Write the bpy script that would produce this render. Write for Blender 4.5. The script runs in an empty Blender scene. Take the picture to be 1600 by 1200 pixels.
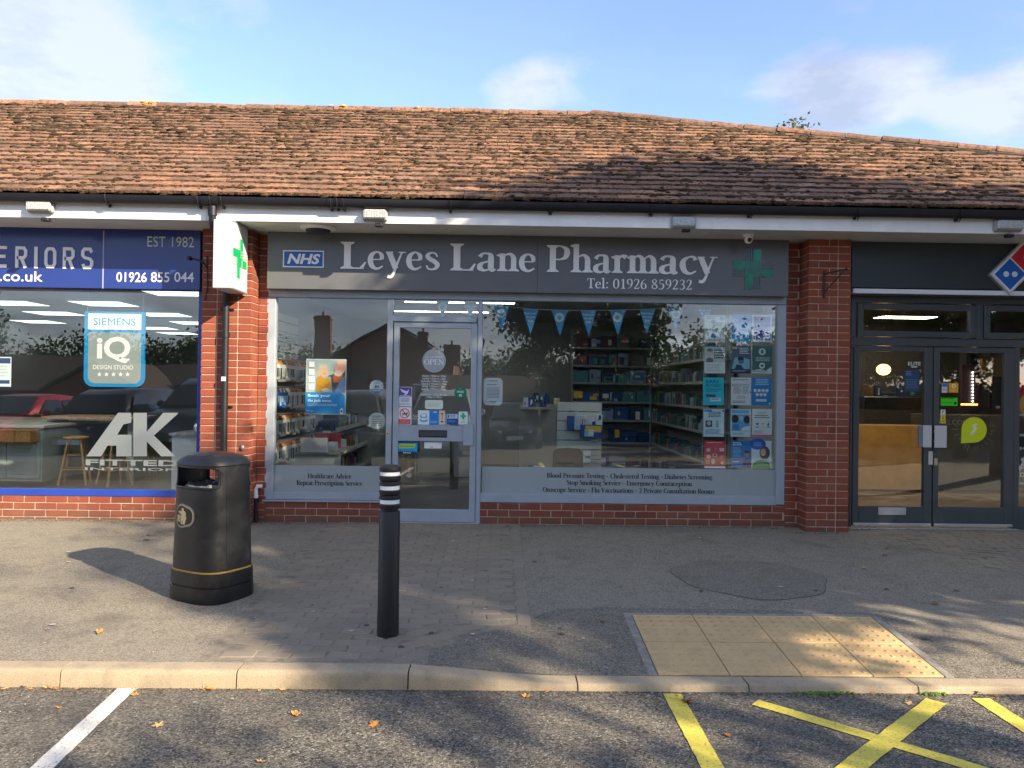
import bpy, bmesh, math, random
import numpy as np
from mathutils import Vector, Matrix, Quaternion
R = random.Random(7)
S = bpy.context.scene
C = S.collection
PI = math.pi
rad = math.radians

# ------------------------------------------------------------------ camera
EYE = Vector((0.0, 0.0, 1.44))
YAW, PITCH, ROLL, FPX = 0.016, 0.0058, 0.0135, 1200.0
CR = Matrix.Rotation(-YAW, 3, 'Z') @ Matrix.Rotation(PI/2 + PITCH, 3, 'X') @ Matrix.Rotation(ROLL, 3, 'Z')
cam_data = bpy.data.cameras.new('camera')
cam = bpy.data.objects.new('camera', cam_data)
C.objects.link(cam)
cam.matrix_world = Matrix.Translation(EYE) @ CR.to_4x4()
cam_data.sensor_width = 36
cam_data.lens = 36 * FPX / 1600
cam_data.clip_start = 0.05
cam_data.clip_end = 2000
S.camera = cam

# ------------------------------------------------------------------ light
SUN = Vector((1.47, -1.20, 0.98)).normalized()      # towards the sun
SKY_STRENGTH, SUN_STRENGTH, EXPOSURE = 0.15, 4.6, 1.44
w = bpy.data.worlds.new('World'); S.world = w; w.use_nodes = True
nt = w.node_tree; N = nt.nodes; K = nt.links
for n in list(N): N.remove(n)
def wn(t, **k):
    n = N.new(t)
    for a, b in k.items(): setattr(n, a, b)
    return n
sky = wn('ShaderNodeTexSky', sky_type='NISHITA', sun_disc=False)
sky.sun_elevation = math.asin(SUN.z)
sky.sun_rotation = math.atan2(SUN.x, SUN.y)
sky.air_density = 1.0; sky.dust_density = 0.35; sky.ozone_density = 2.6
tc = wn('ShaderNodeTexCoord'); sp = wn('ShaderNodeSeparateXYZ'); K.new(tc.outputs['Generated'], sp.inputs[0])
def wmath(op, a, b=None, clamp=False):
    n = wn('ShaderNodeMath', operation=op, use_clamp=clamp)
    for i, v in enumerate((a, b)):
        if v is None: continue
        if isinstance(v, (int, float)): n.inputs[i].default_value = v
        else: K.new(v, n.inputs[i])
    return n.outputs[0]
zz = wmath('ADD', wmath('MAXIMUM', sp.outputs[2], 0.0), 0.16)
cx = wmath('DIVIDE', sp.outputs[0], zz); cy = wmath('DIVIDE', sp.outputs[1], zz)
cb = wn('ShaderNodeCombineXYZ'); K.new(cx, cb.inputs[0]); K.new(cy, cb.inputs[1]); cb.inputs[2].default_value = 3.7
n1 = wn('ShaderNodeTexNoise'); n1.inputs['Scale'].default_value = 0.95; n1.inputs['Detail'].default_value = 9; n1.inputs['Roughness'].default_value = 0.56; n1.inputs['Distortion'].default_value = 0.25
K.new(cb.outputs[0], n1.inputs['Vector'])
n2 = wn('ShaderNodeTexNoise'); n2.inputs['Scale'].default_value = 2.2; n2.inputs['Detail'].default_value = 8; n2.inputs['Roughness'].default_value = 0.6
K.new(cb.outputs[0], n2.inputs['Vector'])
mr = wn('ShaderNodeMapRange', interpolation_type='SMOOTHSTEP'); mr.inputs[1].default_value = 0.50; mr.inputs[2].default_value = 0.66
def bankof(px, py, r):                       # a cloud bank in a given part of the sky
    d_ = CR @ Vector(((px-800)/FPX, -(py-600)/FPX, -1.0)); d_.normalize(); z_ = max(d_.z, 0)+0.16
    vd = wn('ShaderNodeVectorMath', operation='DISTANCE'); K.new(cb.outputs[0], vd.inputs[0]); vd.inputs[1].default_value = (d_.x/z_, d_.y/z_, 3.7)
    q_ = wn('ShaderNodeMapRange', interpolation_type='SMOOTHSTEP'); q_.inputs[1].default_value = 0.0; q_.inputs[2].default_value = r; q_.inputs[3].default_value = 1.0; q_.inputs[4].default_value = 0.0
    K.new(vd.outputs['Value'], q_.inputs[0]); return q_.outputs[0]
nsum = n1.outputs[0]
for px_, py_, r_, k_ in ((60, 130, .55, .26), (1310, 150, .30, .27), (1570, 170, .28, .20), (800, 130, .18, .10), (600, 40, .45, -.14), (1050, 60, .35, -.12)):
    nsum = wmath('ADD', nsum, wmath('MULTIPLY', bankof(px_, py_, r_), k_))
behind = wn('ShaderNodeMapRange', interpolation_type='SMOOTHSTEP'); behind.inputs[1].default_value = 0.25; behind.inputs[2].default_value = -0.45; behind.inputs[3].default_value = 0.0; behind.inputs[4].default_value = 0.11   # the sky over the car park is cloudier
K.new(sp.outputs[1], behind.inputs[0]); nsum = wmath('ADD', nsum, behind.outputs[0])
K.new(nsum, mr.inputs[0])
veil = wn('ShaderNodeMapRange'); veil.inputs[1].default_value = 0.0; veil.inputs[2].default_value = 0.5; veil.inputs[3].default_value = 0.20; veil.inputs[4].default_value = 0.06
K.new(sp.outputs[2], veil.inputs[0])
fac = wmath('MAXIMUM', wmath('MULTIPLY', mr.outputs[0], 0.8), veil.outputs[0])
shade = wn('ShaderNodeMapRange'); shade.inputs[1].default_value = 0.40; shade.inputs[2].default_value = 0.58; shade.inputs[3].default_value = 0.0; shade.inputs[4].default_value = 1.0
K.new(n2.outputs[0], shade.inputs[0])
ccol = wn('ShaderNodeMixRGB'); K.new(shade.outputs[0], ccol.inputs[0])
ccol.inputs[1].default_value = (1.45, 1.6, 1.92, 1); ccol.inputs[2].default_value = (2.25, 2.36, 2.6, 1)
mx = wn('ShaderNodeMixRGB'); K.new(fac, mx.inputs[0]); tint = wn('ShaderNodeMixRGB', blend_type='MULTIPLY'); tint.inputs[0].default_value = 1; K.new(sky.outputs[0], tint.inputs[1]); tint.inputs[2].default_value = (0.84, 0.80, 0.93, 1); K.new(tint.outputs[0], mx.inputs[1]); K.new(ccol.outputs[0], mx.inputs[2])
bg = wn('ShaderNodeBackground'); bg.inputs[1].default_value = SKY_STRENGTH; K.new(mx.outputs[0], bg.inputs[0])
wo = wn('ShaderNodeOutputWorld'); K.new(bg.outputs[0], wo.inputs[0])
sl = bpy.data.lights.new('sun', 'SUN'); sl.energy = SUN_STRENGTH; sl.angle = rad(0.53); sl.color = (1.0, 0.84, 0.63)
so = bpy.data.objects.new('sun', sl); C.objects.link(so); so.location = (30, -24, 20)
so.rotation_euler = SUN.to_track_quat('Z', 'Y').to_euler()
vs = S.view_settings; vs.view_transform = 'Standard'; vs.look = 'None'; vs.exposure = EXPOSURE; vs.gamma = 1; vs.use_curve_mapping = False
S.cycles.max_bounces = 8; S.cycles.transparent_max_bounces = 24; S.cycles.caustics_reflective = False; S.cycles.caustics_refractive = False

# ------------------------------------------------------------------ measuring on real planes
def ray(px, py):
    return CR @ Vector(((px-800)/FPX, -(py-600)/FPX, -1.0))
def at(px, py, Y):                       # point of the vertical plane at distance Y
    d = ray(px, py); return EYE + d*(Y/d.y)
def gnd(px, py, z):
    d = ray(px, py); return EYE + d*((z-EYE.z)/d.z)
def rc(x0, y0, x1, y1, Y):               # rectangle in the plane Y: X0, X1, Z0, Z1
    xm, ym = (x0+x1)/2, (y0+y1)/2
    return at(x0, ym, Y).x, at(x1, ym, Y).x, at(xm, y1, Y).z, at(xm, y0, Y).z

# ------------------------------------------------------------------ mesh builder
class MB:
    def __init__(s): s.v = []; s.f = []; s.m = []; s.mats = []; s.sm = []
    def mi(s, m):
        if m not in s.mats: s.mats.append(m)
        return s.mats.index(m)
    def add(s, vs_, fs, m, smooth=False):
        o = len(s.v); s.v.extend([tuple(p) for p in vs_]); k = s.mi(m)
        for f in fs: s.f.append(tuple(i+o for i in f)); s.m.append(k); s.sm.append(smooth)
        return s
    def box(s, x0, x1, y0, y1, z0, z1, m, ch=0.0, T=None):
        if x0 > x1: x0, x1 = x1, x0
        if y0 > y1: y0, y1 = y1, y0
        if z0 > z1: z0, z1 = z1, z0
        if ch <= 0:
            v = [(x, y, z) for z in (z0, z1) for y in (y0, y1) for x in (x0, x1)]
            f = [(0,2,3,1),(4,5,7,6),(0,1,5,4),(2,6,7,3),(0,4,6,2),(1,3,7,5)]
        else:
            v, f = chbox(x0, x1, y0, y1, z0, z1, ch)
        if T is not None: v = [T @ Vector(p) for p in v]
        return s.add(v, f, m)
    def prism(s, poly, y0, y1, m, smooth=False):     # poly of (x,z), extruded along Y; y0 is the front
        n = len(poly)
        a = sum(poly[i][0]*poly[(i+1) % n][1]-poly[(i+1) % n][0]*poly[i][1] for i in range(n))
        if a < 0: poly = poly[::-1]
        v = [(x, y0, z) for x, z in poly]+[(x, y1, z) for x, z in poly]
        f = [tuple(range(n)), tuple(range(2*n-1, n-1, -1))]+[(i, i+n, (i+1) % n+n, (i+1) % n) for i in range(n)]
        return s.add(v, f, m, smooth)
    def disc(s, x, z, r, y0, y1, m, n=24, rz=None):
        rz = rz or r
        return s.prism([(x+r*math.cos(2*PI*i/n), z+rz*math.sin(2*PI*i/n)) for i in range(n)], y0, y1, m)
    def tube(s, pts, r, m, n=8, cap=True):
        pts = [Vector(p) for p in pts]; rs = r if isinstance(r, (list, tuple)) else [r]*len(pts)
        v = []; f = []
        up = None
        for i, p in enumerate(pts):
            d = (pts[min(i+1, len(pts)-1)]-pts[max(i-1, 0)]).normalized()
            if up is None: up = d.orthogonal().normalized()
            else: up = (up-d*up.dot(d)).normalized()
            q = d.cross(up)
            for k in range(n):
                a = 2*PI*k/n; v.append(p+(up*math.cos(a)+q*math.sin(a))*rs[i])
        for i in range(len(pts)-1):
            for k in range(n):
                f.append((i*n+k, i*n+(k+1) % n, (i+1)*n+(k+1) % n, (i+1)*n+k))
        if cap: f.append(tuple(range(n-1, -1, -1))); f.append(tuple((len(pts)-1)*n+k for k in range(n)))
        return s.add(v, f, m, True)
    def lathe(s, prof, c, m, n=32, ax='z'):         # prof of (r, h)
        v = []; f = []
        for r, h in prof:
            for k in range(n):
                a = 2*PI*k/n; x, y = r*math.cos(a), r*math.sin(a)
                v.append((c[0]+x, c[1]+y, c[2]+h) if ax == 'z' else ((c[0]+h, c[1]+x, c[2]+y) if ax == 'x' else (c[0]+y, c[1]+h, c[2]+x)))
        L = len(prof)
        for i in range(L-1):
            for k in range(n): f.append((i*n+k, i*n+(k+1) % n, (i+1)*n+(k+1) % n, (i+1)*n+k))
        if prof[0][0] > 1e-6: f.append(tuple(range(n-1, -1, -1)))
        if prof[-1][0] > 1e-6: f.append(tuple((L-1)*n+k for k in range(n)))
        return s.add(v, f, m, True)
    def sphere(s, c, r, m, n=14, k=9, sc=(1, 1, 1)):
        v = []; f = []
        for i in range(k+1):
            t = PI*i/k
            for j in range(n):
                a = 2*PI*j/n; v.append((c[0]+r*sc[0]*math.sin(t)*math.cos(a), c[1]+r*sc[1]*math.sin(t)*math.sin(a), c[2]-r*sc[2]*math.cos(t)))
        for i in range(k):
            for j in range(n): f.append((i*n+j, i*n+(j+1) % n, (i+1)*n+(j+1) % n, (i+1)*n+j))
        return s.add(v, f, m, True)
    def ribbon(s, pts, ws, y0, y1, m, T=lambda x, z: (x, z), seg=5, smooth=True):
        P = [Vector((a, b)) for a, b in pts]
        if not isinstance(ws, (list, tuple)): ws = [ws]*len(P)
        q = []; qw = []
        if len(P) > 2 and smooth:
            for i in range(len(P)-1):
                a, b, c, d = P[max(i-1, 0)], P[i], P[i+1], P[min(i+2, len(P)-1)]
                for k in range(seg):
                    t = k/seg
                    q.append(0.5*((2*b)+(c-a)*t+(2*a-5*b+4*c-d)*t*t+(-a+3*b-3*c+d)*t**3)); qw.append(ws[i]*(1-t)+ws[i+1]*t)
            q.append(P[-1]); qw.append(ws[-1])
        else: q = P; qw = list(ws)
        n = len(q); L = []; Rr = []
        for i in range(n):
            if smooth or i in (0, n-1):
                d = q[min(i+1, n-1)]-q[max(i-1, 0)]; d.normalize(); nn = Vector((-d.y, d.x)); k = 1
            else:
                d1 = (q[i]-q[i-1]).normalized(); d2 = (q[i+1]-q[i]).normalized()
                nn = (Vector((-d1.y, d1.x))+Vector((-d2.y, d2.x))).normalized(); k = 1/max(0.4, nn.dot(Vector((-d1.y, d1.x))))
            L.append(q[i]+nn*qw[i]/2*k); Rr.append(q[i]-nn*qw[i]/2*k)
        v = []
        for a in L+Rr:
            X, Z = T(a.x, a.y); v.append((X, y0, Z))
        for a in L+Rr:
            X, Z = T(a.x, a.y); v.append((X, y1, Z))
        f = []
        for i in range(n-1):
            f.append((i, i+n, i+n+1, i+1))
            f.append((i, i+1, i+1+2*n, i+2*n)); f.append((i+n+1, i+n, i+3*n, i+1+3*n))
        f.append((0, 2*n, 3*n, n)); f.append((n-1, 2*n-1, 4*n-1, 3*n-1))
        return s.add(v, f, m)
    def text(s, t, rect, Y, m, thick=0.0006, bold=0.0, shear=0.0, keep=False):   # Blender's built-in face fitted in a rectangle X0,X1,Z0,Z1
        vv, ff = glyphs(t, bold, shear)
        if not vv: return s
        xs = [p[0] for p in vv]; ys = [p[1] for p in vv]
        X0, X1, Z0, Z1 = rect
        sx = (X1-X0)/(max(xs)-min(xs)); sz = (Z1-Z0)/(max(ys)-min(ys))
        if keep: sx = sz
        s.add([(X0+(p[0]-min(xs))*sx, Y-thick, Z0+(p[1]-min(ys))*sz) for p in vv], ff, m)
        return s
    def build(s, name, parent=None, label=None, cat=None, group=None, kind=None, sharp=35):
        me = bpy.data.meshes.new(name); me.from_pydata(s.v, [], s.f)
        for m in s.mats: me.materials.append(m)
        me.polygons.foreach_set('material_index', s.m); me.polygons.foreach_set('use_smooth', s.sm)
        me.update()
        if any(s.sm): me.set_sharp_from_angle(angle=rad(sharp))
        return link(name, me, parent, label, cat, group, kind)
def chbox(x0, x1, y0, y1, z0, z1, c):
    v = []; idx = {}
    for sx in (0, 1):
        for sy in (0, 1):
            for sz in (0, 1):
                X, Y, Z = (x0, x1)[sx], (y0, y1)[sy], (z0, z1)[sz]
                ix, iy, iz = X+c*(1-2*sx), Y+c*(1-2*sy), Z+c*(1-2*sz)
                idx[(sx, sy, sz, 'x')] = len(v); v.append((X, iy, iz))
                idx[(sx, sy, sz, 'y')] = len(v); v.append((ix, Y, iz))
                idx[(sx, sy, sz, 'z')] = len(v); v.append((ix, iy, Z))
    f = []
    for a, k in enumerate('xyz'):
        o = [i for i in range(3) if i != a]
        for side in (0, 1):
            q = []
            for p in ((0, 0), (1, 0), (1, 1), (0, 1)):
                t = [0]*3; t[a] = side; t[o[0]] = p[0]; t[o[1]] = p[1]; q.append(idx[(*t, k)])
            f.append(q)
    for a in range(3):                      # edges along axis a
        o = [i for i in range(3) if i != a]; n1_, n2_ = 'xyz'[o[0]], 'xyz'[o[1]]
        for p in ((0, 0), (1, 0), (1, 1), (0, 1)):
            t0 = [0]*3; t0[o[0]] = p[0]; t0[o[1]] = p[1]; t1 = list(t0); t1[a] = 1
            f.append([idx[(*t0, n1_)], idx[(*t1, n1_)], idx[(*t1, n2_)], idx[(*t0, n2_)]])
    for sx in (0, 1):
        for sy in (0, 1):
            for sz in (0, 1): f.append([idx[(sx, sy, sz, k)] for k in 'xyz'])
    cen = Vector(((x0+x1)/2, (y0+y1)/2, (z0+z1)/2)); out = []
    for q in f:
        p = [Vector(v[i]) for i in q]; nn = (p[1]-p[0]).cross(p[2]-p[0]); mid = sum(p, Vector())/len(p)
        out.append(tuple(q) if nn.dot(mid-cen) > 0 else tuple(q[::-1]))
    return v, out
_gc = {}
def glyphs(t, bold=0.0, shear=0.0):
    k = (t, bold, shear)
    if k in _gc: return _gc[k]
    cu = bpy.data.curves.new('t', 'FONT'); cu.body = t; cu.offset = bold; cu.shear = shear; cu.resolution_u = 3; cu.fill_mode = 'FRONT'
    o = bpy.data.objects.new('t', cu); C.objects.link(o)
    dg = bpy.context.evaluated_depsgraph_get(); dg.update()
    me = o.evaluated_get(dg).to_mesh()
    vv = [tuple(p.co) for p in me.vertices]; ff = [tuple(p.vertices) for p in me.polygons]
    o.evaluated_get(dg).to_mesh_clear(); bpy.data.objects.remove(o); bpy.data.curves.remove(cu)
    _gc[k] = (vv, ff); return _gc[k]
def props(o, label, cat, group, kind):
    if label: o['label'] = label
    if cat: o['category'] = cat
    if group: o['group'] = group
    if kind: o['kind'] = kind
def wpos(o):
    p = Vector((0, 0, 0))
    while o is not None: p += o.location; o = o.parent
    return p
def link(name, me, parent=None, label=None, cat=None, group=None, kind=None):
    o = bpy.data.objects.new(name, me); C.objects.link(o)
    if parent is not None:
        o.parent = parent; o.location = -wpos(parent)
    props(o, label, cat, group, kind); return o
def thing(name, label, cat, loc=(0, 0, 0), group=None):
    o = bpy.data.objects.new(name, None); C.objects.link(o); o.location = loc; o.empty_display_size = 0.2
    props(o, label, cat, group, None); return o
def node(name, parent):                    # an assembly that is itself a part
    o = bpy.data.objects.new(name, None); C.objects.link(o); o.parent = parent; o.location = -wpos(parent); return o
def bev(o, w_, seg=2):
    b = o.modifiers.new('bevel', 'BEVEL'); b.width = w_; b.segments = seg; b.limit_method = 'ANGLE'; b.angle_limit = rad(50); return o
def copy_tree(o, loc=None, rz=None, parent=None, label=None):
    c = o.copy(); C.objects.link(c)
    if parent is not None: c.parent = parent
    if loc is not None: c.location = loc
    if rz is not None: c.rotation_euler = (0, 0, rz)
    if label: c['label'] = label
    for ch in o.children: copy_tree(ch, parent=c)
    return c

# ------------------------------------------------------------------ materials
def mnew(name):
    m = bpy.data.materials.new(name); m.use_nodes = True; t = m.node_tree
    b = t.nodes['Principled BSDF']; return m, t, b
def nn(t, ty, **k):
    n = t.nodes.new(ty)
    for a, b in k.items():
        if a.startswith('i_'): n.inputs[a[2:].replace('_', ' ')].default_value = b
        else: setattr(n, a, b)
    return n
def tmath(t, op, a, b=None, clamp=False):
    n = nn(t, 'ShaderNodeMath', operation=op, use_clamp=clamp)
    for i, v in enumerate((a, b)):
        if v is None: continue
        if isinstance(v, (int, float)): n.inputs[i].default_value = v
        else: t.links.new(v, n.inputs[i])
    return n.outputs[0]
def mixc(t, f, a, b, mode='MIX'):
    n = nn(t, 'ShaderNodeMixRGB', blend_type=mode)
    for i, v in enumerate((f, a, b)):
        if isinstance(v, (int, float)): n.inputs[i].default_value = v
        elif isinstance(v, tuple): n.inputs[i].default_value = (*v[:3], 1)
        else: t.links.new(v, n.inputs[i])
    return n.outputs[0]
def noise(t, vec, scale, detail=4, rough=0.55, lo=None, hi=None, a=0.0, b=1.0):
    n = nn(t, 'ShaderNodeTexNoise'); n.inputs['Scale'].default_value = scale; n.inputs['Detail'].default_value = detail; n.inputs['Roughness'].default_value = rough
    t.links.new(vec, n.inputs['Vector'])
    if lo is None: return n.outputs[0]
    r = nn(t, 'ShaderNodeMapRange'); r.inputs[1].default_value = lo; r.inputs[2].default_value = hi; r.inputs[3].default_value = a; r.inputs[4].default_value = b
    t.links.new(n.outputs[0], r.inputs[0]); return r.outputs[0]
def bump(t, b, h, strength=0.3, dist=0.01):
    n = nn(t, 'ShaderNodeBump'); n.inputs['Strength'].default_value = strength; n.inputs['Distance'].default_value = dist
    t.links.new(h, n.inputs['Height']); t.links.new(n.outputs[0], b.inputs['Normal'])
def rnd(t):                                # one random number per object and per island
    g = nn(t, 'ShaderNodeNewGeometry'); o = nn(t, 'ShaderNodeObjectInfo')
    return tmath(t, 'FRACT', tmath(t, 'ADD', g.outputs['Random Per Island'], o.outputs['Random']))
def pos(t): return nn(t, 'ShaderNodeNewGeometry').outputs['Position']
_mc = {}
def M(name, col, rough=0.6, metal=0.0, var=0.0, vs_=8.0, bmp=0.0, bs=60.0, rv=0.0, emit=0.0, spec=0.5, coat=0.0):
    if name in _mc: return _mc[name]
    m, t, b = mnew(name); _mc[name] = m
    b.inputs['Roughness'].default_value = rough; b.inputs['Metallic'].default_value = metal
    b.inputs['Specular IOR Level'].default_value = spec; b.inputs['Coat Weight'].default_value = coat
    c = tuple(col)
    out = None
    if var > 0:
        p = pos(t)
        f = noise(t, p, vs_, 5, 0.6, 0.3, 0.7)
        out = mixc(t, f, tuple(x*(1-var) for x in c), tuple(min(1, x*(1+var)) for x in c))
    if rv > 0:
        r = rnd(t)
        g = tmath(t, 'ADD', tmath(t, 'MULTIPLY', r, 2*rv), 1-rv)
        cc = nn(t, 'ShaderNodeCombineXYZ'); [t.links.new(g, cc.inputs[i]) for i in range(3)]
        out = mixc(t, 1.0, out if out is not None else c, cc.outputs[0], 'MULTIPLY')
    if out is not None: t.links.new(out, b.inputs['Base Color'])
    else: b.inputs['Base Color'].default_value = (*c, 1)
    if bmp > 0: bump(t, b, noise(t, pos(t), bs, 4), bmp, 0.004)
    if emit > 0:
        b.inputs['Emission Color'].default_value = (*c, 1); b.inputs['Emission Strength'].default_value = emit
    return m
def P(r, g, b_, rough=0.45):                # print colours, given as the sRGB value of the ink
    lin = lambda u: ((u/255)/12.92 if u/255 <= 0.04045 else ((u/255+0.055)/1.055)**2.4)
    c = (min(.8, lin(r)), min(.8, lin(g)), min(.8, lin(b_)))
    return M('print_%02x%02x%02x' % (r, g, b_), c, rough)
def glass_mat(name, tint=(1, 1, 1), f0=0.05, dirt=0.0):
    m = bpy.data.materials.new(name); m.use_nodes = True; t = m.node_tree
    for n in list(t.nodes): t.nodes.remove(n)
    out = nn(t, 'ShaderNodeOutputMaterial'); tr = nn(t, 'ShaderNodeBsdfTransparent'); tr.inputs[0].default_value = (*tint, 1)
    gl = nn(t, 'ShaderNodeBsdfGlossy'); gl.inputs['Roughness'].default_value = 0.0; gl.inputs[0].default_value = (1, 1, 1, 1)
    lw = nn(t, 'ShaderNodeLayerWeight'); lw.inputs[0].default_value = 0.5
    f = tmath(t, 'ADD', tmath(t, 'MULTIPLY', tmath(t, 'POWER', lw.outputs['Facing'], 5.0), 1-f0), f0, True)
    mxs = nn(t, 'ShaderNodeMixShader'); t.links.new(f, mxs.inputs[0]); t.links.new(tr.outputs[0], mxs.inputs[1]); t.links.new(gl.outputs[0], mxs.inputs[2])
    last = mxs.outputs[0]
    bn = nn(t, 'ShaderNodeBump'); bn.inputs['Strength'].default_value = 0.05; bn.inputs['Distance'].default_value = 0.02
    t.links.new(noise(t, pos(t), 1.3, 2), bn.inputs['Height']); t.links.new(bn.outputs[0], gl.inputs['Normal'])
    t.links.new(last, out.inputs[0]); return m
GLASS = glass_mat('shop_glass', (0.93, 0.96, 0.95), 0.085)
GLASS_CAR = glass_mat('car_glass', (0.25, 0.28, 0.28), 0.06)

def mat_brick():
    m, t, b = mnew('red_brick'); p = pos(t); r = rnd(t)
    ramp = nn(t, 'ShaderNodeValToRGB'); e = ramp.color_ramp.elements
    e[0].position = 0; e[0].color = (0.17, 0.040, 0.022, 1); e[1].position = 1; e[1].color = (0.32, 0.095, 0.040, 1)
    for q, c in ((0.3, (0.25, 0.055, 0.026)), (0.7, (0.29, 0.066, 0.03)), (0.9, (0.235, 0.05, 0.03))):
        k = e.new(q); k.color = (*c, 1)
    t.links.new(r, ramp.inputs[0])
    c = mixc(t, noise(t, p, 45, 5, 0.65, 0.35, 0.8, 0, 0.5), ramp.outputs[0], (0.15, 0.045, 0.028))
    c = mixc(t, noise(t, p, 3.0, 6, 0.6, 0.52, 0.8, 0, 0.35), c, (0.34, 0.19, 0.12))
    c = mixc(t, noise(t, p, 11, 7, 0.75, 0.60, 0.74, 0, 0.45), c, (0.40, 0.32, 0.25))
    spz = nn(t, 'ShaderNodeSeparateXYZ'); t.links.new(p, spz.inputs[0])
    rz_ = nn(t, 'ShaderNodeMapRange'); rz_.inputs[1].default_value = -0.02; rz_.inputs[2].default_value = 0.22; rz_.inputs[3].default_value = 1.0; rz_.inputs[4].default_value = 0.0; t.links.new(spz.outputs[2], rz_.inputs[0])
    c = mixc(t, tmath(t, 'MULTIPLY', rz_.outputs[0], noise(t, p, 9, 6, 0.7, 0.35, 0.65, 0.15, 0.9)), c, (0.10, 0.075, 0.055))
    t.links.new(c, b.inputs['Base Color']); b.inputs['Roughness'].default_value = 0.85
    bump(t, b, noise(t, p, 130, 6, 0.7), 0.35, 0.004); return m
BRICK = mat_brick()
MORTAR = M('mortar', (0.47, 0.38, 0.28), 0.95, var=0.25, vs_=14, bmp=0.5, bs=220)
def mat_tile():
    m, t, b = mnew('clay_roof_tile'); p = pos(t); r = rnd(t)
    ramp = nn(t, 'ShaderNodeValToRGB'); e = ramp.color_ramp.elements
    e[0].position = 0; e[0].color = (0.19, 0.112, 0.074, 1); e[1].position = 1; e[1].color = (0.42, 0.245, 0.158, 1)
    for q, c in ((0.35, (0.33, 0.195, 0.135)), (0.6, (0.28, 0.16, 0.105)), (0.85, (0.39, 0.205, 0.12))):
        k = e.new(q); k.color = (*c, 1)
    t.links.new(r, ramp.inputs[0])
    c = mixc(t, noise(t, p, 17, 8, 0.78, 0.44, 0.62, 0, 0.9), ramp.outputs[0], (0.085, 0.052, 0.034))
    c = mixc(t, noise(t, p, 1.4, 6, 0.65, 0.42, 0.70, 0, 0.6), c, (0.125, 0.085, 0.058))
    c = mixc(t, noise(t, p, 60, 3, 0.6, 0.66, 0.74, 0, 0.7), c, (0.42, 0.26, 0.12))
    t.links.new(c, b.inputs['Base Color']); b.inputs['Roughness'].default_value = 0.92; b.inputs['Specular IOR Level'].default_value = 0.2
    bump(t, b, noise(t, p, 55, 7, 0.75), 0.6, 0.012); return m
TILE = mat_tile()
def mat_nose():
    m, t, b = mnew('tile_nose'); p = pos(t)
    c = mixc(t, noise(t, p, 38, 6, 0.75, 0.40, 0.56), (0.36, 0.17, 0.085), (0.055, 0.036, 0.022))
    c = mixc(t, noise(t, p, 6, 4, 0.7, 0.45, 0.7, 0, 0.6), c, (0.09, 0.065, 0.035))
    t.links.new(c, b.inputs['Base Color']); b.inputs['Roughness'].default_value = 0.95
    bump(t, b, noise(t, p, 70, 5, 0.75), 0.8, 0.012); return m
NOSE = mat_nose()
MOSS = M('roof_moss', (0.058, 0.034, 0.016), 1.0, var=0.6, vs_=9, bmp=0.7, bs=150, rv=0.5)
LICHEN = M('orange_lichen', (0.55, 0.32, 0.05), 0.95, var=0.3, vs_=40)
def mat_asphalt(name, c1, c2, stain, spk=0.5, agg=170, fleck=(0.42, 0.40, 0.36)):
    m, t, b = mnew(name); p = pos(t)
    v = nn(t, 'ShaderNodeTexVoronoi'); v.inputs['Scale'].default_value = agg; t.links.new(p, v.inputs['Vector'])
    sp_ = nn(t, 'ShaderNodeSeparateColor'); t.links.new(v.outputs['Color'], sp_.inputs[0])
    f = sp_.outputs[0]
    c = mixc(t, f, c1, c2)
    r = nn(t, 'ShaderNodeMapRange'); r.inputs[1].default_value = 0.90; r.inputs[2].default_value = 0.97; r.inputs[4].default_value = spk; t.links.new(sp_.outputs[1], r.inputs[0])
    c = mixc(t, r.outputs[0], c, fleck)
    c = mixc(t, noise(t, p, 0.9, 7, 0.62, 0.38, 0.72, 0, 0.55), c, stain)
    c = mixc(t, noise(t, p, 5.5, 7, 0.7, 0.5, 0.75, 0, 0.35), c, tuple(x*0.5 for x in c1))
    c = mixc(t, noise(t, p, 1.7, 3, 0.5, 0.60, 0.72, 0, 0.40), c, tuple(x*0.7 for x in c1))
    c = mixc(t, noise(t, p, 34, 3, 0.6, 0.66, 0.74, 0, 0.5), c, tuple(x*0.45 for x in c1))
    c = mixc(t, noise(t, p, 23, 2, 0.5, 0.70, 0.76, 0, 0.55), c, fleck)
    # fine cracks and dirt in the surface
    v2 = nn(t, 'ShaderNodeTexVoronoi', feature='DISTANCE_TO_EDGE'); v2.inputs['Scale'].default_value = 0.55
    wv = nn(t, 'ShaderNodeMixRGB', blend_type='ADD'); wv.inputs[0].default_value = 0.35
    nz = nn(t, 'ShaderNodeTexNoise'); nz.inputs['Scale'].default_value = 2.2; nz.inputs['Detail'].default_value = 6; t.links.new(p, nz.inputs['Vector'])
    t.links.new(p, wv.inputs[1]); t.links.new(nz.outputs['Color'], wv.inputs[2]); t.links.new(wv.outputs[0], v2.inputs['Vector'])
    cr = nn(t, 'ShaderNodeMapRange'); cr.inputs[1].default_value = 0.0; cr.inputs[2].default_value = 0.006; cr.inputs[3].default_value = 0.0; cr.inputs[4].default_value = 0.0
    t.links.new(v2.outputs['Distance'], cr.inputs[0])
    pass
    t.links.new(c, b.inputs['Base Color']); b.inputs['Roughness'].default_value = 0.9; b.inputs['Specular IOR Level'].default_value = 0.25
    h = tmath(t, 'ADD', tmath(t, 'MULTIPLY', v.outputs['Distance'], -1.0), tmath(t, 'MULTIPLY', noise(t, p, 420, 2), 0.4))
    bump(t, b, h, 0.55, 0.006); return m
PAVE = mat_asphalt('pavement_asphalt', (0.12, 0.106, 0.082), (0.35, 0.312, 0.242), (0.265, 0.236, 0.185), 0.35, 150)
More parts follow.
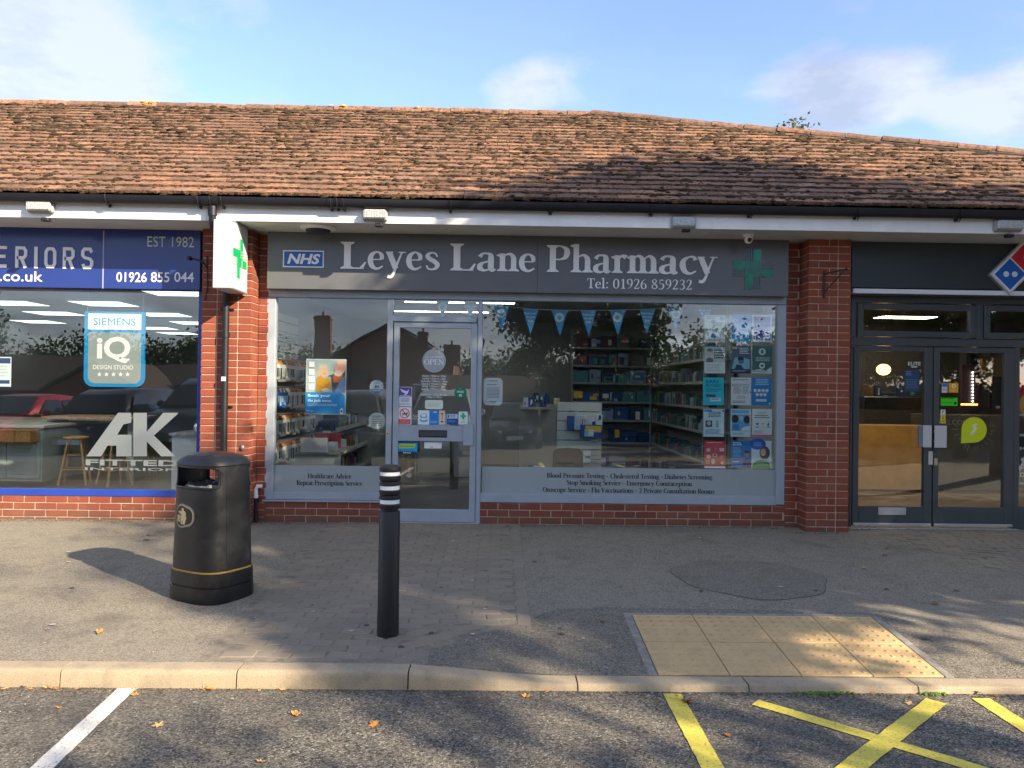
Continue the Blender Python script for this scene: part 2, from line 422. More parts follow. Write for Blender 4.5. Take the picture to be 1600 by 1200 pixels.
PAVE2 = mat_asphalt('darker_asphalt', (0.09, 0.079, 0.062), (0.28, 0.25, 0.195), (0.18, 0.16, 0.125), 0.5, 130)
ROAD = mat_asphalt('road_asphalt', (0.030, 0.028, 0.025), (0.25, 0.225, 0.18), (0.10, 0.093, 0.082), 0.6, 120, (0.5, 0.46, 0.38))
def mat_block():
    m, t, b = mnew('paving_block'); p = pos(t); r = rnd(t)
    c = mixc(t, r, (0.245, 0.205, 0.15), (0.30, 0.252, 0.187))
    c = mixc(t, noise(t, p, 260, 2, 0.6, 0.4, 0.65, 0, 0.5), c, (0.09, 0.083, 0.073))
    c = mixc(t, noise(t, p, 1.6, 6, 0.6, 0.45, 0.75, 0, 0.45), c, (0.2, 0.182, 0.15))
    t.links.new(c, b.inputs['Base Color']); b.inputs['Roughness'].default_value = 0.9
    bump(t, b, noise(t, p, 240, 4, 0.7), 0.5, 0.004); return m
BLOCK = mat_block()
def mat_kerb():
    m, t, b = mnew('kerb_concrete'); p = pos(t); r = rnd(t)
    c = mixc(t, r, (0.38, 0.305, 0.205), (0.46, 0.37, 0.245))
    c = mixc(t, noise(t, p, 190, 3, 0.7, 0.4, 0.65, 0, 0.55), c, (0.17, 0.15, 0.12))
    c = mixc(t, noise(t, p, 7, 7, 0.7, 0.5, 0.75, 0, 0.6), c, (0.15, 0.145, 0.10))
    t.links.new(c, b.inputs['Base Color']); b.inputs['Roughness'].default_value = 0.92
    bump(t, b, noise(t, p, 160, 5, 0.7), 0.6, 0.005); return m
KERB = mat_kerb()
def mat_paint(name, c, worn=(0.14, 0.13, 0.11), lo=0.545, hi=0.65):
    m, t, b = mnew(name); p = pos(t)
    cc = mixc(t, noise(t, p, 9, 6, 0.7, 0.35, 0.7), tuple(x*0.82 for x in c), c)
    cc = mixc(t, noise(t, p, 75, 6, 0.75, lo, hi), cc, worn)
    cc = mixc(t, noise(t, p, 3.5, 6, 0.7, 0.55, 0.8, 0, 0.45), cc, tuple(x*0.5+0.05 for x in c))
    t.links.new(cc, b.inputs['Base Color']); b.inputs['Roughness'].default_value = 0.75
    bump(t, b, noise(t, p, 170, 4, 0.7), 0.5, 0.004); return m
YELLOW = mat_paint('yellow_road_paint', (0.74, 0.62, 0.09))
WHITEP = mat_paint('white_road_paint', (0.72, 0.70, 0.64))
BUFF = mat_paint('buff_tactile_concrete', (0.61, 0.42, 0.20), (0.35, 0.27, 0.15), 0.52, 0.85)
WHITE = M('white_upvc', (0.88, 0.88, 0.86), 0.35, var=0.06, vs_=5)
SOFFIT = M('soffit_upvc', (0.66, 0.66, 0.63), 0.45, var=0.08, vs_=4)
BLACKP = M('black_pvc', (0.006, 0.007, 0.012), 0.5, var=0.3, vs_=9)
SIGNG = M('grey_sign_panel', (0.112, 0.117, 0.124), 0.33, var=0.05, vs_=2)
FRAMEG = M('grey_powder_coat', (0.33, 0.38, 0.43), 0.34, var=0.07, vs_=6)
LETTER = M('brushed_letter', (0.86, 0.86, 0.84), 0.42, metal=0.0, var=0.05, vs_=3)
BLUE = M('blue_sign_panel', (0.018, 0.040, 0.215), 0.16, var=0.04, vs_=2)
BLUEF = M('blue_frame', (0.020, 0.055, 0.33), 0.3, var=0.08, vs_=8)
DARKG = M('dark_green_grey_coat', (0.060, 0.072, 0.080), 0.28, var=0.08, vs_=5)
DARKS = M('dark_sign_panel', (0.035, 0.045, 0.052), 0.35, var=0.06, vs_=2)
SILVER = M('brushed_aluminium', (0.62, 0.63, 0.65), 0.35, metal=0.7, var=0.06, vs_=30)
DARK = M('dark_rubber', (0.015, 0.015, 0.017), 0.6)
GREEN = M('pharmacy_green', (0.0, 0.36, 0.14), 0.3)
DGREEN = M('mirror_green', (0.003, 0.075, 0.042), 0.12, metal=0.5, var=0.45, vs_=14)
W_ = P(236, 240, 240); GREYT = P(196, 204, 204)
# ------------------------------------------------------------------ ground
ROADZ, KY = -0.195, 4.17                      # road level at the kerb, front face of the kerb
KB = KY + 0.125
def sstep(a, b, x):
    t = max(0.0, min(1.0, (x-a)/(b-a))); return t
def pave_z(x, y):
    z = -0.105*(8.2-y)/(8.2-KB) if y < 8.2 else 0.0
    f = sstep(-0.58, 0.36, x)
    f = f*f*(3-2*f)
    r = sstep(5.12, KB, y)                    # dropped kerb ramp
    z -= 0.058*f*r
    return z
def kerb_top(x):
    return pave_z(x, KB)
def road_z(x, y):
    return ROADZ - 0.03*max(0.0, min(30, 0.5-y)) - (0.0 if y > -30 else 0.0)
def sheet(name, xs, ys, zf, m, kind='structure', parent=None, dz=0.0):
    v = [(x, y, zf(x, y)+dz) for y in ys for x in xs]; n = len(xs); f = []
    for j in range(len(ys)-1):
        for i in range(n-1): f.append((j*n+i, j*n+i+1, (j+1)*n+i+1, (j+1)*n+i))
    b = MB(); b.add(v, f, m); return b.build(name, parent, kind=kind)
def fr(a, b, st):
    n = max(1, int(round((b-a)/st))); return [a+(b-a)*i/n for i in range(n+1)]
GR = M('rough_grass_ground', (0.06, 0.075, 0.03), 0.95, var=0.5, vs_=1.5)
sheet('ground', [-500, -60, 60, 500], [-500, -60, 60, 500], lambda x, y: -1.35, GR)
sheet('road', fr(-60, 60, 4), [-60, -30, -20, -10, -5, 0, 0.5, 2, KY], road_z, ROAD)
sheet('pavement', fr(-26, -1, 5)+fr(-0.8, 0.6, 0.1)+fr(1, 26, 2.5), fr(KB, 5.4, 0.1)+fr(5.7, 8.9, 0.8), pave_z, PAVE)
b = MB()                                     # bedding under the kerb and pavement edge
b.box(-26, 26, KY+0.02, KB+0.3, -0.6, -0.21, MORTAR); b.build('kerb_bed', kind='structure')
# darker relaid strip round the dropped kerb, and a round patch of newer tarmac
def patch(name, poly, dz, m, zf=pave_z):
    bm = bmesh.new(); vv = [bm.verts.new((x, y, 0)) for x, y in poly]; bm.faces.new(vv)
    bmesh.ops.triangulate(bm, faces=bm.faces[:])
    for _ in range(3): bmesh.ops.subdivide_edges(bm, edges=[e for e in bm.edges if e.calc_length() > 0.3], cuts=1, use_grid_fill=True)
    for q in bm.verts: q.co.z = zf(q.co.x, q.co.y)+dz
    bmesh.ops.recalc_face_normals(bm, faces=bm.faces[:])
    me = bpy.data.meshes.new(name); bm.to_mesh(me); bm.free()
    for pl in me.polygons:
        if pl.normal.z < 0: pl.flip()
    me.materials.append(m); return link(name, me, kind='structure')
def G(px, py, z=None):
    z0 = -0.08 if z is None else z
    p = gnd(px, py, z0)
    if z is None:
        for _ in range(4): p = gnd(px, py, pave_z(p.x, p.y))
    return (p.x, p.y)
rel = [G(673, 1019), G(738, 996), G(815, 975), G(870, 952), G(960, 950), G(1150, 953), G(1380, 960), G(1470, 985), G(1600, 1000), (5.4, 5.0), (5.4, KB+0.002)]
n_ = 22
x0_ = rel[0][0]
rel += [(5.4-(5.4-x0_)*i/n_, KB+0.002) for i in range(1, n_+1)]
patch('tarmac_strip', rel, 0.004, PAVE2)
cpt = gnd(1172, 898, -0.03)
pp = []
for i in range(40):
    a = 2*PI*i/40; q = 1+0.04*math.sin(3*a)+0.03*math.sin(7*a+1); pp.append((cpt.x+0.60*q*math.cos(a), cpt.y+0.56*q*math.sin(a)))
patch('round_tarmac_patch', pp, 0.003, mat_asphalt('patch_asphalt', (0.10, 0.089, 0.07), (0.30, 0.268, 0.21), (0.205, 0.184, 0.146), 0.3, 150))
pp = []
for i in range(40):
    a = 2*PI*i/40; q = 1+0.02*math.sin(5*a); q2 = 1+0.04*math.sin(3*a)+0.03*math.sin(7*a+1); pp.append((cpt.x+0.606*q2*math.cos(a), cpt.y+0.568*q2*math.sin(a)))
patch('patch_seam', pp, 0.0015, M('old_bitumen', (0.085, 0.078, 0.068), 0.9, var=0.3, vs_=20))

# kerb stones, each one its own stone
kerb = thing('kerb', 'pale concrete kerb stones running along the edge of the car park', None, (0, KY, ROADZ)); del kerb['label']; kerb['kind'] = 'structure'
kx = [gnd(px, 1060, -0.14).x for px in (-170, 90, 369, 638, 902, 1166, 1425)]
d_ = 0.93
while kx[0] > -12: kx.insert(0, kx[0]-d_)
while kx[-1] < 12: kx.append(kx[-1]+d_)
for i in range(len(kx)-1):
    a, c_ = kx[i]+0.004, kx[i+1]-0.004
    n = 8; prof = []
    v = []; f = []
    for k in range(n+1):
        x = a+(c_-a)*k/n; zt = kerb_top(x)+0.004; jt = R.uniform(-.0012, .0012)
        rr = 0.022 if zt > -0.15 else 0.012
        ring = [(KB, -0.35), (KB, zt), (KY+rr+0.012, zt+jt), (KY+rr*0.6, zt-rr*0.15+jt), (KY+rr*0.2, zt-rr*0.55), (KY+jt, zt-rr-0.008), (KY-0.006, ROADZ+0.01), (KY-0.006, -0.35)]
        v += [(x, y, z) for y, z in ring]
    L = 8
    for k in range(n):
        for q in range(L): f.append((k*L+q, k*L+(q+1) % L, (k+1)*L+(q+1) % L, (k+1)*L+q))
    f.append(tuple(range(L-1, -1, -1))); f.append(tuple(n*L+q for q in range(L)))
    mb = MB(); mb.add(v, f, KERB, True); mb.build('kerb_stone', kerb, sharp=50)

# block paving: nearest 300 blocks singly, the rest joined
bm_ = []
for q in range(5):
    e = R.uniform(0, .002)
    v, f = chbox(-0.0965, 0.0965, -0.0465, 0.0465, -0.03, 0.0, 0.004+e)
    me = bpy.data.meshes.new('paving_block'); me.from_pydata(v, [], f); me.materials.append(BLOCK); bm_.append(me)
hb, hf = chbox(-0.0965, 0.0965, -0.0465, 0.0465, -0.03, 0.0, 0.004)
paving = thing('block_paving', None, None, (-0.9, 6.2, -0.03)); paving['kind'] = 'structure'
blocks = []
xr = at(797, 822, 8.16).x                    # right edge of the strip, left edge at the wall
xl = at(520, 816, 8.16).x
y = 8.12; row = 0
while y > KB+0.06:
    off = 0.1*(row % 2)
    x = xr-0.1-off
    while x > xl-0.35:
        ok = x-0.1 > xl+(8.16-y)*0.06-0.1
        # cut by the relaid strip's diagonal near the kerb
        q1, q2 = G(673, 1019), G(820, 973)
        if y < q2[1]+0.02:
            if y > q1[1]: lim = q1[0]+(q2[0]-q1[0])*(y-q1[1])/(q2[1]-q1[1])
            else: lim = q1[0]
            if x > lim-0.08: ok = False
        if ok: blocks.append((x, y, 0))
        x -= 0.2
    y -= 0.1; row += 1
y = 8.12
while y > KB:                                # header course down the right edge
    q2 = G(815, 975)
    if y > q2[1]+0.1: blocks.append((xr+0.05, y-0.05, PI/2))
    y -= 0.2
blocks.sort(key=lambda p: p[1])
bxs = [b_[0] for b_ in blocks]
q1, q2 = G(676, 1017), G(815, 975)
patch('block_bedding', [(xl-.05, 8.15), (xr+.1, 8.15), (xr+.1, q2[1]+.12), (q2[0], q2[1]), (q1[0], q1[1]), (q1[0]-.1, KB+.03), (min(bxs)+.0, KB+.03)], .0013, M('jointing_sand', (.20, .172, .13), .95, var=.35, vs_=14))
far = MB()
def blockT(x, y, rz):
    e = 0.05
    sx = (pave_z(x+e, y)-pave_z(x-e, y))/(2*e); sy = (pave_z(x, y+e)-pave_z(x, y-e))/(2*e)
    n = Vector((-sx+R.uniform(-.006, .006), -sy+R.uniform(-.006, .006), 1)).normalized()
    return Matrix.Translation((x, y, pave_z(x, y)+0.0052+R.uniform(-.0006, .0006))) @ n.to_track_quat('Z', 'Y').to_matrix().to_4x4() @ Matrix.Rotation(rz+R.uniform(-.008, .008), 4, 'Z')
for i, (x, y, rz) in enumerate(blocks):
    T = blockT(x, y, rz)
    if i < 298:
        o = bpy.data.objects.new('paving_block', R.choice(bm_)); C.objects.link(o); o.parent = paving
        T2 = Matrix.Translation(-paving.location) @ T; o.matrix_local = T2
    else: far.add([T @ Vector(p) for p in hb], hf, BLOCK)
# second area, in front of the pizza shop, laid on the skew
yy = 8.0
xa = at(1335, 830, 8.1).x
for j in range(26):
    for i in range(26):
        a = rad(-16); u = i*0.2+0.1*(j % 2); vv = -j*0.1
        x = xa-0.2+u*math.cos(a)-vv*math.sin(a); y = 8.75+u*math.sin(a)+vv*math.cos(a)
        if 5.95 < y < 8.13 and x < 8 and x > xa+0.03+(8.15-y)*0.28 and y > 6.1+0.0*(x): far.add([blockT(x, y, a) @ Vector(p) for p in hb], hf, BLOCK)
fo = far.build('paving_blocks', paving, kind='stuff')

# tactile paving: eight blister slabs with an edging
tact = thing('tactile_paving', None, None, (1.6, 4.7, -0.12)); tact['kind'] = 'structure'
pf0, pf1, pb0, pb1 = gnd(1027, 1056, -.155), gnd(1479, 1064, -.155), gnd(989, 963, -.085), gnd(1367, 967, -.085)
TX0, TX1 = (pf0.x+pb0.x)/2, (pf1.x+pb1.x)/2; TY0, TY1 = KB+0.004, (pb0.y+pb1.y)/2
nx, ny = 4, 2; dx, dy = (TX1-TX0)/nx, (TY1-TY0)/ny
for j in range(ny):
    for i in range(nx):
        mb = MB(); x0, x1 = TX0+i*dx+.003, TX0+(i+1)*dx-.003; y0, y1 = TY0+j*dy+.006, TY0+(j+1)*dy-.006
        tilt = R.uniform(-.0015, .0015)
        def tz(x, y): return pave_z(x, y)+0.012+tilt*(x-x0)*2
        v, f = chbox(x0, x1, y0, y1, -0.03, 0.0, 0.003)
        mb.add([(p[0], p[1], p[2]+tz(p[0], p[1])) for p in v], f, BUFF)
        for q in range(6):
            for k in range(6):
                cx_, cy_ = x0+(x1-x0)*(q+.5)/6, y0+(y1-y0)*(k+.5)/6; z = tz(cx_, cy_); vv = []
                for rr, hh in ((.0135, -.001), (.0115, .0034), (.0075, .005)):
                    for a in range(10): vv.append((cx_+rr*math.cos(a*PI/5), cy_+rr*math.sin(a*PI/5), z+hh))
                ff = [(l*10+a, l*10+(a+1) % 10, (l+1)*10+(a+1) % 10, (l+1)*10+a) for l in range(2) for a in range(10)]+[tuple(20+a for a in range(10))]
                mb.add(vv, ff, BUFF, True)
        mb.build('tactile_slab', tact)
EDG = M('concrete_edging', (0.24, 0.22, 0.19), 0.9, var=0.3, vs_=20, bmp=0.4, bs=150)
def edging(x0, x1, y0, y1):
    mb = MB(); n = 4
    v, f = chbox(x0, x1, y0, y1, -0.03, 0, 0.003)
    mb.add([(p[0], p[1], p[2]+pave_z(p[0], p[1])+0.009) for p in v], f, EDG); mb.build('edging_strip', tact)
for k in range(2):
    edging(TX0-.055, TX0-.004, TY0+dy*k+.002, TY0+dy*(k+1)-.002); edging(TX1+.004, TX1+.055, TY0+dy*k+.002, TY0+dy*(k+1)-.002)
for k in range(3):
    edging(TX0-.055+(TX1-TX0+.11)/3*k+.002, TX0-.055+(TX1-TX0+.11)/3*(k+1)-.002, TY1+.004, TY1+.05)

# painted markings on the road
def stripe(p0, p1, wd, m, name='road_marking', dz=0.004, ja=.0022):
    p0, p1 = Vector(p0), Vector(p1); d = (p1-p0).normalized(); q = Vector((-d.y, d.x)); n = max(2, int((p1-p0).length/0.05))
    v = []; f = []
    for i in range(n+1):
        c = p0+(p1-p0)*i/n
        a, c2 = c+q*(wd/2+R.uniform(-ja, ja)), c-q*(wd/2+R.uniform(-ja, ja))
        v += [(a.x, a.y, road_z(a.x, a.y)+dz), (c2.x, c2.y, road_z(c2.x, c2.y)+dz)]
        if i: f.append((2*i-2, 2*i-1, 2*i+1, 2*i) if True else ())
    f = [t[::-1] for t in f]
    mb = MB(); mb.add(v, f, m); o = mb.build(name, kind='structure')
    for pl in o.data.polygons:
        if pl.normal.z < 0: pl.flip()
    return o
g = lambda x, y: (gnd(x, y, ROADZ).x, gnd(x, y, ROADZ).y)
a, c_ = g(199, 1076), g(66, 1200)
stripe(a, (a[0]+(c_[0]-a[0])*4, a[1]+(c_[1]-a[1])*4), 0.098, WHITEP)
a, c_ = g(1050, 1085), g(1107, 1200); stripe(a, (c_[0], -0.9), 0.10, YELLOW)
a2 = g(1532, 1092); stripe(a2, (a2[0], -0.9), 0.10, YELLOW)
p0 = g(1180, 1098); p1 = g(1520, 1200); d = Vector(p1)-Vector(p0); stripe(p0, tuple(Vector(p0)+d*1.35), 0.085, YELLOW, dz=.0045)
p2 = g(1463, 1097); p3 = g(1332, 1200); d = Vector(p3)-Vector(p2); stripe(p2, tuple(Vector(p2)+d*1.5), 0.10, YELLOW, dz=.0065)

# fallen leaves, each a thing
LM = [M('dry_leaf_orange', (0.50, 0.22, 0.05), 0.8, var=0.35, vs_=60), M('dry_leaf_brown', (0.27, 0.125, 0.045), 0.85, var=0.35, vs_=60), M('dry_leaf_tan', (0.48, 0.31, 0.13), 0.85, var=0.3, vs_=60)]
def leaf_mesh(m, seed):
    r = random.Random(seed); pts = []
    n = 22
    for i in range(n):
        t = 2*PI*i/n; rr = 0.5*(0.72+0.28*math.cos(5*t+r.uniform(-.3, .3)))*(1+r.uniform(-.12, .12))
        pts.append((rr*math.cos(t)*1.25, rr*math.sin(t)))
    cu = r.uniform(.15, .6); cv = r.uniform(-.4, .4)
    zf = lambda x, y: 0.10+abs(cu)*(x*x+0.6*y*y)+cv*x*y+0.08*math.sin(9*x+3*y)
    v = [(0, 0, zf(0, 0))]+[(x*.55, y*.55, zf(x*.55, y*.55)) for x, y in pts]+[(x, y, zf(x, y)) for x, y in pts]
    f = [(0, 1+i, 1+(i+1) % n) for i in range(n)]+[(1+i, 1+n+i, 1+n+(i+1) % n, 1+(i+1) % n) for i in range(n)]
    b = len(v); v += [(-.6, .02, .1), (-.6, -.02, .1), (-1.0, .0, .16)]; f.append((b, b+1, b+2))
    me = bpy.data.meshes.new('fallen_leaf'); me.from_pydata(v, [], f); me.materials.append(m); return me
LMesh = [[leaf_mesh(m, 10*i+k) for k in range(4)] for i, m in enumerate(LM)]
def leaf(px, py, size, label, group=None, c=None, road=True):
    if road: p = gnd(px, py, ROADZ)
    else:
        q = G(px, py); p = Vector((q[0], q[1], pave_z(*q)+.004))
    o = bpy.data.objects.new('fallen_leaf', R.choice(LMesh[R.randrange(3) if c is None else c])); C.objects.link(o)
    o.location = (p.x, p.y, p.z+.003); o.scale = (size, size, size*R.uniform(.5, 1.0)); o.rotation_euler = (R.uniform(-.25, .25), R.uniform(-.25, .25), R.uniform(0, 6.28))
    props(o, label, 'leaf', group, None)
GL = 'dry leaves gathered against the kerb'
for px in (-40, 6, 38, 52, 70, 74, 92, 120, 165, 210, 318, 330, 395, 408, 425, 436, 440, 448, 520, 560, 592, 598, 660, 783, 820, 852, 1010, 1060, 1302, 1360, 1430, 1560, 1574):
    leaf(px+R.uniform(-5, 5), (1076 if px < 640 else 1084)+R.uniform(-3, 6), R.uniform(.022, .05), 'small dry brown or orange leaf lying in the gutter line against the kerb', GL)
for px, py, s_, lb, c_ in ((584, 1134, .068, 'orange brown oak leaf on the dark tarmac below the striped bollard', 0), (462, 1118, .055, 'upright curled orange leaf on the tarmac between white line and bollard', 0),
        (1073, 1098, .075, 'reddish brown star shaped leaf lying on the yellow line beside the tactile slabs', 1), (1136, 1150, .045, 'small brown leaf on tarmac between the upright yellow line and yellow cross', 1),
        (1420, 1100, .05, 'pale brown leaf on the road above the arm of the yellow cross', 2), (1524, 1083, .07, 'large crumpled brown leaf by the kerb above the right hand yellow line', 1),
        (247, 1134, .05, 'thin dry twig like leaf on the tarmac right of the white line', 2), (210, 1086, .04, 'orange leaf touching the top of the white parking line', 0),
        (93, 1107, .035, 'small red brown leaf on the tarmac left of the white line', 0), (407, 1192, .04, 'tan leaf at the very bottom of the tarmac below the curled leaf', 2), (328, 1077, .065, 'yellow orange leaf at the kerb foot below the second kerb joint', 0),
        (155, 1068, .06, 'orange leaf leaning on the kerb face above the white line', 0)):
    leaf(px, py, s_, lb, None, c_)
for px, py, s_, lb, c_ in ((155, 990, .06, 'orange leaf on sunlit pavement in front and left of the litter bin', 0), (232, 837, .05, 'brown leaf on pavement near the blue framed window wall', 1), (1382, 869, .06, 'brown leaf on pavement in front of the grey double doors', 0),
        (1461, 944, .055, 'brown leaf on pavement behind the right end of the tactile slabs', 1), (1350, 889, .045, 'tan leaf on pavement between double doors and tactile slabs', 2), (941, 973, .04, 'small brown leaf on pavement left of the tactile slabs', 1), (1384, 858, .05, 'dark curled leaf close to the double doors step', 1)):
    leaf(px, py, s_, lb, None, c_, False)
for k in range(16):
    leaf(R.uniform(20, 1560), R.uniform(840, 1010), R.uniform(.012, .022), 'tiny brown leaf crumb on the pavement', 'leaf crumbs on the pavement', None, False)
# pale gum spots and grit flecks on the pavement: joined, too many to count
mb = MB()
GUM = M('pale_grit', (0.42, 0.40, 0.36), 0.9)
for k in range(260):
    x, y = R.uniform(-4.5, 4.8), R.uniform(KB+.02, 8.0); r_ = R.choice((.003, .004, .006, .008)); z = pave_z(x, y)+.0085; n = 7
    mb.add([(x+r_*R.uniform(.6, 1.2)*math.cos(2*PI*i/n), y+r_*R.uniform(.6, 1.2)*math.sin(2*PI*i/n), z) for i in range(n)]+[(x, y, z+.002)], [(i, (i+1) % n, n) for i in range(n)], GUM)
for k in range(300):
    x, y = R.uniform(-3.2, 3.2), R.uniform(2.6, KY-.02); r_ = R.choice((.002, .003, .005)); z = road_z(x, y)+.002; n = 6
    mb.add([(x+r_*R.uniform(.6, 1.2)*math.cos(2*PI*i/n), y+r_*R.uniform(.6, 1.2)*math.sin(2*PI*i/n), z) for i in range(n)]+[(x, y, z+.003)], [(i, (i+1) % n, n) for i in range(n)], GUM)
DIRT = M('wall_foot_dirt', (.075, .065, .045), 1.0, var=.5, vs_=30)
for k in range(2600):                        # dirt gathered along the wall foot and kerb
    x = R.uniform(-5.4, 5.6); y = (8.13-abs(R.gauss(0, .045))) if R.random() < .5 else (KY-.012-abs(R.gauss(0, .03))); r_ = R.choice((.003, .004, .006, .009))
    if y > 7 and (abs(x+2.95) < .32 or 3.0 < x < 3.55): y -= .24
    z = (pave_z(x, y)+.001) if y > 7 else (road_z(x, y)+.001); n = 5
    mb.add([(x+r_*R.uniform(.6, 1.5)*math.cos(2*PI*i/n), y+r_*R.uniform(.5, 1.0)*math.sin(2*PI*i/n), z) for i in range(n)]+[(x, y, z+.005)], [(i, (i+1) % n, n) for i in range(n)], DIRT)
for k in range(46):                          # flattened gum
    x, y = R.uniform(-3.8, 4.8), R.uniform(KB+.1, 7.8); r_ = R.uniform(.012, .022); z = pave_z(x, y)+.0095; n = 9; m_ = M('old_gum', (.075, .07, .06), .8) if R.random() < .6 else GUM
    mb.add([(x+r_*R.uniform(.8, 1.1)*math.cos(2*PI*i/n), y+r_*R.uniform(.8, 1.1)*math.sin(2*PI*i/n), z) for i in range(n)], [tuple(range(n))], m_)
mb.build('grit', kind='stuff', label='pale grit and gum spots scattered over pavement and tarmac', cat='grit')
mb = MB()                                   # moss and weeds at the kerb foot
WEED = M('kerb_moss', (0.10, 0.17, 0.02), 0.95, var=0.4, vs_=40, rv=.4)
for cx_, n, wd in ((1280, 150, .11), (1452, 70, .05)):
    p = gnd(cx_, 1081, ROADZ)
    for k in range(n):
        x = p.x+R.gauss(0, wd/1.6); y = KY-.008-abs(R.gauss(0, .012)); s_ = R.uniform(.004, .011)
        mb.sphere((x, y, ROADZ+s_*.4), s_, WEED, 6, 4, (1, 1, .8))
mb.build('kerb_moss', kind='stuff', label='bright green moss tufts growing at the foot of the kerb', cat='moss')
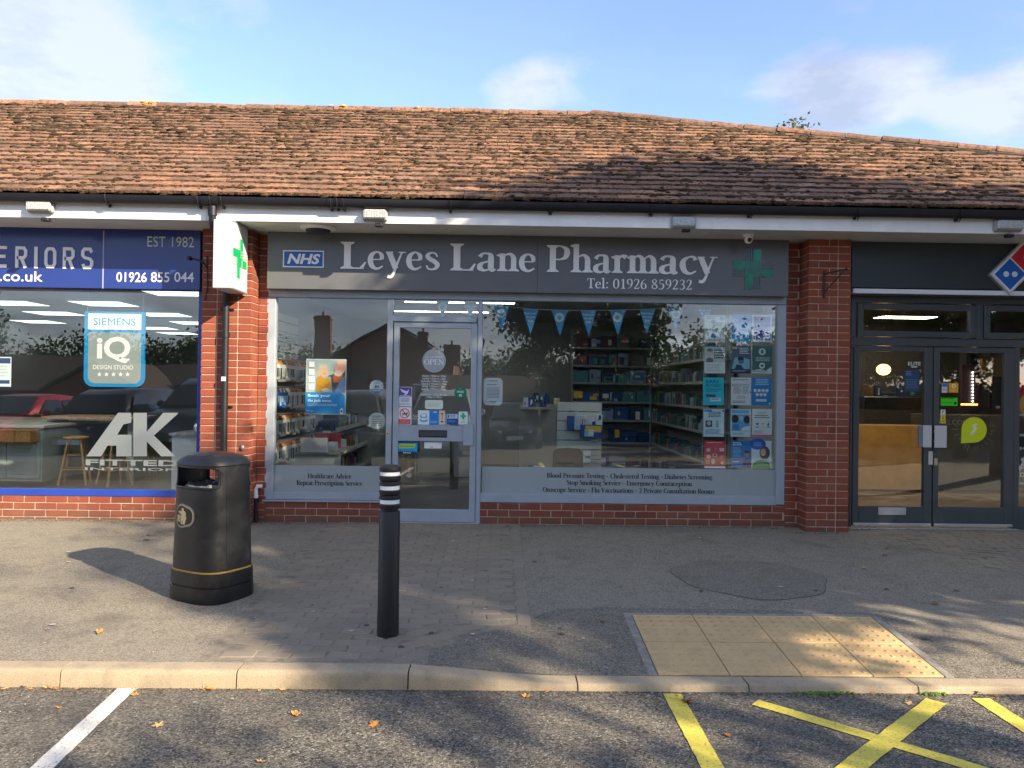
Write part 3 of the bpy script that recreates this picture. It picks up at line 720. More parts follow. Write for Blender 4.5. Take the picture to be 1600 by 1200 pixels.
# ------------------------------------------------------------------ a serif face drawn with strokes
# unit: cap height 1.  each glyph: (advance, [strokes]); stroke = ('V', x, y0, y1, serif_bottom, serif_top) | ('C', pts, widths in stem units)
XH = 0.66
def serif_glyph(ch):
    t, h = 0.30, 1.0    # thin/stem ratio markers: widths below are given in stem units
    c = lambda pts, w_: ('C', pts, w_)
    l = lambda pts, w_: ('L', pts, w_)
    G_ = {
     'L': (.64, [('V', .15, 0, 1, 1, 1), l([(.15, .025), (.56, .025)], [.3, .3]), l([(.50, .03), (.60, .26)], [.55, .12])]),
     'P': (.64, [('V', .15, 0, 1, 1, 1), c([(.15, .96), (.38, .965), (.52, .86), (.545, .72), (.50, .56), (.36, .475), (.22, .48)], [.28, .3, .8, 1.0, .8, .32, .26])]),
     'B': (.66, [('V', .15, 0, 1, 1, 1), c([(.15, .965), (.36, .965), (.49, .87), (.49, .68), (.36, .545), (.16, .535)], [.28, .3, .9, .9, .3, .26]), c([(.3, .535), (.46, .5), (.56, .38), (.56, .18), (.42, .04), (.15, .035)], [.26, .4, 1, 1, .35, .28])]),
     'R': (.68, [('V', .15, 0, 1, 1, 1), c([(.15, .965), (.38, .96), (.52, .86), (.53, .72), (.46, .57), (.32, .5), (.2, .5)], [.28, .3, .85, 1, .8, .32, .26]), l([(.34, .5), (.62, .02)], [1, 1]), l([(.52, .02), (.72, .02)], [.25, .25])]),
     'D': (.78, [('V', .15, 0, 1, 1, 1), c([(.15, .965), (.42, .955), (.62, .78), (.67, .5), (.62, .22), (.42, .045), (.15, .035)], [.28, .35, .95, 1.05, .95, .35, .28])]),
     'E': (.60, [('V', .15, 0, 1, 1, 1), l([(.15, .965), (.52, .965)], [.3, .3]), l([(.15, .52), (.44, .52)], [.28, .28]), l([(.15, .03), (.54, .03)], [.3, .3]), l([(.51, .98), (.52, .78)], [.5, .12]), l([(.44, .62), (.44, .42)], [.25, .25]), l([(.50, .02), (.56, .24)], [.5, .12])]),
     'T': (.66, [('V', .33, 0, 1, 1, 0), l([(.04, .965), (.62, .965)], [.3, .3]), l([(.06, .99), (.04, .76)], [.5, .12]), l([(.60, .99), (.62, .76)], [.5, .12])]),
     'O': (.80, [c([(.40, .985), (.14, .84), (.10, .5), (.14, .16), (.40, .015), (.66, .16), (.70, .5), (.66, .84), (.40, .985)], [.3, .8, 1.1, .8, .3, .8, 1.1, .8, .3])]),
     'C': (.70, [c([(.62, .78), (.55, .93), (.40, .98), (.16, .84), (.10, .5), (.16, .16), (.42, .02), (.58, .08), (.64, .2)], [.3, .35, .3, .85, 1.1, .85, .35, .3, .2]), l([(.61, .98), (.63, .72)], [.2, .3])]),
     'N': (.82, [('V', .14, 0, 1, 1, 1, .45), ('V', .68, 0, 1, 0, 1, .45), l([(.12, .98), (.68, .03)], [1.1, 1.1])]),
     'S': (.52, [c([(.44, .78), (.38, .93), (.26, .97), (.12, .9), (.09, .74), (.18, .6), (.36, .46), (.44, .3), (.40, .1), (.25, .02), (.11, .07), (.06, .24)], [.3, .35, .35, .7, 1, 1.05, 1.05, 1, .7, .35, .35, .25])]),
     'A': (.74, [l([(.10, .02), (.37, .98)], [.35, .35]), l([(.35, .99), (.62, .02)], [1.05, 1.05]), l([(.18, .34), (.54, .34)], [.26, .26]), l([(.0, .02), (.22, .02)], [.22, .22]), l([(.50, .02), (.76, .02)], [.22, .22])]),
     'V': (.72, [l([(.10, .98), (.37, .01)], [1.05, 1.05]), l([(.35, .01), (.62, .98)], [.35, .35]), l([(.0, .98), (.24, .98)], [.22, .22]), l([(.50, .98), (.74, .98)], [.22, .22])]),
     'F': (.58, [('V', .15, 0, 1, 1, 1), l([(.15, .965), (.52, .965)], [.3, .3]), l([(.15, .52), (.42, .52)], [.28, .28]), l([(.51, .98), (.52, .76)], [.5, .12]), l([(.42, .62), (.42, .42)], [.25, .25])]),
     'M': (.98, [('V', .16, 0, 1, 1, 1, .5), ('V', .82, 0, 1, 1, 1), l([(.16, .98), (.48, .06)], [1, 1]), l([(.48, .06), (.80, .98)], [.35, .35])]),
     'W': (1.0, [l([(.10, .98), (.30, .01)], [1, 1]), l([(.29, .01), (.49, .98)], [.35, .35]), l([(.47, .98), (.70, .01)], [1, 1]), l([(.69, .01), (.88, .98)], [.35, .35]), l([(.0, .98), (.2, .98)], [.22, .22]), l([(.8, .98), (.96, .98)], [.22, .22])]),
     'H': (.84, [('V', .15, 0, 1, 1, 1), ('V', .68, 0, 1, 1, 1), l([(.15, .51), (.68, .51)], [.28, .28])]),
     'a': (.53, [c([(.07, .52), (.14, .63), (.26, .655), (.37, .60), (.385, .46), (.385, .12), (.43, .035), (.52, .07)], [.8, .5, .35, .8, 1, 1, .8, .2]), c([(.385, .38), (.18, .31), (.08, .22), (.08, .09), (.19, .02), (.30, .05), (.39, .14)], [.3, .4, .9, .95, .5, .35, .3])]),
     'b': (.60, [('V', .13, 0, 1.06, 0, 2), c([(.14, .52), (.25, .64), (.40, .63), (.51, .50), (.52, .30), (.42, .07), (.26, .01), (.13, .06)], [.25, .4, .6, .95, 1.0, .7, .35, .3])]),
     'c': (.48, [c([(.42, .53), (.36, .64), (.24, .64), (.10, .52), (.07, .32), (.13, .10), (.27, .02), (.43, .12)], [.8, .5, .35, .8, 1, .85, .5, .2])]),
     'd': (.60, [('V', .45, 0, 1.06, 3, 2), c([(.45, .56), (.34, .645), (.20, .61), (.08, .44), (.08, .24), (.17, .05), (.31, .02), (.45, .13)], [.25, .35, .6, .95, 1, .7, .4, .28])]),
     'e': (.51, [l([(.09, .365), (.42, .365)], [.26, .26]), c([(.415, .37), (.405, .54), (.27, .645), (.12, .54), (.075, .33), (.13, .11), (.28, .02), (.45, .12)], [.7, .75, .32, .8, 1, .9, .5, .2])]),
     'f': (.36, [('V', .14, 0, .8, 1, 0), c([(.14, .74), (.16, .95), (.27, 1.05), (.39, .99)], [1, .8, .4, .7]), l([(.02, .62), (.34, .62)], [.26, .26])]),
     'g': (.54, [c([(.26, .645), (.11, .58), (.09, .42), (.16, .28), (.28, .24), (.40, .32), (.42, .46), (.37, .60), (.26, .645)], [.3, .7, .9, .6, .3, .6, .9, .6, .3]), c([(.17, .27), (.10, .14), (.22, .06), (.40, .04), (.48, -.10), (.36, -.26), (.18, -.28), (.05, -.18), (.10, -.04), (.2, .04)], [.35, .55, .7, .8, .7, .4, .35, .6, .5, .35]), l([(.38, .6), (.53, .62)], [.4, .5])]),
     'h': (.62, [('V', .13, 0, 1.06, 1, 2), c([(.13, .5), (.26, .62), (.38, .64), (.47, .52), (.48, .36)], [.25, .35, .6, .95, 1]), ('V', .48, 0, .4, 1, 0)]),
     'i': (.31, [('V', .15, 0, .66, 1, 2), ('D', .15, .89, .085)]),
     'k': (.60, [('V', .13, 0, 1.06, 1, 2), l([(.16, .30), (.46, .62)], [.3, .3]), l([(.26, .38), (.52, .02)], [1, 1]), l([(.36, .64), (.55, .64)], [.2, .2]), l([(.42, .02), (.62, .02)], [.22, .22])]),
     'l': (.30, [('V', .15, 0, 1.06, 1, 2)]),
     'm': (.93, [('V', .13, 0, .66, 1, 2), c([(.13, .5), (.24, .62), (.35, .64), (.44, .52), (.45, .36)], [.25, .35, .6, .95, 1]), ('V', .45, 0, .4, 1, 0), c([(.46, .5), (.58, .62), (.68, .64), (.77, .52), (.78, .36)], [.25, .35, .6, .95, 1]), ('V', .78, 0, .4, 1, 0)]),
     'n': (.62, [('V', .13, 0, .66, 1, 2), c([(.13, .5), (.26, .62), (.38, .64), (.47, .52), (.48, .36)], [.25, .35, .6, .95, 1]), ('V', .48, 0, .4, 1, 0)]),
     'o': (.57, [c([(.28, .645), (.10, .54), (.07, .33), (.10, .12), (.28, .015), (.46, .12), (.49, .33), (.46, .54), (.28, .645)], [.3, .8, 1, .8, .3, .8, 1, .8, .3])]),
     'p': (.60, [('V', .13, -.30, .66, 1, 2), c([(.14, .52), (.25, .64), (.40, .63), (.51, .50), (.52, .30), (.42, .07), (.26, .01), (.13, .08)], [.25, .4, .6, .95, 1.0, .7, .35, .3])]),
     'r': (.43, [('V', .13, 0, .66, 1, 2), c([(.14, .44), (.20, .57), (.29, .64), (.40, .59)], [.25, .4, .6, 1.1])]),
     's': (.42, [c([(.35, .50), (.30, .61), (.20, .645), (.10, .59), (.08, .49), (.16, .40), (.28, .31), (.35, .21), (.32, .08), (.20, .02), (.09, .06), (.05, .17)], [.25, .35, .35, .6, .8, .9, .9, .85, .6, .35, .35, .25])]),
     't': (.38, [c([(.15, .80), (.15, .5), (.15, .15), (.20, .03), (.35, .06)], [.5, 1, 1, .8, .2]), l([(.02, .62), (.34, .62)], [.26, .26])]),
     'u': (.62, [c([(.13, .64), (.13, .22), (.18, .06), (.30, .03), (.46, .15)], [1, 1, .9, .5, .25]), ('V', .48, 0, .66, 3, 2), l([(.02, .635), (.13, .635)], [.22, .22])]),
     'v': (.56, [l([(.09, .64), (.28, .01)], [1, 1]), l([(.27, .01), (.46, .64)], [.32, .32]), l([(.0, .64), (.2, .64)], [.2, .2]), l([(.36, .64), (.56, .64)], [.2, .2])]),
     'y': (.56, [l([(.09, .64), (.29, .04)], [1, 1]), c([(.47, .64), (.36, .30), (.25, -.08), (.16, -.27), (.05, -.26)], [.32, .36, .42, .6, .75]), l([(.0, .64), (.21, .64)], [.2, .2]), l([(.37, .64), (.58, .64)], [.2, .2])]),
     '0': (.56, [c([(.27, .985), (.11, .82), (.08, .5), (.11, .18), (.27, .015), (.43, .18), (.46, .5), (.43, .82), (.27, .985)], [.3, .8, 1, .8, .3, .8, 1, .8, .3])]),
     '1': (.52, [('V', .28, 0, .97, 1, 0), l([(.10, .84), (.3, .96)], [.35, .5])]),
     '2': (.56, [c([(.08, .76), (.14, .93), (.27, .98), (.41, .88), (.41, .66), (.28, .36), (.09, .06)], [.5, .4, .4, .9, 1, .6, .35]), l([(.07, .055), (.46, .055)], [.75, .75]), l([(.44, .04), (.49, .2)], [.4, .12])]),
     '3': (.54, [c([(.08, .82), (.16, .96), (.28, .98), (.40, .87), (.38, .68), (.25, .53), (.17, .51)], [.3, .35, .4, .85, .85, .4, .25]), c([(.22, .53), (.38, .47), (.44, .28), (.36, .08), (.20, .01), (.06, .08)], [.3, .6, 1, .8, .4, .6])]),
     '4': (.56, [('V', .36, 0, .97, 1, 0), l([(.36, .96), (.05, .30)], [.3, .3]), l([(.04, .28), (.50, .28)], [.4, .4])]),
     '5': (.54, [l([(.14, .92), (.42, .92)], [.75, .75]), l([(.14, .95), (.11, .52)], [.3, .3]), c([(.11, .52), (.26, .58), (.42, .46), (.43, .26), (.33, .06), (.18, .01), (.05, .08)], [.25, .4, .9, 1, .7, .4, .6])]),
     '6': (.56, [c([(.42, .97), (.24, .86), (.11, .62), (.08, .36), (.13, .10), (.27, .015), (.42, .12), (.45, .32), (.38, .50), (.26, .56), (.11, .46)], [.2, .45, .9, 1, .8, .3, .8, .95, .6, .35, .25])]),
     '8': (.56, [c([(.27, .985), (.13, .90), (.12, .72), (.27, .55), (.43, .38), (.45, .18), (.27, .015), (.09, .16), (.10, .36), (.27, .54), (.40, .72), (.40, .90), (.27, .985)], [.3, .6, .85, .9, .9, .8, .3, .75, .6, .35, .6, .6, .3])]),
     '9': (.56, [c([(.12, .03), (.30, .14), (.43, .38), (.46, .64), (.41, .90), (.27, .985), (.12, .88), (.09, .68), (.16, .50), (.28, .44), (.43, .54)], [.2, .45, .9, 1, .8, .3, .8, .95, .6, .35, .25])]),
     ':': (.28, [('D', .14, .09, .075), ('D', .14, .55, .075)]),
     '.': (.28, [('D', .14, .07, .075)]),
     '•': (.40, [('D', .2, .36, .11)]),
     ' ': (.30, []),
    }
    return G_.get(ch)
def serif_layout(txt, track=0.0):
    x = 0; out = []
    for ch in txt:
        gph = serif_glyph(ch) or (.5, [])
        out.append((ch, x, gph[1])); x += gph[0]+track
    return out, x-track
def serif_char(mb, ch_strokes, ox, T, stem, y0, y1, m, seg=5, jig=[0]):
    for st in ch_strokes:
        jig[0] = (jig[0]+1) % 5; yy0 = y0-jig[0]*0.00025
        if st[0] == 'V':
            _, x, a, b_, sb, stp = st[:6]; wd = stem*(st[6] if len(st) > 6 else 1)
            mb.ribbon([(ox+x, a), (ox+x, b_)], wd, yy0, y1, m, T, smooth=False)
            for q, (kind, yv, sg) in enumerate(((sb, a, 1), (stp, b_, -1))):
                jig[0] = (jig[0]+1) % 5; yy = y0-jig[0]*0.00025-.0003
                hw = wd/2+0.085+0.02*(stem < .15)
                th = 0.035
                if kind == 1:
                    mb.prism([T(ox+x-hw, yv), T(ox+x+hw, yv), T(ox+x+hw, yv+sg*th), T(ox+x+wd/2, yv+sg*0.11), T(ox+x-wd/2, yv+sg*0.11), T(ox+x-hw, yv+sg*th)], yy, y1, m)
                elif kind == 2:
                    mb.prism([T(ox+x-wd/2-.10, yv-.05), T(ox+x-wd/2-.10, yv-.085), T(ox+x-wd/2+.01, yv-.14), T(ox+x-wd/2+.01, yv+.0), T(ox+x, yv+.01)], yy, y1, m)
                elif kind == 3:
                    mb.prism([T(ox+x+wd/2+.10, yv+.035), T(ox+x+wd/2+.10, yv), T(ox+x, yv), T(ox+x, yv+.1), T(ox+x+wd/2, yv+.1)], yy, y1, m)
        elif st[0] == 'D':
            _, x, yv, r = st
            mb.prism([T(ox+x+r*math.cos(2*PI*i/14), yv+r*math.sin(2*PI*i/14)) for i in range(14)], yy0, y1, m)
        else:
            ws = [max(q*stem, 0.04) for q in st[2]]
            mb.ribbon([(ox+a, b_) for a, b_ in st[1]], ws, yy0, y1, m, T, seg=seg, smooth=st[0] == 'C')
def serif_text(mb, txt, x0, x1, zb, cap, Y, depth, m, stem=0.13, track=0.02, seg=4):
    lay, wd = serif_layout(txt, track); sx = (x1-x0)/wd
    T = lambda x, z: (x0+x*sx, zb+z*cap)
    for ch, ox, st in lay: serif_char(mb, st, ox, T, stem, Y-depth, Y, m, seg)
    return mb
# ------------------------------------------------------------------ the shop parade
YW = 8.17      # face of windows and risers
YP = 7.93      # face of the piers
YS = 8.05      # face of the sign boards
YFA = 7.54     # face of the white fascia
ZS = 3.045     # underside of the soffit
bld = thing('shop_parade', 'single storey shop parade with a long brown tiled roof, white fascia and black gutter', 'building', (0, YW, 0))
RY0, RZ0, RTH = 7.45, 3.272, math.atan(0.566)
RN = Vector((0, -math.sin(RTH), math.cos(RTH))); RU = Vector((0, math.cos(RTH), math.sin(RTH)))
def roofpt(px, py):
    d = ray(px, py); o = Vector((0, RY0, RZ0)); t = (o-EYE).dot(RN)/d.dot(RN); return EYE+d*t
def rs(x, s, h=0.0): return Vector((x, RY0, RZ0))+RU*s+RN*h
pR = roofpt(932, 181); pE = roofpt(1600, 250); pL = roofpt(0, 154)
sR = (pR-Vector((0, RY0, RZ0))).dot(RU); sE = (pE-Vector((0, RY0, RZ0))).dot(RU)
def smax(x):
    if x < pR.x: return sR
    return sR+(sE-sR)*(x-pR.x)/(pE.x-pR.x)
XL, XR = -12.0, 12.0
xhip0 = pR.x+(0-sR)*(pE.x-pR.x)/(sE-sR)      # where the hip reaches the eave
# roof body
mb = MB(); q = [rs(XL, 0, -.03), rs(XR, 0, -.03)]
xh = XR
mb.add([rs(XL, .02, -.035), rs(xh, .02, -.035), rs(xh, max(.1, smax(xh)), -.035), rs(pR.x, sR, -.035), rs(XL, sR, -.035),
        (XL, 16.0, 3.3), (pR.x, 16.0, 3.3), (xh, 16.0, 3.3)], [(0, 1, 2, 3, 4), (4, 3, 6, 5), (3, 2, 7, 6)], M('roof_underlay', (0.05, 0.04, 0.035), 0.95))
roof = mb.build('roof', bld)
GA, TWD, TL = 0.193, 0.300, 0.26
tm = []
for k in range(6):
    r = random.Random(k); nx_ = 9; v = []; f = []
    for j, (yy, th) in enumerate(((0.0, .027), (0.05, .027), (TL, .020))):
        for i in range(nx_+1):
            x = -TWD/2+.002+(TWD-.004)*i/nx_
            jy = r.uniform(-.006, .005) if j == 0 else 0
            cz = .0025*math.sin(PI*i/nx_)*1.0+(r.uniform(-.002, .002) if j < 2 else 0)
            v.append((x, yy+jy, th+cz))
    b0 = len(v)
    for i in range(nx_+1):
        x = -TWD/2+.002+(TWD-.004)*i/nx_; v.append((x, v[i][1]+r.uniform(-.001, .003), .0))
    n = nx_+1
    for j in range(2):
        for i in range(nx_): f.append((j*n+i, j*n+i+1, (j+1)*n+i+1, (j+1)*n+i))
    for i in range(nx_): f.append((b0+i, b0+i+1, i+1, i))
    c0 = len(v); v += [(-TWD/2+.002, TL, 0), (TWD/2-.002, TL, 0)]
    f.append((b0, 0, n, 2*n, c0)); f.append((b0+nx_, c0+1, 2*n+nx_, n+nx_, nx_))
    me = bpy.data.meshes.new('roof_tile'); me.from_pydata(v, [], f); me.materials.append(TILE); me.materials.append(NOSE)
    for i in range(2*nx_, 3*nx_): me.polygons[i].material_index = 1
    tm.append((me, v, f))
BASE = Matrix((( 1, 0, 0), (0, RU.y, RN.y), (0, RU.z, RN.z))).to_4x4()
tiles = []
row = 0; s = 0.0
while s < sR-.03:
    off = 0.15*(row % 2)
    x = XL+off
    while x < XR:
        lim = min(smax(x), smax(x+.1))
        if s < lim-.02: tiles.append((s, x, row))
        x += TWD+.002
    s += GA; row += 1
half = lambda Y: Y*0.70
vis = [t for t in tiles if abs(t[1]-.08) < half(RY0+t[0]*RU.y)*0.98]
vis.sort(key=lambda t: (t[2], abs(t[1])))
single = set(vis[:300]); joined = MB()
def tileT(s_, x):
    return Matrix.Translation(rs(x, s_+R.uniform(-.008, .008), .005+R.uniform(-.002, .004))) @ BASE @ Matrix.Rotation(rad(-3.9)+R.uniform(-.014, .012), 4, 'X') @ Matrix.Rotation(R.uniform(-.010, .010), 4, 'Y') @ Matrix.Rotation(R.uniform(-.018, .018), 4, 'Z')
for t in tiles:
    T = tileT(t[0], t[1]); me, v, f = tm[R.randrange(6)]
    if t in single:
        o = bpy.data.objects.new('roof_tile', me); C.objects.link(o); o.parent = roof; o.matrix_local = Matrix.Translation(-wpos(roof)) @ T
    else:
        o_ = len(joined.m); joined.add([T @ Vector(p) for p in v], f, TILE); kn = joined.mi(NOSE)
        for i in range(18, 27): joined.m[o_+i] = kn
joined.build('roof_tiles', roof, kind='stuff')
# moss in the courses: joined lumps
mo = MB()
from mathutils import noise as mnz
def lump(p, r_, m, sx=1.0, sz=.6):
    n = 6; v = []; 
    for j, (q, h) in enumerate(((1.0, -.3), (.85, .35))):
        for i in range(n):
            a = 2*PI*i/n+j*.5; k = R.uniform(.7, 1.2); v.append(p+Vector((r_*sx*q*k*math.cos(a), 0, 0))+RU*(r_*q*k*math.sin(a))+RN*(h*r_*sz*2))
    v.append(p+RN*(r_*sz*1.4)); f = [(i, (i+1) % n, n+(i+1) % n, n+i) for i in range(n)]+[(n+i, n+(i+1) % n, 2*n) for i in range(n)]
    mo.add(v, f, m)
k = 0
while k < 21000:
    x = R.uniform(-9.5, 10.5); s_ = R.randrange(row)*GA; u = R.random()
    if s_ > smax(x)-.05: continue
    dens = mnz.noise(Vector((x*1.3, s_*2.0, 0)))*.9+.45+.12*(s_/sR)
    if R.random() > dens: k += .3; continue
    on = R.random()
    base = R.choice((.007, .009, .012, .016, .022, .03))*(0.8+.5*s_/sR)
    if on < .70: p = rs(x, s_+R.uniform(-.014, .006), R.uniform(.004, .022))        # against the tile noses
    else: p = rs(x, s_+R.uniform(.0, GA), .030)
    lump(p, base*(1.3 if R.random() < .12 else 1), MOSS, R.uniform(1.0, 2.4)); k += 1
mo.build('roof_moss', roof, kind='stuff')
# ridge and hip tiles
rt = []
for k_ in range(3):
    r = random.Random(50+k_); v = []; f = []; n = 8; L = .44
    for j in range(3):
        for i in range(n+1):
            a = PI*(i/n)*1.0; rr = (.118, .112, .108)[j]*(1+r.uniform(-.02, .02)); v.append((L*j/2-.01, -rr*math.cos(a), rr*math.sin(a)*.78))
    for j in range(2):
        for i in range(n): f.append((j*(n+1)+i, (j+1)*(n+1)+i, (j+1)*(n+1)+i+1, j*(n+1)+i+1))
    f.append(tuple(range(n+1))); f.append(tuple(2*(n+1)+n-i for i in range(n+1)))
    me = bpy.data.meshes.new('ridge_tile'); me.from_pydata(v, [], f); me.materials.append(TILE); rt.append(me)
LI = MB()
def ridge_run(p0, p1):
    d = p1-p0; n = max(1, int(d.length/.43)); q = d.normalized()
    M3 = Matrix((q, Vector((0, 1, 0)), Vector((0, 0, 1)))).transposed(); side = Vector((0, 0, 1)).cross(q).normalized(); up = q.cross(side)
    M3 = Matrix((q, side, up)).transposed().to_4x4()
    for i in range(n):
        T = Matrix.Translation(p0+d*i/n+Vector((0, 0, R.uniform(-.006, .006)))) @ M3 @ Matrix.Rotation(R.uniform(-.02, .02), 4, 'Y')
        o = bpy.data.objects.new('ridge_tile', R.choice(rt)); C.objects.link(o); o.parent = roof; o.matrix_local = Matrix.Translation(-wpos(roof)) @ T
ridge_run(rs(XL, sR, -.02), rs(pR.x, sR, -.02))
ph0, ph1 = rs(pR.x-.05, sR, -.012), rs(XR, max(.1, smax(XR)), -.005)
ridge_run(ph0, ph1)
mb = MB()
d = ph1-ph0
for i in range(60):                           # mortar bed under the hip tiles
    a, b_ = ph0+d*i/60, ph0+d*(i+1)/60
    mb.tube([a-Vector((0, .085, .035)), b_-Vector((0, .085, .035))], .040+R.uniform(-.005, .006), M('dark_bedding_mortar', (0.13, 0.10, 0.08), 1.0, var=.4, vs_=20, bmp=.6), 6)
mb.build('hip_mortar', roof)
lm = MB(); mo = lm
for px_, py_, n in ((258, 157, 16), (5, 150, 7), (538, 165, 5), (668, 168, 4)):
    p = roofpt(px_, py_+3)
    p = rs(p.x, (sR if p.x < pR.x else smax(p.x)), 0)
    for i in range(n): lump(p+Vector((R.gauss(0, .09), -.10+R.uniform(0, .05), R.uniform(.0, .06))), R.uniform(.015, .035), LICHEN, 1.6, .3)
lm.build('lichen_patches', roof, kind='stuff')

# gutter, fascia, soffit
mb = MB(); n = 10; gr = .056; gv = .080; gy, gz = 7.478, 3.25
v = []; f = []
for X in (XL, XR):
    for i in range(n+1):
        a = PI*i/n; v.append((X, gy-gr*math.cos(a), gz-gv*math.sin(a)))
    for i in range(n+1):
        a = PI*(n-i)/n; v.append((X, gy-(gr-.005)*math.cos(a), gz-(gv-.005)*math.sin(a)))
L = 2*(n+1)
for i in range(L): f.append((i, (i+1) % L, L+(i+1) % L, L+i))
mb.add(v, f, BLACKP, True)
gut = mb.build('gutter', bld)
def clip(px, wd, big=False):
    x = at(px, 320, 7.42).x; mb = MB(); r0 = gr+.005; v = []; f = []
    for X in (x-wd/2, x+wd/2):
        for i in range(13):
            a = PI*i/12; v.append((X, gy-r0*math.cos(a), gz-(gv+.006)*math.sin(a)))
        for i in range(13):
            a = PI*(12-i)/12; v.append((X, gy-(r0-.006)*math.cos(a), gz-gv*math.sin(a)))
    for i in range(26): f.append((i, (i+1) % 26, 26+(i+1) % 26, 26+i))
    f.append(tuple(range(25, -1, -1))); f.append(tuple(range(26, 52)))
    mb.add(v, f, BLACKP)
    mb.box(x-.010, x+.010, gy+.02, YFA-.001, gz-gv-.02, gz-gv+.03, BLACKP, .003)
    mb.tube([(x, gy-gr-.006, gz), (x+.008, gy-gr+.005, gz-gv*.8), (x+.012, gy+.01, gz-gv-.03)], .005, BLACKP, 6)
    mb.build('gutter_bracket', gut)
for px in (-60, 163, 307, 344, 525, 703, 1019, 1343, 1503, 1660): clip(px, .03)
for px in (515, 535, 860, 1175): clip(px, .055)
clip(326, .16)
mb = MB(); fx = [XL, at(318, 330, YFA).x, at(1118, 340, YFA).x, XR]
for i in range(3):
    mb = MB(); mb.box(fx[i]+.001, fx[i+1]-.001, YFA, YFA+.02, ZS-.004, gz+.03, WHITE, .002)
    fb = mb.build('fascia_board', bld)
mb = MB(); x = fx[1]; mb.box(x-.028, x+.028, YFA-.006, YFA+.001, ZS-.008, gz, WHITE, .002); mb.build('joint_cover', bld)
mb = MB(); x = fx[2]; mb.box(x-.02, x+.02, YFA-.004, YFA+.001, ZS-.006, gz, WHITE, .001); mb.build('joint_cover', bld)
sw = (YW+.04-YFA-.024)/5
for k in range(5):
    for i in range(3):
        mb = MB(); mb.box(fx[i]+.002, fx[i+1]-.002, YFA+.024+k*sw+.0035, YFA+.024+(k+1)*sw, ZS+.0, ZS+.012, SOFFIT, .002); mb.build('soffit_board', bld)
mb = MB(); mb.box(XL, XR, YFA+.022, YW+.1, ZS+.014, ZS+.04, DARK); mb.build('soffit_backing', bld)
# body of the building: party walls, ceilings, floors, back wall
CRM = M('cream_wall', (0.62, 0.61, 0.57), 0.8, var=.05)
mb = MB(); mb.box(XL, XR, 8.24, 8.6, 2.62, 3.28, M('lintel_board', (0.12, .12, .12), .8)); mb.build('lintel', bld)

# bricks
BW, BH, BD = 0.215, 0.0655, 0.1025
bmesh_ = {}
def brick_mesh(w_, d_, v_):
    k = (round(w_, 3), round(d_, 3), v_)
    if k not in bmesh_:
        r = random.Random(hash(k) % 999); v, f = chbox(-w_/2, w_/2, 0, d_, -BH/2, BH/2, .0028)
        v = [(a+r.uniform(-.0012, .0012), b_+r.uniform(-.001, .001), c_+r.uniform(-.0012, .0012)) for a, b_, c_ in v]
        me = bpy.data.meshes.new('brick'); me.from_pydata(v, [], f); me.materials.append(BRICK); bmesh_[k] = me
    return bmesh_[k]
CO = 0.0748
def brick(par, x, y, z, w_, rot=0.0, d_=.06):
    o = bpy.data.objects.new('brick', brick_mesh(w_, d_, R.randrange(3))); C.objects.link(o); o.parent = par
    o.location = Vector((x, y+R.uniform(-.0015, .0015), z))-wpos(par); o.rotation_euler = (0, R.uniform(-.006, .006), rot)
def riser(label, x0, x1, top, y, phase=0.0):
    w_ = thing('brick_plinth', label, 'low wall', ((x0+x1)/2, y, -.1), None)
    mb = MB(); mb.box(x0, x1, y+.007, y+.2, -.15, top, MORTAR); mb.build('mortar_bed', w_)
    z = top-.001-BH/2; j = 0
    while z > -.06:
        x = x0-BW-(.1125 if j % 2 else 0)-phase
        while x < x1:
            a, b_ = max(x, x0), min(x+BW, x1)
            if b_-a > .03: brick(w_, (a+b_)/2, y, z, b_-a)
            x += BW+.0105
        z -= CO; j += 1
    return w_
pw = lambda px, py=800: at(px, py, YW).x
xm0 = at(313, 560, YW).x                      # right edge of the blue framed window
riser('long low brick wall under the blue framed showroom window', -9.0, xm0, at(150, 775.5, YW).z, YW, .05)
riser('low brick wall under the left pharmacy window, beside the door', pw(413), pw(611), at(500, 784, YW).z, YW, .02)
riser('low brick wall under the wide right pharmacy window', pw(748.5), pw(1227), at(985, 788.5, YW).z, YW, .03)
# piers
def pier(label, x0, x1, joint, back_l, back_r):
    t = thing('brick_pier', label, 'brick pier', ((x0+x1)/2, YP, 0))
    mb = MB(); mb.box(x0+.007, x1-.007, YP+.007, YW+.18, -.12, ZS, MORTAR)
    for a, b_ in back_l+back_r: mb.box(a, b_, YW+.007, YW+.18, -.12, ZS, MORTAR)
    mb.build('mortar_bed', t)
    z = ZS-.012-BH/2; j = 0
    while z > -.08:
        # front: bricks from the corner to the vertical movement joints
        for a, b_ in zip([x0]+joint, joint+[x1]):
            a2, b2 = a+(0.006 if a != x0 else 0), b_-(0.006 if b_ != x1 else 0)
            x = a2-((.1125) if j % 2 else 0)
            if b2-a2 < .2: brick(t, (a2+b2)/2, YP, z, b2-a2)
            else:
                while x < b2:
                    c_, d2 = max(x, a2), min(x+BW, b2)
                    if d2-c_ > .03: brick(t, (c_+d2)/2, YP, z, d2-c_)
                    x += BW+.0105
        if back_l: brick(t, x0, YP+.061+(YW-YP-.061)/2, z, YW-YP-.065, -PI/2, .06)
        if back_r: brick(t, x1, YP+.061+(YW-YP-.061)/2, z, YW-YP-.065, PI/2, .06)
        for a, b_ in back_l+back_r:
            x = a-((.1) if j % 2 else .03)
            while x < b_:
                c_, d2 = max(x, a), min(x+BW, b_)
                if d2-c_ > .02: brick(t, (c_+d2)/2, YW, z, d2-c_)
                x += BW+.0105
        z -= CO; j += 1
    return t
def pf(px, py=600): return at(px, py, YP).x
xsl = at(418, 600, YW).x; xsr = at(1228, 600, YW).x
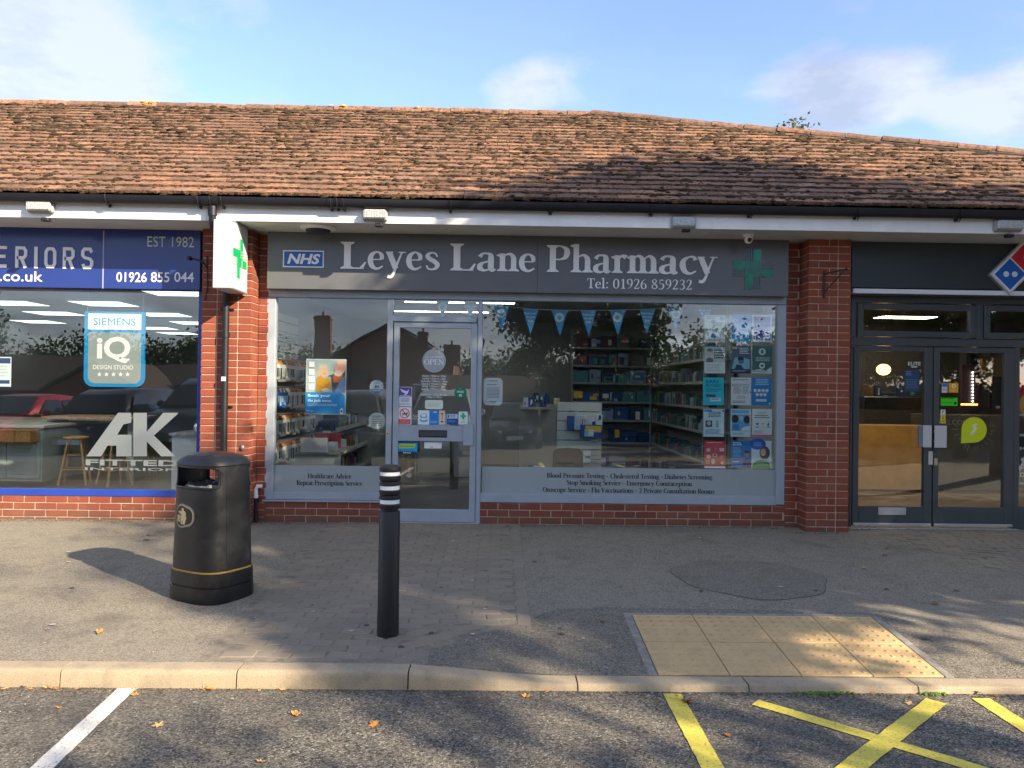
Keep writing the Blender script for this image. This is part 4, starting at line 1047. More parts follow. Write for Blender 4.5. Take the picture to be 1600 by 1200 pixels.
pier('sunlit red brick pier with downpipe between blue showroom and pharmacy', pf(313), pf(391), [pf(337), pf(370.5)], [], [(pf(391)+.0, xsl)])
pier('shaded red brick pier with iron bracket between pharmacy and pizza shop', pf(1261.5), pf(1328), [pf(1308)], [(xsr, pf(1261.5))], [])

# ------------------------------------------------------------------ sign boards
def band(mb, x0, x1, z0, z1, y0, y1, m, ch=.002): mb.box(x0, x1, y0, y1, z0, z1, m, ch)
sg = thing('pharmacy_sign', 'long grey sign board reading Leyes Lane Pharmacy above the pharmacy window', 'shop sign', (0.2, YS, 2.7))
x0, x1, z0, z1 = rc(417.5, 360, 1232.5, 457, YS); z1 = ZS-.003
xj = at(840, 400, YS).x
for a, b_ in ((x0, xj), (xj, x1)):
    mb = MB(); band(mb, a+.0006, b_-.0006, z0, z1, YS, YW+.02, SIGNG); mb.build('panel', sg)
# title: every word has its own span measured along the board
cap = (at(560, 378, YS).z-at(560, 420, YS).z); zb = at(828, 424.6, YS).z
tx = [('L', 533.5, 572.5), ('e', 576, 601), ('y', 602, 635), ('e', 636, 661), ('s', 665, 686), ('L', 704.5, 743.5), ('a', 747, 775.5), ('n', 777, 809.5), ('e', 812, 837.5),
      ('P', 854, 890), ('h', 892, 925), ('a', 928, 954.5), ('r', 956, 980.5), ('m', 980, 1028), ('a', 1031, 1059.5), ('c', 1063.5, 1089), ('y', 1088.5, 1121.5)]
for ch, a, b_ in tx:
    adv, st = serif_glyph(ch); 
    xs = []
    X0, X1 = at(a, 415, YS).x, at(b_, 415, YS).x
    ext = {'L': (.0, .62), 'e': (.02, .50), 'y': (-.02, .60), 's': (.02, .40), 'a': (.02, .54), 'n': (-.03, .62), 'P': (-.02, .62), 'h': (-.03, .62), 'r': (-.03, .45), 'm': (-.03, .92), 'c': (.02, .46)}[ch]
    sx = (X1-X0)/(ext[1]-ext[0]); mb = MB()
    T = lambda x, z: (X0+(x-ext[0])*sx, zb+z*cap)
    serif_char(mb, st, 0, T, .168, YS-.012, YS, LETTER, 7)
    mb.build('letter', sg)
mb = MB(); serif_text(mb, 'Tel: 01926 859232', at(917, 445, YS).x, at(1082, 445, YS).x, at(1000, 451.5, YS).z, at(1000, 436, YS).z-at(1000, 451.5, YS).z, YS, .003, LETTER, .13); mb.build('lettering', sg)
def x_cross(mb, cx_, cz, w_, Y, solid, line, face, ny=(0, -1)):
    pass
def health_cross(name, parent, cx_, cz, s_, place, mS, mL):
    # arms: half solid green, half thin lines, turned from arm to arm
    a = s_/2; t = s_*.205
    def add(n_, rects, m):
        mb = MB()
        for u0, u1, w0, w1 in rects: place(mb, cx_+u0, cx_+u1, cz+w0, cz+w1, m)
        mb.build(n_, parent)
    add('cross_solid', [(0, t, 0, a), (0, a, -t, 0), (-t, 0, -a, 0), (-a, 0, 0, t)], mS)
    ln = []
    for k in range(3):
        e = t*(.22+.33*k); w_ = t*.08
        ln += [(-e-w_, -e+w_, t*.0+.004, a), (t*.1, a, e-w_, e+w_), (e-w_, e+w_, -a, -t*.0-.004), (-a, -t*.1, -e-w_, -e+w_)]
    add('cross_line', ln, mL)
cc = at(1176.5, 420.5, YS); ss = .425
def plc(mb, a, b_, c_, d2, m): mb.box(a, b_, YS-.006-R.uniform(0, .001), YS, c_, d2, m)
crs = thing('wall_cross', 'flat mirrored green cross fixed at the right end of the grey pharmacy sign board', 'cross sign', (cc.x, YS, cc.z))
health_cross('c', crs, cc.x, cc.z, ss, plc, DGREEN, M('dark_mirror', (0.03, 0.05, 0.05), .12, metal=.6))
nb = thing('health_badge', 'small blue and white NHS plate at the left end of the grey sign board', 'badge', (0, YS, 0)); x0, x1, z0, z1 = rc(442.4, 391.5, 506.2, 418, YS)
nb.location = ((x0+x1)/2, YS, z0)
mb = MB(); mb.box(x0, x1, YS-.008, YS, z0, z1, P(236, 240, 240), .001); mb.build('plate', nb)
mb = MB(); e = .012; mb.box(x0+e, x1-e, YS-.009, YS-.004, z0+e, z1-e, P(20, 88, 172)); mb.build('blue_field', nb)
mb = MB(); mb.text('NHS', (x0+.045, x1-.035, z0+.035, z1-.035), YS-.009, P(240, 244, 244), .001, .035, .22); mb.build('lettering', nb)

# blue showroom sign
sb = thing('blue_showroom_sign', 'glossy blue sign board with phone number above the kitchen showroom', 'shop sign', (-5, YS, 2.5))
x1 = at(313, 400, YS).x; z0 = at(150, 450.5, YS).z; z1 = ZS-.003; xj = at(161.5, 400, YS).x
for a, b_ in ((-9.2, xj), (xj, x1)):
    mb = MB(); mb.box(a+.001, b_-.001, YS, YW+.02, z0, z1, BLUE, .0025); mb.build('panel', sb)
mb = MB(); mb.box(xj-.006, xj+.006, YS-.0015, YS+.01, z0, z1-.02, M('panel_joint', (.35, .38, .5), .4)); mb.build('joint_strip', sb)
def tech(mb, ch, x0, x1, z0, z1, w_, Y, m):
    T = lambda x, z: (x0+w_/2+x*(x1-x0-w_), z0+w_/2+z*(z1-z0-w_)); rr = .28
    def rb(p, k=0): mb.ribbon([T(*q) for q in p], w_, Y-.008-k*.0004, Y, m, smooth=False)
    if ch == 'E': rb([(1, 1), (0, 1), (0, 0), (1, 0)]); rb([(0, .52), (.85, .52)], 1)
    if ch == 'R': rb([(0, -.08), (0, 1), (.78, 1), (1, .87), (1, .60), (.78, .47), (0, .47)]); rb([(.52, .47), (1.0, -.08)], 1)
    if ch == 'I': mb.box(x0, x1, Y-.008, Y, z0, z1, m)
    if ch == 'O': rb([(.5, 1), (.2, .98), (0, .82), (0, .18), (.2, .02), (.8, .02), (1, .18), (1, .82), (.8, .98), (.5, 1)])
    if ch == 'S': rb([(1, .82), (.8, 1), (.2, 1), (0, .86), (0, .66), (.2, .54), (.8, .46), (1, .34), (1, .14), (.8, 0), (.2, 0), (0, .18)])
    if ch == 'T': rb([(0, 1), (1, 1)]); rb([(.5, 1), (.5, -.08)], 1)
    if ch == 'N': rb([(0, -.08), (0, 1.0), (1, 0), (1, 1.08)])
for ch, a, b_, dy in (('I', -84, -79, -3), ('N', -68, -48, -3), ('T', -38, -16, -2), ('E', -6, 13.7, -1.3), ('R', 24.5, 43, -.6), ('I', 54, 59.3, 0), ('O', 70, 88.5, .4), ('R', 98.7, 117, .8), ('S', 127.3, 146.3, 1.2)):
    x0, x1_, z0_, z1_ = rc(a, 385.7+dy, b_, 419.3+dy, YS); mb = MB(); tech(mb, ch, x0, x1_, z0_, z1_, .032, YS, LETTER); mb.build('letter', sb)
mb = MB(); mb.text('interiors.co.uk', rc(-98, 423, 67, 439, YS), YS, W_, .003, .01); mb.build('lettering', sb)
for tx_, a, b_ in (('01926', 182, 229.5), ('855', 236, 265), ('044', 272.5, 303)):
    mb = MB(); mb.text(tx_, rc(a, 425.3, b_, 441, YS), YS, W_, .003, .012); mb.build('lettering', sb)
mb = MB(); mb.text('EST 1982', rc(230.5, 370, 303.3, 386, YS), YS, GREYT, .003, .0); mb.build('date_lettering', sb)

# dark sign of the pizza shop
sp_ = thing('dark_pizza_sign', 'plain dark slate sign board with a white light strip above the pizza shop doors', 'shop sign', (5, YS, 2.6))
x0 = at(1331, 410, YS).x; z0 = at(1460, 461, YS).z
mb = MB(); mb.box(x0, 9.2, YS, YW+.02, at(1460, 451, YS).z, ZS-.003, DARKS, .003); mb.build('panel', sp_)
mb = MB(); mb.box(x0+.005, 9.2, YS-.035, YW, at(1460, 460.5, YS).z, at(1460, 453.3, YS).z, M('light_strip', (.75, .77, .8), .3), .004); mb.build('light_strip', sp_)
mb = MB(); mb.box(x0-.01, 9.2, YS+.005, YW+.02, z0-.012, at(1460, 452.0, YS).z-.005+.0, DARKS); mb.build('trim', sp_)
lg = thing('domino_logo_sign', 'tilted red and blue domino tile sign with white spots on the dark board', 'logo sign', (0, YS, 0))
cb_, ct = at(1578, 428.5, YS-.06), at(1603.5, 402.5, YS-.06); lg.location = (cb_.x, YS, cb_.z)
dd = (ct-cb_); u = Vector((dd.x, dd.z)); hl = u.length/2; u.normalize(); q = Vector((-u.y, u.x))
def dia(c_, hs, y0, y1, m, name, el=1.0):
    pts = [c_+u*hs*el*a+q*hs*b_ for a, b_ in ((1, 1), (-1, 1), (-1, -1), (1, -1))]
    mb = MB(); mb.prism([(p.x, p.y) for p in pts], y0, y1, m); return bev(mb.build(name, lg), .008)
cB, cT = Vector((cb_.x, cb_.z)), Vector((ct.x, ct.z)); mid = (cB+cT)/2
dia(mid, hl+.028, YS-.06, YS, SILVER, 'casing', (2*hl+.028)/(hl+.028))
dia(mid, hl+.014, YS-.063, YS-.05, W_, 'white_face', (2*hl+.014)/(hl+.014))
dia(cB, hl-.006, YS-.067, YS-.055, P(10, 95, 185), 'blue_square'); dia(cT, hl-.006, YS-.067, YS-.055, P(205, 25, 50), 'red_square')
for c_ in (cB-Vector((.045, 0)), cB+Vector((.045, 0)), cT):
    mb = MB(); mb.disc(c_.x, c_.y, .030, YS-.070, YS-.06, W_, 20); mb.build('spot', lg)

# ------------------------------------------------------------------ things on the fascia and piers
def flood(px, py, wd, ht, label):
    p = at(px, py, YFA-.06); t = thing('bulkhead_light', label, 'floodlight', (p.x, YFA, p.z), 'lights fixed along the white fascia')
    w_, h_ = wd*(YFA-.06)/FPX, ht*(YFA-.06)/FPX
    mb = MB(); mb.box(p.x-w_/2, p.x+w_/2, YFA-.05, YFA-.001, p.z-h_/2, p.z+h_/2, M('light_body', (.30, .31, .30), .4), .012); bev(mb.build('body', t), .006)
    mb = MB(); gm = M('prismatic_lens', (.42, .44, .43), .12, var=.35, vs_=70); n = 14
    mb.box(p.x-w_/2+.01, p.x+w_/2-.01, YFA-.085, YFA-.045, p.z-h_/2+.012, p.z+h_/2-.012, gm, .015)
    for i in range(n):
        xx = p.x-w_/2+.02+(w_-.04)*i/(n-1); mb.tube([(xx, YFA-.086, p.z-h_/2+.025), (xx, YFA-.086, p.z+h_/2-.025)], .0035, gm, 5)
    mb.build('lens', t)
    mb = MB(); mb.box(p.x-.005+.0, p.x+.07, YFA-.03, YFA+.03, ZS-.04, ZS-.008, DARK, .006); mb.build('sensor', t)
flood(61, 322, 40, 19, 'bulkhead light on the white fascia above the blue showroom sign')
flood(585.5, 335, 39, 19, 'bulkhead light on the white fascia above the words Leyes Lane')
flood(1069, 347, 39, 20, 'bulkhead light on the white fascia above the end of the word Pharmacy')
flood(1578, 351.5, 44, 19, 'bulkhead light on the white fascia above the pizza shop')
p = at(496, 354, 7.75); t = thing('round_soffit_light', 'round dark topped light under the soffit left of the pharmacy lettering', 'light', (p.x, 7.78, ZS))
mb = MB(); mb.lathe([(.17, 0), (.175, -.02), (.15, -.032), (.12, -.034)], (p.x, 7.78, ZS), WHITE, 28); mb.build('base', t)
mb = MB(); mb.lathe([(.125, -.033), (.115, -.055), (.06, -.066), (0, -.068)], (p.x, 7.78, ZS), DARK, 24); mb.build('diffuser', t)
p = at(1169, 370, 7.8); t = thing('security_camera', 'small white dome camera under the soffit above the green cross', 'camera', (p.x, 7.8, ZS))
mb = MB(); mb.lathe([(.055, 0), (.055, -.02), (.045, -.03)], (p.x, 7.8, ZS), WHITE, 20); mb.build('base', t)
mb = MB(); mb.sphere((p.x, 7.79, ZS-.055), .042, WHITE, 16, 10); mb.build('dome', t)
mb = MB(); mb.lathe([(.022, 0), (.020, -.012), (0, -.014)], (p.x, 7.755, ZS-.062), DARK, 16, 'y'); mb.build('lens', t)

# projecting box sign
xa, xb = at(332.5, 400, 7.43).x, at(362, 400, 7.43).x; z0, z1 = at(347, 450, 7.43).z, ZS-.015
pb = thing('projecting_pharmacy_sign', 'white box sign with a green cross sticking out from the left brick pier', 'box sign', ((xa+xb)/2, YP, z0))
mb = MB(); mb.box(xa, xb-.006, 7.43, YP-.03, z0, z1, M('box_sign_white', (.60, .61, .63), .3), .006); mb.build('casing', pb)
mb = MB(); mb.box(xb-.008, xb, 7.44, YP-.04, z0+.012, z1-.012, M('opal_face', (.62, .63, .64), .25)); mb.build('face_panel', pb)
for zz_ in (z0+.006, z1-.006):
    mb = MB(); mb.box(xb-.012, xb+.004, 7.43, YP-.03, zz_-.008, zz_+.008, SILVER, .002); mb.build('edge_trim', pb)
def plx(mb, a, b_, c_, d2, m): mb.box(xb-.002, xb+.0015+R.uniform(0, .0006), a, b_, c_, d2, m)
ym = (7.44+YP-.04)/2
health_cross('c', pb, ym, (z0+z1)/2-.01, .40, plx, P(0, 160, 92), P(150, 160, 160))
mb = MB(); mb.box(xa+.05, xb-.05, YP-.035, YP+.01, z0+.1, z0+.16, DARK); mb.box(xa+.05, xb-.05, YP-.035, YP+.01, z1-.16, z1-.1, DARK); mb.build('fixing', pb)
for dz_ in (.03, z1-z0-.03):
    for dx_ in (.015, xb-xa-.02):
        mb = MB(); mb.lathe([(.004, 0), (.004, -.002), (0, -.003)], (xa+dx_, 7.43, z0+dz_), SILVER, 8, 'y'); mb.build('screw', pb)

# downpipe
xd = at(352, 560, YP-.045).x
dp = thing('downpipe', 'black rainwater pipe running down the left brick pier behind the box sign', 'drainpipe', (xd, YP-.045, 0))
PR = .034
mb = MB(); mb.tube([(xd, gy, gz-gr-.04), (xd, gy, gz-gr-.17), (xd, gy+.03, gz-gr-.24), (xd, YP-.10, gz-gr-.42), (xd, YP-.05, gz-gr-.50), (xd, YP-.05, gz-gr-.62), (xd, YP-.05, -.02)], PR, BLACKP, 16); mb.build('pipe', dp)
mb = MB()
for z_ in (gz-gr-.12,): mb.lathe([(PR+.001, 0), (PR+.008, 0), (PR+.008, .09), (PR+.001, .095)], (xd, gy, z_), BLACKP, 18)
for z_ in (1.92, .35): mb.lathe([(PR+.001, 0), (PR+.007, 0), (PR+.007, .05), (PR+.001, .05)], (xd, YP-.05, z_), BLACKP, 18)
mb.build('collar', dp)
for z_ in (2.2, 1.2, .45):
    mb = MB(); mb.box(xd-.07, xd+.07, YP-.016, YP-.001, z_, z_+.022, BLACKP, .003); mb.build('pipe_clip', dp)
z_ = at(352, 592, YP-.085).z; mb = MB(); mb.box(xd-.021, xd+.021, YP-.089, YP-.083, z_-.021, z_+.021, W_); mb.build('white_tag', dp)
# short overflow pipe by the pier foot
p = at(399.5, 790, YW-.05); op = thing('overflow_pipe', 'short black pipe with a white elbow at the foot of the sunlit brick pier', 'pipe', (p.x, YW-.05, 0))
zt = at(399, 775, YW-.05).z
mb = MB(); mb.tube([(p.x, YW-.05, -.03), (p.x, YW-.05, zt)], .020, BLACKP, 10); mb.build('pipe', op)
mb = MB(); mb.tube([(p.x, YW-.05, zt-.02), (p.x, YW-.05, zt+.07), (p.x+.01, YW-.04, zt+.10), (p.x+.06, YW-.03, zt+.10)], .022, WHITE, 10); mb.lathe([(.026, 0), (.026, .03)], (p.x, YW-.05, zt-.02), WHITE, 12); mb.build('elbow', op)
# iron bracket on the right pier
p = at(1287, 445, YP); z0, z1 = at(1287, 465, YP).z, at(1287, 423.5, YP).z
ib = thing('wall_bracket', 'empty rusty iron hanging bracket on the shaded right hand brick pier', 'bracket', (p.x, YP, z0)); IRON = M('black_iron', (.02, .018, .018), .6, var=.4, vs_=40)
mb = MB(); mb.box(p.x-.012, p.x+.012, YP-.014, YP-.001, z0, z1, IRON, .002); mb.build('wall_plate', ib)
mb = MB(); e = Vector((p.x+.145, YP-.20, z1-.01)); mb.tube([(p.x, YP-.01, z1-.03), e], .0075, IRON, 6); mb.sphere(e, .016, IRON, 8, 6); mb.build('arm', ib)
mb = MB(); mb.tube([(p.x, YP-.01, z0+.05), e-Vector((.02, -.02, .02))], .007, IRON, 6); mb.build('brace', ib)
p = at(307, 408, YS-.08); t = thing('spy_camera', 'tiny black camera on a bent arm at the end of the blue showroom sign', 'camera', (p.x, YS, p.z))
mb = MB(); mb.tube([(at(324, 425, YP).x, YP-.01, at(324, 418, YP).z), (at(322, 412, YP).x, YP-.1, at(322, 411, YP).z), (p.x+.02, YP-.12, p.z)], .009, DARK, 6); mb.build('arm', t)
mb = MB(); mb.lathe([(.02, 0), (.022, -.05), (.012, -.07)], (p.x, YP-.10, p.z), DARK, 12, 'y'); mb.build('camera_body', t)
mb = MB(); x = at(324, 420, YP).x; mb.tube([(x, YP-.012, at(324, 400, YP).z), (x+.01, YP-.015, at(324, 450, YP).z), (x-.02, YP-.012, at(320, 470, YP).z)], .007, DARK, 6); mb.build('cable', t)
p = at(393, 697, YW-.02); t = thing('round_wall_tap', 'small grey fitting on brickwork beside the pharmacy window, right of the bin', 'wall fitting', (p.x, YP, p.z))
mb = MB(); mb.sphere((p.x-.02, YP-.01, p.z), .022, M('grey_metal', (.2, .2, .2), .5, metal=.6), 10, 8, (1, .8, 1.4)); mb.build('body', t)

# ------------------------------------------------------------------ shopfronts
def bar(par, name, px0, py0, px1, py1, Y, d_, m, ch=.004, dy=0):
    x0, x1, z0, z1 = rc(px0, py0, px1, py1, Y); mb = MB(); mb.box(x0, x1, Y-dy, Y+d_, z0, z1, m, ch); return mb.build(name, par)
def pane(par, px0, py0, px1, py1, Y, name='pane'):
    x0, x1, z0, z1 = rc(px0, py0, px1, py1, Y); mb = MB(); mb.box(x0-.01, x1+.01, Y, Y+.008, z0-.01, z1+.01, GLASS); return mb.build(name, par)
YG = YW+.045
ps = thing('pharmacy_shopfront', 'grey aluminium pharmacy shopfront with two big windows and a half glazed door', 'shopfront', (0.1, YW, 0))
FB = FRAMEG
zt_, zb_ = at(825, 462, YW).z, 0
def vbar(par, name, px0, px1, z0, z1, m, pyr=620, dy=0.0, d_=.09):
    x0, x1 = at(px0, pyr, YW).x, at(px1, pyr, YW).x; mb = MB(); mb.box(x0, x1, YW-dy, YW+d_, z0, z1, m, .004); return mb.build(name, par)
ztop = at(825, 456, YW).z; zh = at(825, 470.5, YW).z
zl0, zl1 = at(508, 781, YW).z, at(508, 769.5, YW).z
x0, x1 = at(415, 620, YW).x, at(1227.5, 620, YW).x
mb = MB(); mb.box(x0, x1, YW, YW+.09, zh+.004, ztop+.05, FB, .004); mb.build('head_frame', ps)
zf = at(825, 466, YW).z
vbar(ps, 'frame_jamb', 415, 428.5, zl0, zh, FB); vbar(ps, 'mullion', 603.5, 612.5, -.02, zh, FB, dy=.004); vbar(ps, 'mullion', 745, 752.5, -.02, zh, FB, dy=.004); vbar(ps, 'frame_jamb', 1214.5, 1227.5, at(985, 786, YW).z, zh, FB)
a, b_ = at(428.5, 620, YW).x, at(603.5, 620, YW).x; mb = MB(); mb.box(a, b_, YW, YW+.09, zl0, zl1, FB, .004); mb.build('sill_frame', ps)
a, b_ = at(752.5, 620, YW).x, at(1214.5, 620, YW).x; mb = MB(); mb.box(a, b_, YW, YW+.09, at(985, 787.5, YW).z, at(985, 773.5, YW).z, FB, .004); mb.build('sill_frame', ps)
mb = MB(); mb.box(at(410, 780, YW).x, at(605, 780, YW).x, YW-.02, YW+.02, zl0-.022, zl0-.004, FB, .003); mb.build('drip_sill', ps)
pane(ps, 428, 460, 604, 770, YG); pane(ps, 752, 470, 1215, 774, YG)
x0, x1, z0, z1 = rc(612.5, 494.5, 745, 503, YW); mb = MB(); mb.box(x0, x1, YW, YW+.09, z0, z1, FB, .004); mb.build('transom', ps)
pane(ps, 613, 464, 745, 495, YG)
FROST = M('frosted_film', (0.31, 0.35, 0.35), 0.45, var=.05, vs_=2)
def frost(px0, py0, px1, py1, par, name='frosted_band'):
    x0, x1, z0, z1 = rc(px0, py0, px1, py1, YG); mb = MB(); mb.box(x0, x1, YG-.0016, YG-.0004, z0, z1, FROST); return mb.build(name, par)
frost(428.8, 727.5, 603.4, 769.4, ps); frost(752.8, 731.5, 1214.4, 773.4, ps)
INK = P(26, 28, 30)
def serifline(par, txt, px0, px1, pyb, pyc, Y, m, stem=.17, name='lettering'):
    mb = MB(); pm = (px0+px1)/2; zb2, zc = at(pm, pyb, Y).z, at(pm, pyc, Y).z
    serif_text(mb, txt, at(px0, pyb, Y).x, at(px1, pyb, Y).x, zb2, zc-zb2, Y, .0015, m, stem, .02, 3); return mb.build(name, par)
YI = YG-.002
serifline(ps, 'Healthcare Advice', 481, 549, 747.4, 740.3, YI, INK); serifline(ps, 'Repeat Prescription Service', 463.5, 566, 758.2, 751, YI, INK)
serifline(ps, 'Blood Pressure Testing • Cholesterol Testing • Diabetes Screening', 854.5, 1113, 747.6, 740.4, YI, INK)
serifline(ps, 'Stop Smoking Service • Emergency Contraception', 885.5, 1081, 758.4, 751.2, YI, INK)
serifline(ps, 'Otoscope Service • Flu Vaccinations • 2 Private Consultation Rooms', 848, 1116.5, 769.8, 762.6, YI, INK)
# pharmacy door
dr = node('door', ps)
YD = YW-.012
def db(name, px0, py0, px1, py1, m=FB, Y=YD, d_=.06, ch=.004, dy=0): return bar(dr, name, px0, py0, px1, py1, Y, d_, m, ch, dy)
x0, x1 = at(613.8, 660, YD).x, at(743.8, 660, YD).x; zt2 = at(679, 504.5, YD).z
gx0, gx1 = at(622.5, 660, YD).x, at(734.5, 660, YD).x; gz1 = at(679, 512.5, YD).z; gzm1, gzm0 = at(679, 665, YD).z, at(679, 689.5, YD).z; gz0 = at(679, 796.5, YD).z
for nm, a, b_, c_, d2 in (('stile', x0, gx0, .012, zt2), ('stile', gx1, x1, .012, zt2), ('top_rail', gx0, gx1, gz1, zt2), ('middle_rail', gx0, gx1, gzm0, gzm1), ('bottom_rail', gx0, gx1, .012, gz0)):
    mb = MB(); mb.box(a, b_, YD, YD+.055, c_, d2, FB, .003); mb.build(nm, dr)
for c_, d2 in ((gzm1, gz1), (gz0, gzm0)):
    mb = MB(); mb.box(gx0-.008, gx1+.008, YD+.022, YD+.03, c_-.008, d2+.008, GLASS); mb.build('pane', dr)
x_, x2, c_, d2 = rc(654, 672, 698.5, 683.5, YD); mb = MB(); mb.box(x_, x2, YD-.004, YD+.01, c_, d2, DARK, .002); mb.box(x_+.01, x2-.01, YD-.007, YD, c_+.012, d2-.012, M('slot_flap', (.05, .052, .055), .4), .002); mb.build('letter_slot', dr)
x_, x2, c_, d2 = rc(724, 662.5, 739.5, 696, YD); mb = MB(); mb.box(x_, x2, YD-.03, YD-.006, c_, d2, FB, .003); mb.box(x_+.03, x2-.03, YD-.008, YD+.0, c_+.05, d2-.05, FB); mb.build('pull_plate', dr)
x_, x2, c_, d2 = rc(603.8, 671, 608.4, 682, YW); mb = MB(); mb.box(x_, x2, YW-.008, YW-.003, c_, d2, M('brass', (.55, .48, .28), .35, metal=.6), .001); mb.disc((x_+x2)/2, (c_+d2)/2-.008, .007, YW-.0095, YW-.008, DARK, 10); mb.build('lock_plate', ps)
mb = MB(); mb.box(at(612, 815, YW).x, at(747, 815, YW).x, YW-.03, YW+.1, -.03, .009, SILVER, .003); mb.build('threshold', ps)

# blue framed showroom window
bs = thing('blue_shopfront', 'kitchen showroom window with a bright blue frame on the left', 'shopfront', (-6, YW, 0.1))
xr_ = at(314, 600, YW).x; xi = at(308, 600, YW).x; zb0, zb1 = at(150, 775.5, YW).z, at(150, 765, YW).z; zt3 = at(150, 440, YW).z
mb = MB(); mb.box(xi, xr_, YW, YW+.09, zb0, zt3, BLUEF, .004); mb.build('frame_jamb', bs)
mb = MB(); mb.box(-9.0, xi, YW-.004, YW+.09, zb0, zb1, BLUEF, .004); mb.build('sill_frame', bs)
mb = MB(); mb.box(-9.0, xi, YW, YW+.09, at(150, 452, YW).z, zt3, BLUEF, .004); mb.build('head_frame', bs)
mb = MB(); mb.box(-9.0, xi+.01, YG, YG+.008, zb1-.01, zt3, GLASS); mb.build('pane', bs)
mb = MB(); mb.box(-9.06, -9.0, YW, YW+.09, zb0, zt3, BLUEF, .004); mb.build('frame_jamb', bs)
# window logo: big cut letters
VN = P(112, 120, 125)
lo_ = thing('window_logo', 'large silver A K window lettering over the words fitted interiors, behind the bin', 'window lettering', (-5.2, YG, .5))
def z4(pts): return [(at(x/4, 560+y/4, YG).x, at(x/4, 560+y/4, YG).z) for x, y in pts]
mb = MB(); mb.prism(z4([(738, 340), (820, 340), (820, 402), (772, 412), (733, 477), (822, 477), (822, 612), (728, 612), (728, 545), (672, 545), (632, 612), (540, 612)]), YG-.002, YG-.0005, VN); mb.build('letter', lo_)
mb = MB(); mb.prism(z4([(834, 340), (918, 340), (918, 458), (1020, 340), (1118, 340), (962, 482), (1095, 612), (1008, 612), (918, 520), (918, 612), (834, 612)]), YG-.002, YG-.0005, VN); mb.build('letter', lo_)
mb = MB(); mb.text('FITTED', rc(134, 718.5, 280, 727.7, YG), YG-.0005, VN, .0015, .03); mb.build('lettering', lo_)
mb = MB(); mb.text('INTERIORS', rc(133, 731, 291, 735.5, YG), YG-.0005, VN, .0015, .015); mb.build('lettering', lo_)

# pizza shop front
zs = thing('pizza_shopfront', 'dark grey shopfront with paired glazed doors and small top windows on the right', 'shopfront', (4.6, YW, 0))
YZ = YW-.0; zD0 = .03
DK = DARKG
zA, zB_, zC, zDt = at(1455, 458, YZ).z, at(1455, 474, YZ).z, at(1455, 529, YZ).z, at(1455, 541, YZ).z
X = lambda px: at(px, 650, YZ).x
mb = MB(); mb.box(X(1328.5), 9.0, YZ, YZ+.09, zB_, zA+.03, DK, .004); mb.build('head_frame', zs)
mb = MB(); mb.box(X(1328.5), 9.0, YZ, YZ+.09, zDt, zC, DK, .004); mb.build('transom', zs)
mb = MB(); mb.box(X(1328.5), X(1336.5), YZ, YZ+.09, zC, zB_, DK, .004); mb.build('frame_jamb', zs)
mb = MB(); mb.box(X(1523), X(1535), YZ, YZ+.09, zC, zB_, DK, .004); mb.build('mullion', zs)
for i, (a, b_) in enumerate(((1337.5, 1522), (1536, 1720))):
    tv = node('top_window', zs); xa_, xb_ = X(a), X(b_); c_, d2 = zC+.012, zB_-.012; fw = .062; e = YZ-.014
    for nm, q0, q1, r0, r1 in (('sash', xa_, xa_+fw, c_, d2), ('sash', xb_-fw, xb_, c_, d2), ('sash', xa_+fw, xb_-fw, c_, c_+fw), ('sash', xa_+fw, xb_-fw, d2-fw, d2)):
        mb = MB(); mb.box(q0, q1, e, e+.06, r0, r1, DK, .004); mb.build(nm, tv)
    mb = MB(); mb.box(xa_+fw-.008, xb_-fw+.008, e+.025, e+.033, c_+fw-.008, d2-fw+.008, GLASS); mb.build('pane', tv)
    for hx in (.16, .84):
        mb = MB(); mb.box(xa_+(xb_-xa_)*hx-.04, xa_+(xb_-xa_)*hx+.04, e-.008, e+.001, d2-.028, d2-.006, DK, .003); mb.build('hinge', tv)
mb = MB(); mb.box(X(1328.5), X(1332), YZ, YZ+.09, -.02, zDt, DK, .003); mb.build('frame_jamb', zs)
mb = MB(); mb.box(X(1584), X(1593), YZ, YZ+.09, -.02, zDt, DK, .003); mb.build('frame_jamb', zs)
